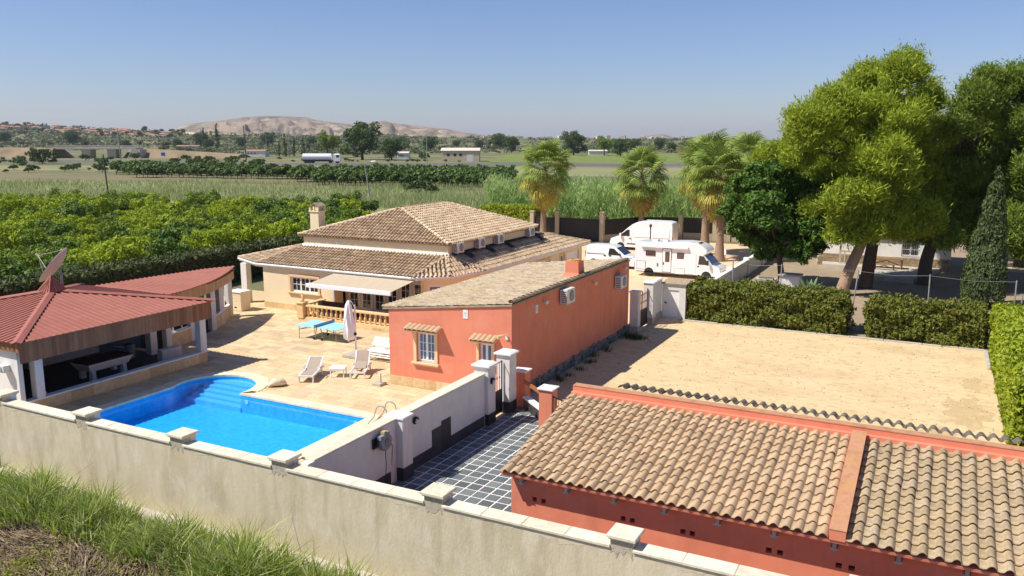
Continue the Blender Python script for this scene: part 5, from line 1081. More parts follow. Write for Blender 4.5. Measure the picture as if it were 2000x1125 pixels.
# ------------------------------------------------------------------ walls and gate between salmon house and hedge
sgp = thing('yard_pillar', (-15.2, 44.95, 0), 'white pillar on stone base standing against the rear corner of the salmon house', 'pillar')
def spill(par, x0, x1, y0, y1, z, nm='shaft'):
    mb = MB(); mb.box(x0,x1,y0,y1,-.03,z); part(nm, mb, white, par); mb = MB(); mb.bbox(x0-.06,x1+.06,y0-.06,y1+.06,z+.001,z+.07,.015); part('pillar_cap', mb, whitep, par)
    mb = MB(); mb.box(x0-.012,x1+.012,y0-.012,y1+.012,-.03,.38); part('stone_base', mb, concrete, par)
spill(sgp, -15.45, -14.95, 44.72, 45.2, 2.35)
ww2 = thing('corner_wall', (-15.2, 48.4, 0), 'white wall with gate pillar and stone base beside the small white door', 'wall')
spill(ww2, -15.5, -14.9, 47.3, 47.9, 2.5, 'pillar')
mb = MB(); mb.box(-15.35,-15.05,47.91,49.6,-.03,2.45); part('wall_body', mb, white, ww2); mb = MB(); mb.hull([(-15.42,47.95,2.451),(-14.98,47.95,2.451),(-14.98,49.65,2.451),(-15.42,49.65,2.451)],[(-15.35,47.95,2.52),(-15.05,47.95,2.52),(-15.05,49.65,2.52),(-15.35,49.65,2.52)]); part('cap', mb, whitep, ww2)
mb = MB(); mb.box(-15.049,-15.02,47.91,49.55,-.03,.42); part('stone_base', mb, concrete, ww2)
yg2 = thing('rear_gate', (-15.2, 46.2, 0), 'brown wrought iron gate with dark lower panel between white pillars near the motorhome', 'gate')
mb = MB(); mb.box(-15.24,-15.2,45.24,47.26,.05,1.05); part('lower_panel', mb, black, yg2)
mb = MB()
for y in (45.26,46.25,47.24): mb.box(-15.245,-15.195,y-.025,y+.025,.03,2.2)
for z in (1.05,1.95): mb.box(-15.236,-15.204,45.28,47.22,z,z+.035)
part('frame', mb, iron, yg2)
for k in range(11):
    y = 45.42+.17*k
    if abs(y-46.25) > .05: mb = MB(); mb.tube([(-15.22,y,1.08),(-15.22,y,1.98),(-15.22,y,2.12)], [.012,.012,.003], 5); mb.lathe([(.01,-.05),(.035,0),(.01,.05)], (-15.22,y,1.5), 7); part('bar', mb, iron, yg2)
hut = thing('meter_hut', (-14.4, 50, 0), 'small white utility hut with a plain white door next to the clipped hedge', 'hut')
mb = MB(); wallhole(mb, ('y', 49.6), -15.04, -13.55, -.03, 2.2, .15, [(-14.95,-13.95,.12,1.78)]); mb.box(-13.7,-13.551,49.75,51,-.03,2.2); mb.box(-15.04,-13.71,50.9,51,-.03,2.2); part('wall', mb, white, hut)
mb = MB(); mb.slab([(-15.1,49.5,2.21),(-13.48,49.5,2.21),(-13.48,51.1,2.28),(-15.1,51.1,2.28)], .06); part('roof', mb, tileO, hut)
mb = MB(); mb.box(-14.95,-13.95,49.66,49.7,.12,1.78); d_ = part('door', mb, pvc, hut); mb = MB(); mb.box(-14.86,-14.78,49.62,49.66,.9,1.0); mb.box(-14.86,-14.7,49.6,49.62,.94,.97); part('handle', mb, black, d_)
gw = thing('garden_wall', (-13.8, 62, 0), 'long low white garden wall between the car park and the tree shaded garden', 'wall')
mb = MB(); mb.box(-13.95,-13.72,51.05,80,-.03,1.22); part('wall_body', mb, white, gw)
y = 51.05
while y < 79.9: e = min(y+1.6, 80); mb = MB(); mb.bbox(-14.0,-13.67,y+.004,e-.004,1.222,1.28,.012); part('cap_slab', mb, whitep, gw); y = e
for y in (57.0,63.0,69.0,75.0): mb = MB(); mb.bbox(-14.1,-13.6,y-.25,y+.25,-.03,1.42,.02); part('pier', mb, white, gw)
cp = G(1283, 566, 0); lpv = thing('lamp_pillar', (-16.2, 54.2, -.02), 'low white pillar with flat cap and lantern in front of the motorhome', 'pillar')
mb = MB(); mb.box(-.3,.3,-.3,.3,0,1.15); lpart('shaft', mb, white, lpv); mb = MB(); mb.bbox(-.38,.38,-.38,.38,1.151,1.22,.015); lpart('pillar_cap', mb, whitep, lpv)
mb = MB(); mb.tube([(0,0,1.22),(0,0,1.4)], .03, 6); mb.lathe([(.05,0),(.1,.06),(.1,.2),(.03,.28)], (0,0,1.38), 8); lpart('lantern', mb, acg, lpv)
mb = MB(); mb.hull([(.31,-.15,0),(1.7,-.15,0),(1.7,.15,0),(.31,.15,0)],[(.31,-.15,1.0),(.5,-.15,1.0),(.5,.15,1.0),(.31,.15,1.0)]); lpart('sloped_wing', mb, salmon, lpv); mb = MB(); mb.hull([(-1.3,-.15,0),(-.31,-.15,0),(-.31,.15,0),(-1.3,.15,0)],[(-.42,-.15,.9),(-.31,-.15,.9),(-.31,.15,.9),(-.42,.15,.9)]); lpart('sloped_wing', mb, salmon, lpv)
cb2 = thing('yard_kerb', (-5, 49.4, 0), 'thin broken white kerb along two sides of the sandy yard', 'kerb')
x = -13.6
while x < 2.6:
    e = min(x+random.uniform(1.6,2.6), 2.7); mb = MB(); mb.bbox(x+.01,e-.02,49.28,49.46,-.04,.025+random.uniform(0,.03),.02); part('kerb_stone', mb, concrete, cb2); x = e
y = 45.2
while y < 49.2: e = y+random.uniform(.6,1.0); mb = MB(); mb.bbox(2.62,2.82,y+.01,min(e,49.25)-.02,-.04,.06,.02); part('kerb_stone', mb, concrete, cb2); y = e
wf = thing('post_and_wire_fence', (-5, 50.9, 0), 'leaning galvanised posts strung with thin wire along the hedge', 'fence')
tops = []
for u, vt, lean in ((1432,509,.05),(1527,516,.0),(1677,527,-.28),(1817,536,0.02),(1986,548,.02)):
    tp_ = PY(u, vt, 50.75); tops.append(tp_); mb = MB(); mb.tube([(tp_.x+lean,50.75,-.04),(tp_.x,50.75,tp_.z)], .035, 8); part('post', mb, galv, wf)
mb = MB()
for i in range(len(tops)-1): mb.tube([tops[i]-Vector((0,0,.08)), (tops[i]+tops[i+1])/2-Vector((0,0,.2)), tops[i+1]-Vector((0,0,.08))], .006, 4)
part('wire', mb, galv, wf)
p2 = thing('fence_post', (PY(1989,590,50.4).x+.15, 50.4, 0), 'lone galvanised post beside the corner of the bright hedge', 'post'); mb = MB(); mb.tube([(0,0,-.04),(0,0,3.0)], .035, 8); lpart('shaft', mb, galv, p2)
# ------------------------------------------------------------------ white cottage under the pines
ct = thing('cottage', (-3, 81, 0), 'white cottage with stone lower wall half hidden under the pines', 'house')
w_ = (PY(1762,474,78).x, PY(1797,474,78).x, 1.15, 2.3)
mb = MB(); wallhole(mb, ('y', 78), -9.5, 1.1, -.04, 3.5, .25, [w_]); mb.box(.85,1.1,78.25,86,-.04,3.5); mb.box(-9.5,-9.25,78.25,86,-.04,3.5); part('wall', mb, white, ct)
mb = MB(); mb.slab([(-9.9,77.4,3.5),(1.5,77.4,3.5),(1.5,82.2,4.7),(-9.9,82.2,4.7)], .08); tile_face(mb, [(-9.9,77.4,3.52),(1.5,77.4,3.52),(1.5,82.2,4.72),(-9.9,82.2,4.72)], (1,0,0), .27, .5, .08, 4); mb.slab([(-9.9,87,3.5),(1.5,87,3.5),(1.5,82.2,4.7),(-9.9,82.2,4.7)], .08); stuff(part('roof', mb, tileO, ct))
window(ct, ('y', 78), *w_, 2, 1, 1, -.15, glass); mb = MB()
for k in range(9): x = w_[0]+.06+(w_[1]-w_[0]-.12)*k/8; mb.bar((x,77.97,1.1),(x,77.97,2.35),.02)
for z in (1.2,1.72,2.25): mb.box(w_[0],w_[1],77.955,77.985,z-.012,z+.012)
part('window_bars', mb, galv, ct)
cobb = M('cottage_stone', [(.34,.24,.14),(.44,.33,.20),(.28,.20,.12),(.38,.29,.20)], .95, 4, 'island')
mb = MB()
for j in range(6):
    x = -9.5+random.uniform(0,.2)
    while x < 1.05: e = min(x+random.uniform(.22,.5), 1.1); mb.box(x+.012,e-.012,77.95-random.uniform(0,.03),77.999,.02+j*.17,.17+j*.17); x = e
stuff(part('stone_base', mb, cobb, ct))
pat = thing('patio', (-3.4, 74, 0), 'raised pale concrete patio slab before the white cottage', 'patio')
mb = MB(); mb.prism([(-5.4,71.2),(-1.4,70.6),(.4,77.9),(-9,77.9),(-8.8,76.2),(-5.6,75.8)], -.05, .30); part('slab', mb, concrete, pat)
def woodtable(nm, loc, w, d, h, label, cat, m):
    t = thing(nm, loc, label, cat); mb = MB(); mb.bbox(-w/2,w/2,-d/2,d/2,h-.06,h,.01); lpart('top', mb, m, t)
    for a in (-w/2+.1,w/2-.1):
        for b in (-d/2+.08,d/2-.08): mb = MB(); mb.bar((a,b,0),(a,b,h-.06),.09); lpart('leg', mb, m, t)
    mb = MB(); mb.bar((-w/2+.1,0,h*.3),(0,0,h*.75),.05); mb.bar((w/2-.1,0,h*.3),(0,0,h*.75),.05); lpart('brace', mb, m, t)
rust = M('old_table_wood', [(.20,.11,.05),(.28,.17,.08)], .9, 5)
woodtable('patio_table', (PY(1730,520,76).x, 76, .30), 2.6, 1.0, .85, 'old brown wooden table on the cottage patio', 'table', rust)
woodtable('patio_bench', (PY(1727,520,74.9).x, 74.95, .30), 1.6, .4, .48, 'old brown wooden bench in front of the patio table', 'bench', rust)
pf = thing('porch_frame', (PY(1640,520,77.2).x, 77.2, .3), 'white painted porch rail and post beside the cottage wall', 'railing'); mb = MB(); mb.box(-.1,.05,-.06,.06,0,1.9); mb.box(-.1,1.9,-.05,.05,1.0,1.15); mb.box(.3,.4,-.05,.05,0,1.0); mb.box(1.4,1.5,-.05,.05,0,1.0); lpart('rail', mb, peachpost, pf)
bq = thing('barbecue', (G(1495,572).x, G(1495,572).y, -.03), 'built concrete barbecue block with sink behind the hedge', 'barbecue'); mb = MB(); mb.hull([(-.55,-.4,0),(.55,-.4,0),(.55,.4,0),(-.55,.4,0)],[(-.7,-.5,1.1),(.7,-.5,1.1),(.7,.5,1.1),(-.7,.5,1.1)]); lpart('block', mb, concrete, bq); mb = MB(); mb.box(-.5,.5,-.3,.3,1.1,1.16); lpart('sink', mb, steel, bq)
bq2 = thing('masonry_oven', (G(1545,570).x, G(1545,570).y, -.03), 'white masonry oven block with flat slab top behind the hedge', 'oven'); mb = MB(); mb.box(-.8,.6,-.5,.5,0,1.25); lpart('block', mb, white, bq2); mb = MB(); mb.bbox(-.9,.7,-.6,.6,1.251,1.36,.02); lpart('slab', mb, concrete, bq2)
pc = thing('plastic_chair', (G(1428,507).x-.8, G(1428,507).y, -.02), 'white plastic chair under the palm by the garden wall', 'chair')
mb = MB(); mb.bbox(-.25,.25,-.25,.25,.42,.46,.01); lpart('seat', mb, pvc, pc); mb = MB(); mb.hull([(-.25,.2,.46),(.25,.2,.46),(.25,.25,.46),(-.25,.25,.46)],[(-.23,.34,.95),(.23,.34,.95),(.23,.38,.95),(-.23,.38,.95)]); lpart('backrest', mb, pvc, pc)
for a in (-.22,.22):
    for b in (-.22,.22): mb = MB(); mb.bar((a,b,0),(a*.95,b*.95,.42),.04); lpart('leg', mb, pvc, pc)
# ------------------------------------------------------------------ foliage helpers
def unit(a): return a/np.maximum(1e-9, np.linalg.norm(a, axis=1, keepdims=True))
def cards(C, N, ln, wd, grain=None, droop=0.):
    """rhombic leaves: centre, facing normal, length, width"""
    n = len(C); r = rng.normal(size=(n,3)) if grain is None else grain+rng.normal(size=(n,3))*.35
    T = unit(np.cross(unit(N), np.cross(r, unit(N)))); B = np.cross(unit(N), T)
    L = (ln*(.6+.8*rng.random(n)))[:,None]; Wd = (wd*(.6+.8*rng.random(n)))[:,None]
    q = np.stack([C-T*L*.5, C+B*Wd*.5, C+T*L*.5, C-B*Wd*.5], 1); q[:,2,2] -= droop*L[:,0]
    return q.reshape(-1,3)
def blob_pts(bl, n, shell=.35, upb=.25, reject=.72):
    bl = np.asarray(bl, float); w = (bl[:,3]*bl[:,4]*bl[:,5])**(2/3); k = rng.choice(len(bl), n, p=w/w.sum())
    d = rng.normal(size=(n,3)); d[:,2] += upb; d = unit(d); rad = 1-shell*rng.random(n)**1.6
    P = bl[k,:3]+d*bl[k,3:6]*rad[:,None]
    if reject:
        keep = np.ones(n, bool)
        for i in range(len(bl)):
            q = (((P-bl[i,:3])/bl[i,3:6])**2).sum(1); keep &= ~((q < reject**2) & (k != i))
        P, d = P[keep], d[keep]
    return P, d
def sub_blobs(bl, m, f=(.35,.55), flat=.8):
    out = []
    for b in bl:
        for i in range(m):
            d = rng.normal(size=3); d /= np.linalg.norm(d); s = rng.uniform(*f)
            c = np.array(b[:3])+d*np.array(b[3:6])*rng.uniform(.45,.85); r = np.array(b[3:6])*s; out.append([*c, r[0], r[1], r[2]*flat])
    return np.array(out)
def add_mesh_part(nm, V, k, mat, parent, world=True, loc=None): return link(nm, npmesh(nm, V, k, mat), parent, loc, world=world)
def limb(mb, pts, r0, r1, k=8):
    P = [Vector(p) for p in pts]; n = 7; Q = []; m = len(P)-1
    for i in range(n*m+1):
        t = i/n; s = min(int(t), m-1); f = t-s; a, b = P[s], P[s+1]; a0 = P[max(0,s-1)]; b1 = P[min(m,s+2)]
        Q.append(.5*((2*a)+(b-a0)*f+(2*a0-5*a+4*b-b1)*f*f+(3*a-a0-3*b+b1)*f**3))
    mb.tube(Q, [r0+(r1-r0)*i/(n*m) for i in range(n*m+1)], k)
def pxblob(u, v, r, base, dz=0., sq=1.):
    """a clump seen at (u,v) with pixel radius r, standing at the tree's own distance plus dz metres"""
    D = (Vector((base[0], base[1], 0))-Vector((0,0,CAMH))).dot(_F)+dz; d = ray(u, v)/FPX; p = _C+d*D; R = r*D/FPX; return [p.x, p.y, p.z, R, R, R*sq]
# ------------------------------------------------------------------ big pines
def pine(nm, base, label, clumps, trunk, mat, n, dep, barkmat=barkp, tr=.3):
    t = thing(nm, (base[0], base[1], -.03), label, 'tree')
    big = [pxblob(q[0], q[1], q[2], base, q[3] if len(q) > 3 else random.uniform(-dep*1.7, dep*.6), .85) for q in clumps]
    sub = sub_blobs(big, 44, (.13,.34), .72); P, d = blob_pts(sub, n, .8, .3, 0)
    P = P+rng.normal(size=P.shape)*.26; g = d*.8+np.array([0,0,.6]); V = cards(P, rng.normal(size=(len(P),3)), .40, .075, g*1.8)
    add_mesh_part('crown', V, 4, mat, t)
    mb = MB(); limb(mb, trunk, tr, tr*.62, 12); top = Vector(trunk[-1])
    for b in big: c = Vector(b[:3]); mid = top.lerp(c, .5)+Vector((random.uniform(-.5,.5), random.uniform(-.5,.5), random.uniform(-.3,.5))); limb(mb, [top-Vector((0,0,random.uniform(0,1.2))), mid, c], tr*.38, .05, 6)
    part('trunk', mb, barkmat, t, True); return t
bp1 = G(1640, 577); A1 = (bp1.x, bp1.y); bq1 = G(1690, 562); A2 = (bq1.x, bq1.y); bq2_ = G(1805, 555); A3 = (bq2_.x, bq2_.y)
pine('pine_tree', A1, 'smaller yellow green pine with a leaning pinkish trunk behind the hedge',
    [(1700,405,42,-1.5),(1655,425,30,-1.8),(1742,425,35,-1.5),(1702,440,30,-2.2),(1638,455,20,-1.5),(1765,395,32,-.5),(1672,458,18,-2),(1757,448,22,-1.5),(1690,375,36,0),(1640,395,30,.5)],
    [(A1[0],A1[1],-.05), pxblob(1660,525,1,A1)[:3], pxblob(1688,462,1,A1)[:3], pxblob(1702,410,1,A1)[:3]], lf_pine, 62000, 1.2, barkp, .46)
pine('pine_tree', A2, 'tall broad yellow green pine with a dark slanting trunk beside the patio',
    [(1590,240,62),(1568,300,42),(1640,205,58),(1700,165,55),(1765,142,50),(1805,195,45),(1740,225,75),(1660,275,75),(1800,262,58),(1838,310,38),(1725,320,80),(1618,340,50),(1790,345,70),(1690,385,52),(1640,385,36),(1745,395,52),(1820,385,48),(1775,115,24),(1855,250,22),(1560,255,28),(1600,400,34),(1800,425,42),(1650,230,50),(1760,280,60)],
    [(A2[0],A2[1],-.05), pxblob(1700,500,1,A2)[:3], pxblob(1716,420,1,A2)[:3], pxblob(1735,330,1,A2,1.)[:3]], lf_pine, 200000, 3.6, barkd, .5)
pine('pine_tree', A3, 'shaded green pine with broken outline behind the narrow cypress',
    [(1905,195,50),(1878,240,36),(1955,165,48),(2005,160,58),(1905,290,58),(1960,250,68),(2015,240,60),(1935,365,62),(1990,340,70),(1885,345,45),(2070,200,75),(2070,330,85),(2050,430,70),(1970,440,58),(1900,430,50),(1850,420,45),(1850,350,40),(1820,440,42),(1790,440,40),(1925,150,22),(1850,460,30),(1930,470,40),(2000,470,50)],
    [(A3[0],A3[1],-.05), pxblob(1815,490,1,A3)[:3], pxblob(1880,340,1,A3,1)[:3]], lf_pine_shade, 190000, 4., barkd, .55)
A4 = (G(1990,520).x, G(1990,520).y)
pine('pine_tree', A4, 'deep shaded pine standing behind the narrow cypress beside the track',
    [(1890,320,45),(1940,300,55),(2000,300,65),(2060,290,70),(1900,390,48),(1960,380,60),(2030,380,70),(2080,400,70),(1870,430,34),(1930,440,40),(1990,450,48),(2050,460,50)],
    [(A4[0],A4[1],-.05), pxblob(1990,470,1,A4)[:3], pxblob(1985,350,1,A4)[:3]], lf_pine_shade, 80000, 3., barkd, .45)
bq3 = G(1530, 535)
pine('pine_tree', (G(1500,505).x, G(1500,505).y), 'pale green young pine rising between the palms and the tall pine',
    [(1515,300,34),(1540,325,30),(1490,310,22),(1520,350,36),(1550,285,22)], [(G(1500,505).x,G(1500,505).y,-.05), pxblob(1510,420,1,(G(1500,505).x,G(1500,505).y))[:3], pxblob(1520,340,1,(G(1500,505).x,G(1500,505).y))[:3]], lf_pine, 24000, 2., barkd, .25)
# ------------------------------------------------------------------ dark broadleaf tree, cypress
def leafy(nm, base, label, cat, big, mat, n, leaf, trunk, tr, m=9, bark=barkd, f=(.3,.5), wide=.6):
    t = thing(nm, (base[0], base[1], -.03), label, cat); sub = sub_blobs(big, m, f, .9); P, d = blob_pts(sub, n, .7, .3, 0); P = P+rng.normal(size=P.shape)*.08
    N = d+rng.normal(size=d.shape)*.7; N[:,2] += .5; V = cards(P, N, leaf, leaf*wide, None, .15); add_mesh_part('crown', V, 4, mat, t)
    mb = MB(); limb(mb, trunk, tr, tr*.6, 10)
    for b in big: limb(mb, [Vector(trunk[-1])-Vector((0,0,.6)), Vector(trunk[-1]).lerp(Vector(b[:3]), .5)+Vector((0,0,.3)), Vector(b[:3])], tr*.4, .04, 6)
    part('trunk', mb, bark, t, True); return t
mbse = G(1528, 560); B0 = (mbse.x, mbse.y)
leafy('mulberry_tree', B0, 'dense dark green broadleaf tree beside the low garden wall', 'tree',
    [pxblob(u, v, r, B0, random.uniform(-3.4,1.2), .9) for u, v, r in ((1450,370,42),(1482,342,32),(1522,336,38),(1560,362,42),(1595,395,38),(1432,415,32),(1490,415,55),(1560,425,50),(1600,445,36),(1465,460,32),(1530,470,40),(1590,470,30),(1510,390,60),(1440,445,22),(1500,485,32),(1560,492,28),(1600,420,40))],
    lf_mul, 62000, .27, [(B0[0],B0[1],-.05), pxblob(1524,520,1,B0)[:3], pxblob(1518,470,1,B0)[:3]], .28, 30, barkd, (.16,.36))
cy0 = G(1915, 600); cyt = pxblob(1952, 327, 1, (cy0.x, cy0.y))[:3]
t = thing('cypress_tree', (cy0.x, cy0.y, -.03), 'slender dark leaning cypress rising behind the corner of the hedges', 'tree')
cb_ = []
for i in range(26):
    f = i/25; c = Vector((cy0.x, cy0.y, .5)).lerp(Vector(cyt), f); r = 1.25*(1-f)**.7*(.35+.65*min(1, f*6+.5))+.1
    for k in range(4): a = random.uniform(0, 6.28); cb_.append([c.x+r*.55*math.cos(a), c.y+r*.55*math.sin(a), c.z+random.uniform(-.2,.2), r*.62, r*.62, r*.95])
P, d = blob_pts(cb_, 34000, .4, .3, .7); add_mesh_part('crown', cards(P, d+rng.normal(size=d.shape)*.5, .26, .10, d*.5+np.array([0,0,1.6])), 4, lf_cyp, t)
mb = MB(); limb(mb, [(cy0.x,cy0.y,-.05), Vector((cy0.x,cy0.y,0)).lerp(Vector(cyt), .5), Vector((cy0.x,cy0.y,0)).lerp(Vector(cyt), .93)], .2, .03, 8); part('trunk', mb, barkd, t)
# ------------------------------------------------------------------ clipped hedges
def hedge(nm, x0, x1, y0, y1, h, label, mat, dens, leaf=.22, bump=.16, core=None, z0=-.05, tops=.06):
    t = thing(nm, ((x0+x1)/2, (y0+y1)/2, z0), label, 'hedge'); lx, ly = x1-x0, y1-y0; parts = []
    def bm_(a, b): return bump*(np.sin(a*1.7+b*2.9)+.7*np.sin(a*3.1-b*4.7+1)+.6*np.sin(b*5.7+a*1.1)+.5*np.sin(a*8.9+b*7.3))*(.55+.45*np.sin(a*1.3+b*.8)**2)/2+bump*.5*np.sin(a*13.1+b*11.7)*np.sin(b*9.3-a*6.1)
    def face(n, fn):
        a, b = rng.random(n), rng.random(n); P, N = fn(a, b); parts.append((P, N))
    e = .0
    def fr(s):
        def f(a, b):
            x, z = x0+a*lx, b*h; off = bm_(x, z)-.25*rng.random(len(a))**2; y = (y0-off) if s < 0 else (y1+off); return np.stack([x, y, z+z0], 1), np.stack([0*a, 0*a+s, 0*a+.25], 1)
        return f
    def sd(s):
        def f(a, b):
            y, z = y0+a*ly, b*h; off = bm_(y, z)-.25*rng.random(len(a))**2; x = (x0-off) if s < 0 else (x1+off); return np.stack([x, y, z+z0], 1), np.stack([0*a+s, 0*a, 0*a+.25], 1)
        return f
    def tp_(a, b):
        x, y = x0+a*lx, y0+b*ly; z = h+bm_(x, y)*.8+tops*rng.normal(size=len(a)); return np.stack([x, y, z+z0], 1), np.stack([0*a, 0*a, 0*a+1], 1)
    face(int(dens*lx*h), fr(-1)); face(int(dens*lx*h*.5), fr(1)); face(int(dens*ly*h), sd(-1)); face(int(dens*ly*h*.6), sd(1)); face(int(dens*lx*ly*.9), tp_)
    P = np.concatenate([p for p, _ in parts]); N = np.concatenate([q for _, q in parts]); P[:,2] = np.maximum(P[:,2], z0+.02)
    P = P+rng.normal(size=P.shape)*.05; V = cards(P, N+rng.normal(size=N.shape)*.75, leaf, leaf*.42, N*.9+np.array([0,0,.7])+rng.normal(size=N.shape)*.6)
    add_mesh_part('foliage', V, 4, mat, t)
    mb = MB(); mb.box(x0+.3, x1-.3, y0+.3, y1-.3, z0, z0+h-.3); part('dark_core', mb, core or barkd, t); return t  # solid dark box added inside, so no light passes through the leaves
hedge('clipped_hedge', -13.4, -4.35, 49.75, 51.9, 2.15, 'long clipped conifer hedge behind the sandy yard beside the white hut', lf_hedge, 800, .20, .36)
hedge('clipped_hedge', -3.1, -.35, 49.75, 51.6, 2.0, 'short clipped conifer hedge beside the gap with the leaning post', lf_hedge, 850, .20, .34)
hedge('clipped_hedge', -.15, 2.6, 49.75, 51.7, 2.05, 'short dull green hedge between the corner hedge and the one by the gap', lf_hedge, 850, .20, .34)
hedge('boundary_hedge', 2.95, 5.6, 33.5, 50.8, 2.3, 'thick bright green clipped hedge along the sandy yard', lf_hedgeR, 330, .26, .13)
hedge('boundary_hedge', -51.5, -48.7, 14, 92, 2.45, 'long dark clipped hedge between the villa grounds and the citrus orchard', lf_hedgeD, 110, .36, .14)
hedge('corner_hedge', -48.6, -41.6, 86, 89.2, 3.2, 'short bright topped hedge behind the villa beside the first palm', lf_hedgeR, 170, .34, .12)
# agave by the garden wall
ag = thing('agave_plant', (G(1580,585).x, G(1580,585).y, -.03), 'spiky green agave clump behind the long clipped hedge', 'plant')
agm = leafm('agave_leaf', [(.075,.12,.05),(.10,.15,.065)], .15)
for k in range(30):
    a = k*2.4; e = .25+1.1*(k/30); L = random.uniform(1.3,1.9); d = Vector((math.cos(a)*math.cos(e), math.sin(a)*math.cos(e), math.sin(e))); s = Vector((-math.sin(a), math.cos(a), 0))*.11
    mb = MB(); mb.add([s*.6, -s*.6, d*L*.4+s+Vector((0,0,.1)), d*L*.4-s+Vector((0,0,.1)), d*L*.8+s*.7, d*L*.8-s*.7, d*L-Vector((0,0,.12))], [(0,1,3,2),(2,3,5,4),(4,5,6)]); lpart('leaf', mb, agm, ag)
# ------------------------------------------------------------------ fan palms
def frond_mesh(nm, mat, droop, R=1.45, pet=1.5, seg=24, spread=2.2):
    mb = MB(); mb.tube([(0,0,0),(pet*.5,0,.03),(pet,0,-.02)], [.035,.022,.016], 5)
    for i in range(seg):
        a = -spread+2*spread*i/(seg-1); L = R*(1-.16*abs(a)/spread)*random.uniform(.9,1.08); w = .055
        d = Vector((math.cos(a*.8), math.sin(a*.8), 0)); s = Vector((-d.y, d.x, 0)); fold = .07*(1 if i % 2 else -1); c = Vector((pet-.05,0,-.02))
        p1 = c+d*L*.5+Vector((0,0,fold*.6-droop*.12*L)); p2 = c+d*L*.82+Vector((0,0,-droop*.42*L)); p3 = c+d*L*.94+Vector((0,0,-droop*.85*L))
        mb.add([c, p1+s*w, p1-s*w, p2+s*w*.8, p2-s*w*.8, p3], [(0,1,2),(1,3,4,2),(3,5,4)])
    return mesh(nm, mb, mat)
FRG = [frond_mesh('frond', lf_palm, q) for q in (.35,.55,.8)]; FRY = [frond_mesh('frond', lf_palmy, q) for q in (.8,1.0)]; FRD = [frond_mesh('frond', lf_palmd, q, 1.3, 1.3, 16) for q in (1.0,1.2)]
def palm(base, zc, label, lean=(0,0), r=.34, nf=44, sc=1., skirt=16, boots=False):
    t = thing('fan_palm', (base[0], base[1], -.03), label, 'palm tree', 'fan palms by the car park'); top = Vector((lean[0], lean[1], zc))
    mb = MB(); Q = []; R = []
    for i in range(25): f = i/24; Q.append(Vector((lean[0]*f*f, lean[1]*f*f, zc*f))); R.append(r*(1.35-.35*min(1,f*5)) *(1-.28*f)*(1+.03*math.sin(i*2.1)))
    mb.tube(Q, R, 12); lpart('trunk', mb, barkpalm, t, True)
    if boots:
        mb = MB()
        for k in range(90):
            a = k*2.4; z = zc-2.2+2.0*(k/90); o = Vector((lean[0]*.9+math.cos(a)*r*.72, lean[1]*.9+math.sin(a)*r*.72, z)); d = Vector((math.cos(a)*.5, math.sin(a)*.5, .8)).normalized(); mb.bar(o, o+d*random.uniform(.25,.42), .13)
        lpart('leaf_bases', mb, barkold, t)
    def put(me, a, e, off, s):
        R_ = Matrix.Rotation(a, 4, 'Z') @ Matrix.Rotation(-e, 4, 'Y') @ Matrix.Rotation(random.uniform(-.5,.5), 4, 'X')
        o = bpy.data.objects.new('frond', me); COL.objects.link(o); o.parent = t; o.matrix_local = Matrix.Translation(top+Vector((0,0,off))) @ R_ @ Matrix.Scale(s, 4)
    for k in range(nf):
        f = k/nf; e = math.radians(82-118*f**.85+random.uniform(-9,9)); put(random.choice(FRG) if f < .8 else random.choice(FRG+FRY+FRY), k*2.39996+random.uniform(-.2,.2), e, .35*(1-f)-.3*f, sc*random.uniform(.9,1.12))
    for k in range(skirt): put(random.choice(FRY+FRD+FRD), k*2.39996, math.radians(random.uniform(-84,-58)), -.5-.5*random.random(), sc*random.uniform(.85,1.1))
palm((-38.4,81.8), 7.7, 'fan palm with green drooping skirt standing by the corner hedge', (.15,.1), .34, 38, 1.2, 18)
palm((-29.4,88.2), 6.9, 'fan palm with long yellow hanging skirt behind the tall van', (-.1,.1), .34, 38, 1.2, 26)
palm((-20.1,79.8), 8.3, 'fan palm with shaggy brown leaf bases below its crown', (.1,0), .42, 40, 1.22, 14, True)
palm((-17.7,75.8), 7.6, 'fan palm with swollen trunk base beside the motorhome nose', (-.35,.2), .40, 38, 1.15, 12, True)
bp5 = PY(1452, 480, 88); palm((bp5.x, 88.), 8.7, 'fan palm rising highest behind the dark broadleaf tree', (.1,0), .36, 38, 1.1, 8)
# ------------------------------------------------------------------ cane bed behind the fence
def tri_mesh(nm, V, T, mat):
    me = bpy.data.meshes.new(nm); me.vertices.add(len(V)); me.vertices.foreach_set('co', V.astype(np.float32).ravel()); n = len(T); me.loops.add(n*3); me.loops.foreach_set('vertex_index', T.astype(np.int32).ravel())
    me.polygons.add(n); me.polygons.foreach_set('loop_start', np.arange(0,n*3,3,dtype=np.int32)); me.polygons.foreach_set('loop_total', np.full(n,3,dtype=np.int32)); me.materials.append(mat); me.update(); return me
def blades(P, H, wd, lean, bend=.5):
    """upright bent blades, five corners each"""
    n = len(P); a = rng.random(n)*2*math.pi; s = np.stack([np.cos(a), np.sin(a), 0*a], 1)*wd[:,None]; l = rng.normal(size=(n,3))*lean; l[:,2] = 0
    up = np.zeros((n,3)); up[:,2] = H; m = P+up*.55+l*H[:,None]*.4; e = P+up*(1-bend*.3*rng.random(n))[:,None]+l*H[:,None]*1.2
    V = np.stack([P-s*.5, P+s*.5, m-s*.45, m+s*.45, e], 1).reshape(-1,3); i = np.arange(n)[:,None]*5
    T = np.concatenate([i+np.array([[0,1,3]]), i+np.array([[0,3,2]]), i+np.array([[2,3,4]])], 0); return V, T
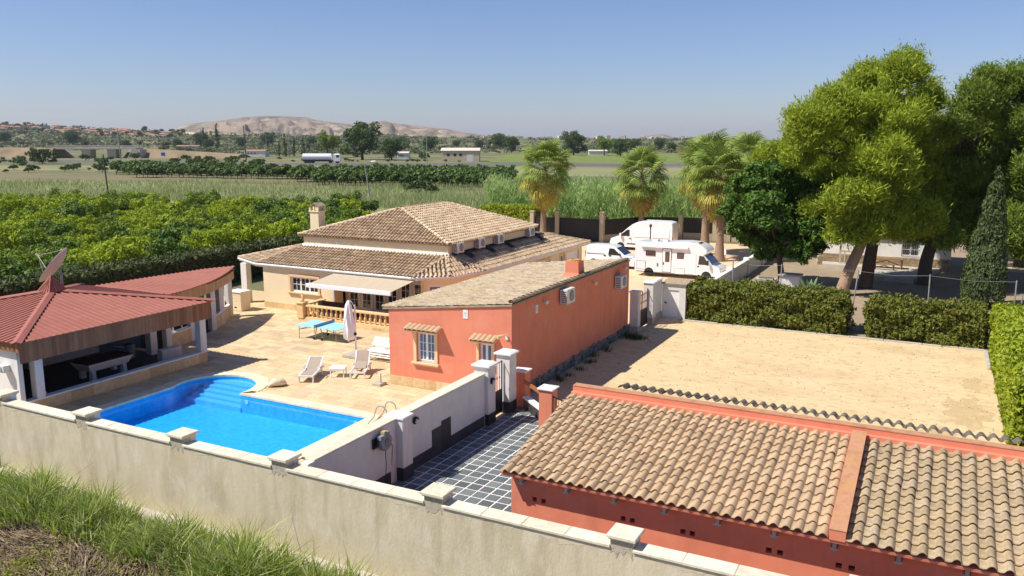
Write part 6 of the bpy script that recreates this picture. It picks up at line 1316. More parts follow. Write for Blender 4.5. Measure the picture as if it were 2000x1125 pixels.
def canes(n, quad, hmin, hmax, leaf, nl, mat, nm, label, cat, z0=-.05):
    a, b = rng.random(n), rng.random(n); q = [np.array(p) for p in quad]
    xy = (q[0][None]*(1-a)[:,None]+q[1][None]*a[:,None])*(1-b)[:,None]+(q[3][None]*(1-a)[:,None]+q[2][None]*a[:,None])*b[:,None]
    cl = .5+.5*np.sin(xy[:,0]*.9)*np.sin(xy[:,1]*.7+1)+rng.normal(size=n)*.12; H = hmin+(hmax-hmin)*np.clip(.3+.7*cl+rng.normal(size=n)*.1, 0, 1.15)
    lean = rng.normal(size=(n,2))*.09; Cs = []; Gs = []
    for k in range(nl):
        f = (k+.5+rng.random(n)*.8)/(nl+.3); Cs.append(np.stack([xy[:,0]+lean[:,0]*f*f*H+rng.normal(size=n)*.12, xy[:,1]+lean[:,1]*f*f*H+rng.normal(size=n)*.12, z0+f*H], 1)); g = rng.normal(size=(n,3)); g[:,2] = 1.3+rng.random(n)*1.2; Gs.append(g)
    C = np.concatenate(Cs); Gg = np.concatenate(Gs); N = np.cross(Gg, rng.normal(size=Gg.shape)); V = cards(C, N, leaf, leaf*.10, Gg*1.5, .1)
    stuff(link(nm, npmesh(nm, V, 4, mat)), label, cat)
q = [PY(950,440,94.5), PY(1500,440,94.5), PY(1500,440,110), PY(955,440,106)]
canes(5200, [(p.x,p.y) for p in q], 3.6, 6.2, .95, 13, lf_reed, 'cane_bed', 'tall pale green cane bed growing behind the black fence', 'reeds')
# ------------------------------------------------------------------ weeds before the boundary wall
moundm = M('dead_reed_litter', [(.16,.11,.065),(.24,.175,.11),(.11,.075,.045)], .95, 2., bump=1., bscale=12)
def mz(x, y): return -.55+.42*math.exp(-((y-14.4)/1.0)**2)*(.8+.12*math.sin(x*1.3)+.12*math.sin(x*.61+2))+.25*max(0, min(1, (14.5-y)/3))*(.7+.3*math.sin(x*.9+y))
mb = MB(); nx, ny = 60, 24
for j in range(ny+1):
    for i in range(nx+1): x, y = -34+34*i/nx, 7+8.9*j/ny; mb.v.append((x, y, mz(x, y)-.04+random.uniform(-.03,.03)-(.2 if j == ny else 0)))
mb.f = [(j*(nx+1)+i, j*(nx+1)+i+1, (j+1)*(nx+1)+i+1, (j+1)*(nx+1)+i) for j in range(ny) for i in range(nx)]; mb.m = [0]*len(mb.f); struct('weedy_bank', mb, moundm, True)
vmz = np.vectorize(mz)
def scatter(n, x0, x1, y0, y1, cl=0, sp=.3):
    if not cl: return np.stack([rng.uniform(x0,x1,n), rng.uniform(y0,y1,n)], 1)
    c = np.stack([rng.uniform(x0,x1,cl), rng.uniform(y0,y1,cl)], 1); return c[rng.integers(0,cl,n)]+rng.normal(size=(n,2))*sp
xy = np.concatenate([scatter(15000, -31, -8, 14.1, 15.5, 900, .16), scatter(7000, -31, -14, 13.7, 15.5)]); xy = xy[(xy[:,1] < 15.95)]; n = len(xy)
xy[:,1] -= .3*(np.sin(xy[:,0]*1.13+.4)+np.sin(xy[:,0]*2.71)+np.sin(xy[:,0]*.47+2))**2*.2
H = rng.uniform(.35,1.25,n)*(.8+.15*np.sin(xy[:,0]*2.1+xy[:,1])+.2*np.sin(xy[:,0]*.77+1)+.15*np.sin(xy[:,0]*5.3+xy[:,1]*4)); V, T = blades(np.stack([xy[:,0], xy[:,1], vmz(xy[:,0], xy[:,1])-.05], 1), np.abs(H)+.12, rng.uniform(.018,.05,n), .36, .9)
stuff(link('coarse_grass', tri_mesh('coarse_grass', V, T, lf_fg)), 'rank green grass growing along the foot of the grey wall', 'grass')
xy = scatter(9000, -26, -14.5, 10.5, 14.2, 26, .38); n = len(xy); P = np.stack([xy[:,0], xy[:,1], vmz(xy[:,0], xy[:,1])+rng.random(n)*.28], 1)
stuff(link('low_weeds', npmesh('low_weeds', cards(P, rng.normal(size=(n,3))+np.array([0,0,.8]), .11, .05), 4, lf_fgy)), 'low yellow green weeds among the dead reed litter', 'weeds')
n = 17000; xy = scatter(n, -28, -13, 9.5, 14.7); P = np.stack([xy[:,0], xy[:,1], vmz(xy[:,0], xy[:,1])+.02+.14*rng.random(n)], 1); flow = np.stack([np.cos(.7*np.sin(xy[:,0]*.8+xy[:,1])-.5), np.sin(.7*np.sin(xy[:,0]*.8+xy[:,1])-.5), rng.normal(size=n)*.22], 1)
stuff(link('dead_reeds', npmesh('dead_reeds', cards(P, np.stack([rng.normal(size=n)*.4, rng.normal(size=n)*.4, np.ones(n)], 1), .85, .03, flow*1.2), 4, straw)), 'flattened dead brown reeds heaped on the bank', 'reeds')
# small tufts at the foot of the salmon side wall
xy = np.concatenate([scatter(600, -15.3, -14.9, 33, 42, 9, .12), scatter(800, -15.2, -14.4, 41.5, 44, 5, .25)]); n = len(xy)
V, T = blades(np.stack([xy[:,0], xy[:,1], np.full(n,-.03)], 1), rng.uniform(.08,.3,n), rng.uniform(.012,.02,n), .4); stuff(link('dry_tufts', tri_mesh('dry_tufts', V, T, lf_hedgeD)), 'small dark weed tufts along the foot of the salmon side wall', 'weeds')
pebm = M('clods', [(.48,.36,.21),(.36,.26,.15),(.60,.45,.28)], .95, 5, 'island'); n = 1500; xy = scatter(n, -14.6, 2.6, 23.6, 49.1); C = np.stack([xy[:,0], xy[:,1], np.full(n,-.025)], 1)
stuff(link('clods_of_earth', npmesh('clods_of_earth', cards(C+np.array([0,0,.02]), np.stack([rng.normal(size=n)*.8, rng.normal(size=n)*.8, np.ones(n)], 1), .07, .05), 4, pebm)), 'small clods of dry earth scattered over the sandy yard', 'earth')
# ------------------------------------------------------------------ citrus orchard beside the villa
def tree_proto(nm, mat, n, leaf, big, trunk_h, tr, bark=barkd, m=7, f=(.35,.55), wide=.6, flat=.9):
    sub = sub_blobs(big, m, f, flat); P, d = blob_pts(sub, n, .45, .3, .62); N = d+rng.normal(size=d.shape)*.6; N[:,2] += .4
    c = npmesh(nm+'_crown', cards(P, N, leaf, leaf*wide, None, .1), 4, mat); mb = MB(); limb(mb, [(0,0,-.05),(.05,.05,trunk_h*.6),(0,0,trunk_h)], tr, tr*.6, 7)
    for b in big[:5]: limb(mb, [(0,0,trunk_h*.8), Vector((0,0,trunk_h)).lerp(Vector(b[:3]), .6), b[:3]], tr*.5, .03, 5)
    return c, mesh(nm+'_trunk', mb, bark)
def put_tree(nm, pr, x, y, s, rz, label, group, z=-.05, cat='tree', sz=1.):
    t = thing(nm, (x, y, z), label, cat, group, rz, (s, s, s*sz)); link('crown', pr[0], t, None, world=False); link('trunk', pr[1], t, None, world=False); return t
def dome(r, h, k=7): return [[r*.55*math.cos(2.4*i)*random.uniform(.6,1.1), r*.55*math.sin(2.4*i)*random.uniform(.6,1.1), h*random.uniform(.42,.72), r*random.uniform(.4,.58), r*random.uniform(.4,.58), h*random.uniform(.25,.36)] for i in range(k)]
CY = [tree_proto('citrus', m, 4200, .20, dome(1.95, 2.7), .8, .10) for m in (lf_lemY, lf_lemY, lf_lemM, lf_lemM, lf_lemG, lf_lemG)]
cl = {0:'yellowing lemon tree in the orchard beyond the dark hedge', 2:'mid green citrus tree in the orchard beyond the dark hedge', 4:'dark green citrus tree in the orchard beyond the dark hedge'}
def proj(x, y, z):
    d = Vector((x, y, z-CAMH)); w = d.dot(_F); return 1000+FPX*d.dot(_R)/w, 562.5-FPX*d.dot(_V)/w
cnt = 0; ox = []
for i in range(40):
    for j in range(44):
        x = -56-i*4.5+random.uniform(-.8,.8); y = 16+j*4.5+random.uniform(-.8,.8)
        if Vector((x,y,0)).dot(_F) < 20: continue
        u, v = proj(x, y, 0)
        top = 398+u*.022
        if -70 < u < 760 and v > top+6 and not (u > 720) : ox.append((x*x+y*y, x, y, u, v))
ox.sort(); ox = ox[:300]
for _, x, y, u, v in ox:
    k = rng.choice(6, p=[.24,.22,.17,.15,.11,.11]) if u < 500 else rng.choice(6, p=[.10,.10,.22,.22,.18,.18]); k = int(k); put_tree('citrus_tree', CY[k], x, y, random.uniform(.85,1.45), random.uniform(0,6.28), cl[k//2*2].replace('in the orchard beyond the dark hedge', 'in the row next to the dark hedge' if x > -61 else ('at the meadow edge of the orchard' if v < 412+u*.022 else 'among the inner rows of the orchard')), 'citrus trees of the near orchard')
p = [G(u, v) for u, v in ((-150,560),(760,480),(760,412),(640,402),(300,388),(-150,374))]
orch = M('orchard_floor', [(.16,.15,.06),(.22,.19,.085)], .95, .3, stain=((.12,.13,.04), .5, .6)); sheet('orchard_floor', [(q.x,q.y) for q in p], -.05, orch)
# ------------------------------------------------------------------ fields beyond
def field(nm, px, m, z): P = [G(u, v) for u, v in px]; return sheet(nm, [(q.x,q.y) for q in P], z, m)
fm1 = M('reedy_meadow', [(.20,.22,.085),(.255,.265,.115),(.165,.19,.07)], .95, .05, stain=((.33,.28,.15), .03, .6)); fm2 = M('pale_stubble', [(.22,.20,.095),(.27,.235,.12),(.18,.175,.08)], .95, .03, stain=((.15,.16,.06), .02, .7))
fm3 = M('green_field', [(.19,.21,.085),(.24,.25,.11)], .95, .02); fm4 = M('red_soil', [(.20,.16,.08),(.17,.15,.07)], .95, .05, stain=((.13,.145,.055), .06, .9)); fm5 = M('bright_orchard_strip', [(.13,.17,.03),(.17,.21,.04),(.09,.125,.025)], .95, .06)
fm6 = M('dry_embankment', [(.24,.17,.10),(.29,.21,.125),(.19,.145,.085)], .95, .06, stain=((.13,.13,.055), .08, .7))
field('meadow', [(-300,403),(620,412),(1000,412),(1000,376),(400,356),(-300,345)], fm1, -.045)
field('soil_strip', [(-300,345),(400,356),(1000,376),(1000,370),(620,354),(200,338),(-300,338)], fm4, -.044)
field('farm_track', [(440,359.5),(1000,378),(1000,376.2),(700,367),(440,357.5)], fm2, -.03)
field('green_field', [(640,337),(1700,352),(1700,340),(900,330)], fm3, -.044)
field('stubble_field', [(-300,330),(640,336),(900,331),(1700,340),(1700,329),(560,324),(-300,322)], fm2, -.043)
field('road', [(420,321.5),(1000,323),(2200,329),(2200,324),(1000,318.5),(420,318)], asphalt, -.02)
field('road', [(0,311.2),(420,318),(420,321.2),(0,313.5)], asphalt, -.022)
field('orchard_strip', [(930,316),(2200,320),(2200,303),(1000,300.5)], fm5, -.04)
# meadow reeds standing in the near field
n = 34000; u = rng.uniform(-120, 1000, n); v = rng.uniform(352, 402, n)+u*.008; keep = (v < 384+u*.03) | (u > 620); u, v = u[keep], v[keep]; n = len(u)
P = np.array([tuple(G(a, b)) for a, b in zip(u, v)]); P[:,2] = -.05; nz_ = .5+.5*np.sin(P[:,0]*.11+1)*np.sin(P[:,1]*.09); V, T = blades(P, rng.uniform(.5,1.25,n)*(.5+nz_), rng.uniform(.05,.13,n), .28)
stuff(link('meadow_reeds', tri_mesh('meadow_reeds', V, T, lf_grass)), 'pale wind bent reeds covering the open meadow', 'reeds')
fr_ = tree_proto('far_citrus', lf_far, 520, .62, dome(2.1, 3.2, 6), .7, .1, m=5); fr2 = tree_proto('far_citrus', lf_far, 520, .62, dome(2.3, 3.4, 7), .7, .1, m=5)
k = 0
for row, (v0, n, ua, ub) in enumerate(((361,46,620,1000),(355,48,580,1000),(349.5,46,560,1000),(345,40,680,1000),(350,34,270,600),(345,34,230,600),(341,20,230,480))):
    for i in range(n):
        u = ua+(ub-ua)*(i+random.uniform(-.3,.3))/n; q = G(u, v0+(u-620)*.012+random.uniform(-.8,.8)); put_tree('distant_citrus_tree', random.choice((fr_, fr2)), q.x, q.y, random.uniform(.85,1.35), random.uniform(0,6.28), 'small round citrus tree in the farther orchard past the meadow', 'trees of the farther citrus orchard'); k += 1
# ------------------------------------------------------------------ the rising ground of the foothills
from mathutils import noise as mnoise
def interp(u, pts):
    xs, ys = [p[0] for p in pts], [p[1] for p in pts]; return float(np.interp(u, xs, ys))
SK1 = [(-500,250),(-100,246),(0,244),(60,246),(130,250),(220,253),(330,257),(420,262),(520,264),(700,266),(900,268),(1000,269.5),(1200,271.5),(1500,273),(2600,274)]
def on_foot(u, v):
    """the point of the plain or the foothill slope that is seen at (u, v)"""
    if v > 290.5: return G(u, v)
    h = 11+(HOR-interp(u, SK1))*1500/FPX; dr_ = DIR(u)
    for j in range(200):
        f = j/199; d = 1500*(.62+.38*f); z = h*f**1.25
        if HOR-(z-11)*FPX/d <= v: c = dr_*(d/dr_.dot(_Fh)); return Vector((c.x, c.y, z))
    c = dr_*(1500/dr_.dot(_Fh)); return Vector((c.x, c.y, h))
# ------------------------------------------------------------------ distant trees
def rnd_big(r, h, k, lo=.24): return [[r*.6*math.cos(2.4*i)*random.uniform(.4,1), r*.6*math.sin(2.4*i)*random.uniform(.4,1), h*random.uniform(lo,.82), r*random.uniform(.38,.55), r*random.uniform(.38,.55), h*random.uniform(.16,.26)] for i in range(k)]
TR = tree_proto('round_tree', lf_fard, 6500, .62, rnd_big(6.5, 11, 14), 3., .45); TP = tree_proto('field_pine', lf_pine_shade, 3800, .6, rnd_big(5, 9.5, 10, .5), 4., .35); TO = tree_proto('olive_tree', lf_faro, 1300, .8, rnd_big(4.5, 6, 8, .4), 2., .3)
cyb = [[0,0,1.2+i*.95, 1.25*(1-i/11)**.6+.15, 1.25*(1-i/11)**.6+.15, 1.1] for i in range(10)]; TC = tree_proto('field_cypress', lf_fard, 1500, .6, cyb, 1., .2, m=4, wide=.35)
TB = tree_proto('scrub', lf_fard, 700, .7, dome(3, 3.6, 6), .6, .12, m=5)
def at_px(nm, pr, u, vb, hpx, H0, label, group=None, sz=1., cat='tree'):
    q = on_foot(u, vb); D = (q-_C).dot(_F); put_tree(nm, pr, q.x, q.y, hpx*D/FPX/H0, random.uniform(0,6.28), label, group, q.z-.06-.1*(vb < 290), cat, sz)
at_px('round_tree', TR, 708, 312, 72, 10.2, 'large round dark tree standing past the tanker lorry'); at_px('field_pine', TP, 640, 308, 58, 10.5, 'lighter pine left of the largest round tree by the road')
at_px('round_tree', TR, 765, 313, 48, 11.5, 'smaller dark tree at the foot of the largest round tree'); at_px('round_tree', TR, 1120, 303, 46, 10.2, 'round dark tree beyond the cane bed and highway'); at_px('field_pine', TP, 1180, 304, 42, 10.5, 'spreading pine beside the distant low white shed'); at_px('round_tree', TR, 1212, 305, 38, 11.5, 'dark rounded tree behind the distant low white shed')
at_px('field_bush', TB, 83, 320, 38, 4.2, 'large dense bush before the road bridge embankment', cat='bush')
for u, vb, h in ((399,292,38),(425,293,46),(385,292,26),(557,306,40),(575,305,34),(593,305,36),(546,305,26)): at_px('field_cypress', TC, u, vb, h, 11, 'narrow dark cypress in the distant farmland', 'cypresses in the distant farmland', 1.15)
at_px('round_tree', TR, 408, 293, 24, 11.5, 'dark tree between the cypresses by the low red roof'); at_px('field_bush', TB, 828, 314, 20, 4.2, 'scrubby bush beside the warehouse', cat='bush')
rb = random.Random(5)
for i in range(70):
    u = rb.uniform(-20,1000); vb = rb.uniform(284,300) if u > 300 else rb.uniform(280,291); at_px('olive_tree', rb.choice((TO,TO,TB,TR)), u, vb, rb.uniform(8,20), 6.5, 'small tree on the far plain below the hills', 'scattered trees on the far plain')
for i in range(34):
    u = rb.uniform(560,1420); vb = rb.uniform(314,317.5) if u < 900 else rb.uniform(296,300); at_px('field_bush', TB, u, vb, rb.uniform(4,9), 4.2, 'low roadside bush along the highway', 'bushes along the highway', cat='bush')
for i in range(80):
    u = rb.uniform(-10,560); vb = rb.uniform(312,338); at_px('field_bush', TB, u, vb, rb.uniform(7,19), 4.2, 'green bush on the rough ground before the road bridge', 'bushes before the road bridge', cat='bush')
for i in range(20):
    u = rb.uniform(1230,1520); vb = rb.uniform(288,299); at_px('olive_tree', rb.choice((TO,TR)), u, vb, rb.uniform(8,18), 6.5, 'hazy tree on the plain behind the palms', 'trees on the plain behind the palms')
for u, vb, h in ((820,377,36),(795,374,20),(845,378,24)): 
    at_px('field_bush', TB, u, vb, h, 4.6, 'feathery reed clump at the meadow edge beyond the villa roof', 'reed clumps at the meadow edge', 1., 'bush')
# ------------------------------------------------------------------ poles, bridge, lorry, distant buildings
polem = M('pole_wood', [(.07,.055,.045),(.11,.09,.075)], .9, 4); polec = M('pole_concrete', [(.30,.28,.25),(.36,.34,.30)], .9, 4)
def pole(u, vb, vt, r, label, m=polem, top=None, lean=0.):
    q = G(u, vb); D = (q-_C).dot(_F); H = (vb-vt)*D/FPX; t = thing('utility_pole', (q.x, q.y, -.05), label, 'pole', 'poles across the farmland'); l = _R*(-lean*D/FPX)
    mb = MB(); mb.tube([(0,0,0),(l.x,l.y,H)], [r, r*.7], 8); lpart('shaft', mb, m, t)
    if top == 'lamp': mb = MB(); e = Vector((l.x,l.y,H)); mb.tube([e, e+_R*.5+Vector((0,0,.2)), e+_R*1.1+Vector((0,0,.3))], .04, 6); lpart('arm', mb, polec, t); mb = MB(); mb.bar(e+_R*1.0+Vector((0,0,.28)), e+_R*1.7+Vector((0,0,.36)), .2); lpart('lamp_head', mb, acm, t)
    elif top == 'cross': mb = MB(); e = Vector((l.x,l.y,H-.5)); mb.bar(e-_R*.7, e+_R*.7, .12); lpart('crossarm', mb, m, t)
pole(213, 392, 302, .16, 'dark wooden pole at the edge of the citrus orchard', polem, None, 4); pole(726, 410, 320, .12, 'leaning grey lamp post at the meadow beyond the villa', polec, 'lamp', 11); pole(481, 313, 246, .30, 'dark wooden pole beside the distant road', polem, None, 2); pole(236, 312, 251, .26, 'pale concrete pole in front of the road bridge', polec, 'cross', 2)
pole(834, 318, 262, .2, 'thin grey pole beside the warehouse', polec, 'cross'); pole(566, 306, 256, .2, 'thin grey pole behind the cypress group', polec, 'cross'); pole(521, 300, 262, .18, 'thin pole near the red roofed farm', polec)
bg_ = thing('road_bridge', tuple(G(180, 309)), 'concrete road bridge on two broad piers crossing the farmland', 'bridge'); WT[bg_.name] = Vector(bg_.location)
a, b = G(92, 309), G(268, 309); dv = (b-a).normalized(); nv = Vector((-dv.y, dv.x, 0)); DD = (a-_C).dot(_F); zt = 11-(288-272)*DD/FPX; dk = .95
mb = MB(); mb.hull([a+nv*q+Vector((0,0,zt-dk)) if s == 0 else b+nv*q+Vector((0,0,zt-dk)) for s, q in ((0,0),(1,0),(1,9),(0,9))], [a+nv*q+Vector((0,0,zt)) if s == 0 else b+nv*q+Vector((0,0,zt)) for s, q in ((0,0),(1,0),(1,9),(0,9))]); part('deck', mb, concrete, bg_)
for u in (167, 217):
    c = G(u, 309)+nv*4.5; mb = MB(); w = dv*2.4; e = nv*3.5; mb.hull([c-w-e,c+w-e,c+w+e,c-w+e], [q+Vector((0,0,zt-dk-.01)) for q in (c-w*1.1-e,c+w*1.1-e,c+w*1.1+e,c-w*1.1+e)]); part('pier', mb, concrete, bg_)
for q in (.1, 8.9):
    mb = MB()
    for z in (.35,.7,1.05): mb.bar(a+nv*q+Vector((0,0,zt+z)), b+nv*q+Vector((0,0,zt+z)), .14)
    for k in range(26): c = a.lerp(b, k/25)+nv*q+Vector((0,0,zt)); mb.bar(c, c+Vector((0,0,1.1)), .14)
    part('railing', mb, polec, bg_)
c = G(255, 309); mb = MB(); mb.hull([c-dv*2,c+dv*6,c+dv*6+nv*9,c-dv*2+nv*9], [q+Vector((0,0,zt-dk-.02)) for q in (c+dv*1,c+dv*6,c+dv*6+nv*9,c+dv*1+nv*9)]); part('abutment', mb, concrete, bg_)
def bank(nm, u0, u1, v, vt0, vt1, wd=22):
    a, b = G(u0, v), G(u1, v); D = (a-_C).dot(_F); z0, z1 = 11-(vt0-272)*D/FPX, 11-(vt1-272)*D/FPX; mb = MB(); n = 24; V = []
    for i in range(n+1):
        f = i/n; c = a.lerp(b, f); z = z0+(z1-z0)*f
        for q, h in ((-wd*.5,-.06),(-3,z*.72),(0,z),(9,z),(9+wd*.6,-.06)): V.append(c+nv*q+Vector((0,0,h+random.uniform(-.2,.2)*(h > 0)*(q < 0))))
    mb.add(V, [(i*5+j,i*5+j+1,(i+1)*5+j+1,(i+1)*5+j) for i in range(n) for j in range(4)]+[(0,1,2,3,4),tuple(n*5+k for k in (4,3,2,1,0))]); return struct(nm, mb, fm6, True)
bank('embankment', -60, 108, 309, 288, 288.4); bank('embankment', 256, 470, 308, 289, 301)
sn = thing('road_sign', tuple(G(319, 309)), 'blue rectangular road sign beside the embankment', 'sign'); blue = M('sign_blue', [(.02,.08,.42),(.03,.1,.48)], .5, 2)
D = (G(319,309)-_C).dot(_F); k = D/FPX; mb = MB(); R_ = _R; mb.hull([_R*(-4*k)+Vector((0,0,4.5*k)), _R*(4*k)+Vector((0,0,4.5*k)), _R*(4*k)+_Fh*.15+Vector((0,0,4.5*k)), _R*(-4*k)+_Fh*.15+Vector((0,0,4.5*k))], [_R*(-4*k)+Vector((0,0,11*k)), _R*(4*k)+Vector((0,0,11*k)), _R*(4*k)+_Fh*.15+Vector((0,0,11*k)), _R*(-4*k)+_Fh*.15+Vector((0,0,11*k))]); lpart('panel', mb, blue, sn)
mb = MB()
for q in (-3,3): mb.tube([_R*q*k+_Fh*.25, _R*q*k+_Fh*.25+Vector((0,0,10*k))], .1, 6)
lpart('post', mb, galv, sn)
ta, tb = G(590, 318.5), G(668, 318.5); tk = thing('tanker_lorry', tuple((ta+tb)/2), 'white tanker lorry driving along the distant highway', 'lorry', None, math.atan2((tb-ta).y, (tb-ta).x)); Lt = (tb-ta).length; s = Lt/15
mb = MB(); mb.tube([(-7.2*s,0,2.3*s),(-7.0*s,0,2.3*s),(3.6*s,0,2.3*s),(3.8*s,0,2.3*s)], [.6*s,1.25*s,1.25*s,.6*s], 16); lpart('tank', mb, carw, tk, True); mb = MB(); mb.bbox(4.6*s,7.0*s,-1.2*s,1.2*s,.7*s,3.5*s,.3*s); lpart('cab', mb, carw, tk); mb = MB(); mb.box(-7*s,6.8*s,-1*s,1*s,.6*s,1.05*s); lpart('chassis', mb, carb, tk)
mb = MB(); mb.box(7.0*s,7.02*s,-1*s,1*s,2.0*s,3.0*s); mb.box(5.6*s,6.7*s,-1.22*s,1.22*s,2.1*s,3.0*s); lpart('window', mb, carg, tk)
for x in (-6,-4.7,-3.4,3.2,5.8):
    for y in (-1,1): mb = MB(); mb.lathe([(.5*s,-.15*s),(.5*s,.15*s)], (x*s,y*s,.5*s), 12, ax='y'); lpart('wheel', mb, rubber, tk)
gr = thing('guard_rail', tuple(G(900,322)), 'grey steel guard rail running along the distant highway', 'guard rail'); WT[gr.name] = Vector(gr.location); mb = MB()
pts = [G(u, 322.2+(u-700)*.0055) for u in range(670, 1500, 60)]
for i in range(len(pts)-1): mb._bar(pts[i]+Vector((0,0,.75)), pts[i+1]+Vector((0,0,.75)), .1, .38, 0)
for p_ in pts: mb.bar(p_, p_+Vector((0,0,.8)), .15)
part('rail', mb, galv, gr)
def shed_far(nm, u0, u1, vb, H, dep, label, wm, rm, rot=0., cat='building', group=None, rise=.25, doors=True):
    a, b = G(u0, vb), G(u1, vb); t = thing(nm, tuple((a+b)/2), label, cat, group, math.atan2((b-a).y, (b-a).x)+rot); w = (b-a).length/2
    mb = MB(); mb.box(-w,w,0,dep,-.1,H); lpart('wall', mb, wm, t); mb = MB(); r = H*rise
    mb.add([(-w*1.04,-.4,H),(w*1.04,-.4,H),(w*1.04,dep+.4,H),(-w*1.04,dep+.4,H),(-w*1.04,dep/2,H+r),(w*1.04,dep/2,H+r)], [(0,1,5,4),(2,3,4,5),(0,4,3),(1,2,5)]); lpart('roof', mb, rm, t)
    if doors:
        mb = MB(); mb.box(w*.35,w*.7,-.05,-.01,0,H*.7); lpart('door', mb, white, t)
        for q in (-.7,-.35,-.05): mb = MB(); mb.box(w*q,w*(q+.14),-.05,-.01,H*.5,H*.72); lpart('window', mb, carb, t)
    return t
wbe = M('warehouse_wall', [(.55,.45,.30),(.60,.50,.34)], .9, .3); rfp = M('pale_roof', [(.60,.52,.42),(.66,.58,.48)], .8, .3); rfr = M('red_roof', [(.34,.17,.11),(.40,.21,.14)], .9, .5)
shed_far('warehouse', 862, 936, 315.5, 5.4, 14, 'beige warehouse with pale shallow roof beside the highway', wbe, rfp)
shed_far('low_shed', 1150, 1186, 303.5, 3.0, 10, 'long low white shed beneath the distant pines', white, rfp, doors=False); shed_far('farmhouse', 775, 798, 311, 3.4, 9, 'small white farmhouse beside the large round tree', white, rfp); shed_far('farmhouse', 478, 518, 306, 3.6, 9, 'low farmhouse with bright red roof by the wooden pole', white, rfr); shed_far('farmhouse', 344, 388, 293, 4, 10, 'long low farmhouse with faded red roof near the cypresses', wbe, rfr)
# ------------------------------------------------------------------ hills
hm = M('rocky_hill', [(.23,.17,.12),(.29,.22,.155),(.18,.14,.10),(.33,.255,.185)], .95, .006, stain=((.085,.085,.045), .007, .95), wear=((.48,.38,.28), .012, .55))
fh = M('foothill_scrub', [(.095,.11,.04),(.14,.14,.055),(.17,.15,.07)], .95, .006, stain=((.06,.08,.025), .012, .8), wear=((.36,.28,.17), .01, .5))
def ridge(nm, D, sky_, depth, m, rough, u0=-500, u1=2600, step=6, rows=14, zmin=-.1, front=.75):
    mb = MB(); us = list(range(u0, u1+1, step)); V = []
    for j in range(rows+1):
        f = j/rows; d = D*(front+(1-front)*f) if f <= 1 else D
        for u in us:
            sv = interp(u, sky_); h = 11+(HOR-sv)*D/FPX; prof = f**1.25; pn = Vector((u*.012, j*.35, 3.)); nzv = rough*2.4*mnoise.fractal(Vector((u*.035, j*.45, 3.)), .8, 2.1, 5)*math.sin(math.pi*f)**.7 if f < 1 else 0.
            dr_ = DIR(u); c = dr_*(d/max(.5, dr_.dot(_Fh))); V.append((c.x, c.y, max(zmin, h*prof+nzv*max(0, h)*.5) if h > 0 else zmin))
    nrow = len(us)
    for u in us: dr_ = DIR(u); c = dr_*((D+depth)/max(.5, dr_.dot(_Fh))); V.append((c.x, c.y, zmin))
    mb.add(V, [(j*nrow+i, j*nrow+i+1, (j+1)*nrow+i+1, (j+1)*nrow+i) for j in range(rows+1) for i in range(nrow-1)]); return struct(nm, mb, m, True)
SK2 = [(-500,262),(330,262),(352,246),(380,240),(420,236),(450,231),(480,227),(520,224.5),(560,225),(600,227),(615,232),(640,236),(680,241),(705,243),(722,239),(738,236),(752,234.5),(768,239),(800,243),(830,246),(870,251),(900,257),(935,263),(980,268),(1200,275),(2600,276)]
SK2 = [(u, 262-(262-v)*.9 if v < 262 else v) for u, v in SK2]
SK3 = [(-500,280),(1180,280),(1220,272),(1245,269),(1268,265),(1282,262.5),(1296,262),(1308,265),(1320,270),(1340,273),(1380,280),(2600,280)]
ridge('foothills', 1500, SK1, 500, fh, .12, front=.62); ridge('hills', 3000, SK2, 900, hm, .26, step=4, rows=16, front=.72); ridge('far_hill', 5200, SK3, 600, hm, .3, 1150, 1420, 5, 8)
fsl = M('dry_slope', [(.55,.42,.25),(.60,.47,.29)], .95, .004)
mb = MB(); us = list(range(350, 566, 12)); R0 = [on_foot(u, 263.5+.004*(u-350))+Vector((0,0,.8)) for u in us]; R1_ = [on_foot(u, max(interp(u, SK1)+.2, 257.5+(u-350)*.028-3*math.sin((u-350)/216*3.1)))+Vector((0,0,.8)) for u in us]
mb.add(R0+R1_, [(i, i+1, len(us)+i+1, len(us)+i) for i in range(len(us)-1)]); struct('dry_field', mb, fsl)
HS = []
hw_ = M('villa_walls_far', [(.62,.55,.45),(.70,.64,.55),(.56,.46,.36)], .9, 1, 'obj')
for k in range(3):
    mb = MB(); w, d, h = ((7,6,4),(9,6,5.5),(6,6,6.5))[k]; mb.box(-w,w,-d,d,-2,h); mb.add([(-w-.6,-d-.6,h),(w+.6,-d-.6,h),(w+.6,d+.6,h),(-w-.6,d+.6,h),(-w*.4,0,h+2.4),(w*.4,0,h+2.4)], [(0,1,5,4),(1,2,5),(2,3,4,5),(3,0,4)], 1)
    for q in (-.6,-.1,.4): mb.box(w*q,w*q+1.6,-d-.05,-d-.01,1.2,3.0,2)
    HS.append(mesh('hillside_villa', mb, [hw_, rfr, carb]))
for i in range(84):
    u = rb.uniform(-30,335)**1.0; top = interp(u, SK1); v = top+rb.uniform(1.5, 13); q = on_foot(u, v); o = link('hillside_villa', rb.choice(HS), None, q-Vector((0,0,.6)), rb.uniform(-.6,.9)+YAW, rb.uniform(.55,.85)); tag(o, 'tiny pale villa with reddish roof on the far wooded hillside', 'house', 'villas on the far hillside')
for i in range(200):
    u = rb.uniform(-40,430); top = interp(u, SK1); v = top+rb.uniform(.2, 16); q = on_foot(u, v); put_tree('hillside_tree', rb.choice((TO,TB,TO,TR)), q.x, q.y, rb.uniform(.4,.85), rb.uniform(0,6), 'tiny dark tree among the villas on the far hillside', 'trees on the far hillside', q.z-.5)
TW = []
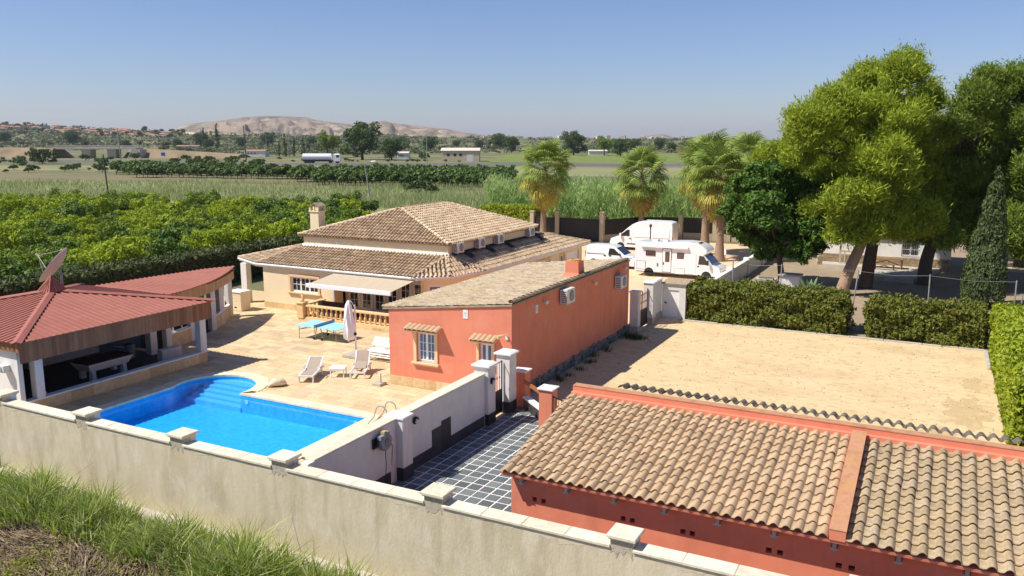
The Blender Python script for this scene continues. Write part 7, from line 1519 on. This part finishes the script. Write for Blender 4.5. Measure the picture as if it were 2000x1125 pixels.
for k in range(3):
    mb = MB(); w, d, h = ((11,7,9),(16,8,13),(8,8,17))[k]; mb.box(-w,w,-d,d,-3,h)
    for z in range(2, int(h)-1, 4):
        for x in np.arange(-w+2, w-2, 4.5): mb.box(x,x+2,-d-.06,-d-.01,z,z+1.8,1)
    mb.box(-w*.3,w*.3,-d*.4,d*.4,h,h+2); TW.append(mesh('apartment_block', mb, [hw_, carb]))
for i in range(52):
    u = rb.uniform(930,1350) if i > 14 else rb.uniform(920,1010); dr_ = DIR(u); D = rb.uniform(1600,1900); c = dr_*(D/dr_.dot(_Fh)); sv = interp(u, SK1); z = max(0, 11+(HOR-sv)*1500/FPX-rb.uniform(1,5)); o = link('apartment_block', rb.choice(TW), None, (c.x, c.y, z-1.0), YAW+rb.uniform(-.5,.5), rb.uniform(.35,.65)); tag(o, 'tiny pale apartment block of the distant town on the horizon', 'building', 'blocks of the distant town')
# scrub and hedgerows too far off to tell apart
n = 4200; u = np.concatenate([rng.uniform(-60, 1000, n-900), rng.uniform(900, 1560, 900)]); v = np.array([interp(a, SK1) for a in u])+1+rng.random(n)**1.1*(42-np.clip(u-300,0,600)*.018); v = v+np.sin(u*.02+v*.9)*1.2; keep = ~((v > 294) & (u > 60) & (u < 330)) & ~((v > 312) & (u > 560)) & ~((v > 299) & (u > 930)) & ~((v > 256) & (v < 263) & (u > 350) & (u < 560)) & (np.sin(u*.011+1)+np.sin(v*.55+u*.006)+rng.normal(size=n)*.8 > -.7); u, v = u[keep], v[keep]; C0 = np.array([tuple(on_foot(a, b)) for a, b in zip(u, v)])
D0 = np.linalg.norm(C0[:,:2], axis=1); r0 = np.clip(rng.uniform(1.6, 3.6, len(u))*(.7+D0/1600), 1.6, 7); k = np.repeat(np.arange(len(u)), 26); dd = unit(rng.normal(size=(len(k),3))); dd[:,2] = np.abs(dd[:,2])
Pp = C0[k]+dd*r0[k][:,None]*np.array([1.6,1.6,1.])*rng.uniform(.6,1,len(k))[:,None]; V = cards(Pp, dd+rng.normal(size=dd.shape)*.5, 1., .7); c3 = Pp.repeat(4, 0); V = c3+(V-c3)*(r0[k].repeat(4)*.62)[:,None]
stuff(link('far_scrub', npmesh('far_scrub', V, 4, lf_faro)), 'scrub and hedgerows of the far plain below the hills', 'scrub')
# ------------------------------------------------------------------ hazy air
hz = bpy.data.materials.new('hazy_air'); hz.use_nodes = True; N = hz.node_tree.nodes; N.remove(N['Principled BSDF']); pv = N.new('ShaderNodeVolumePrincipled'); pv.inputs['Color'].default_value = (.78,.85,1.,1); pv.inputs['Density'].default_value = HAZE; pv.inputs['Anisotropy'].default_value = .2
hz.node_tree.links.new(pv.outputs[0], N['Material Output'].inputs['Volume'])
mb = MB(); mb.box(-9500, 9500, -9500, 9500, -3, 135); o = link('haze', mesh('haze', mb, hz)); o['kind'] = 'stuff'
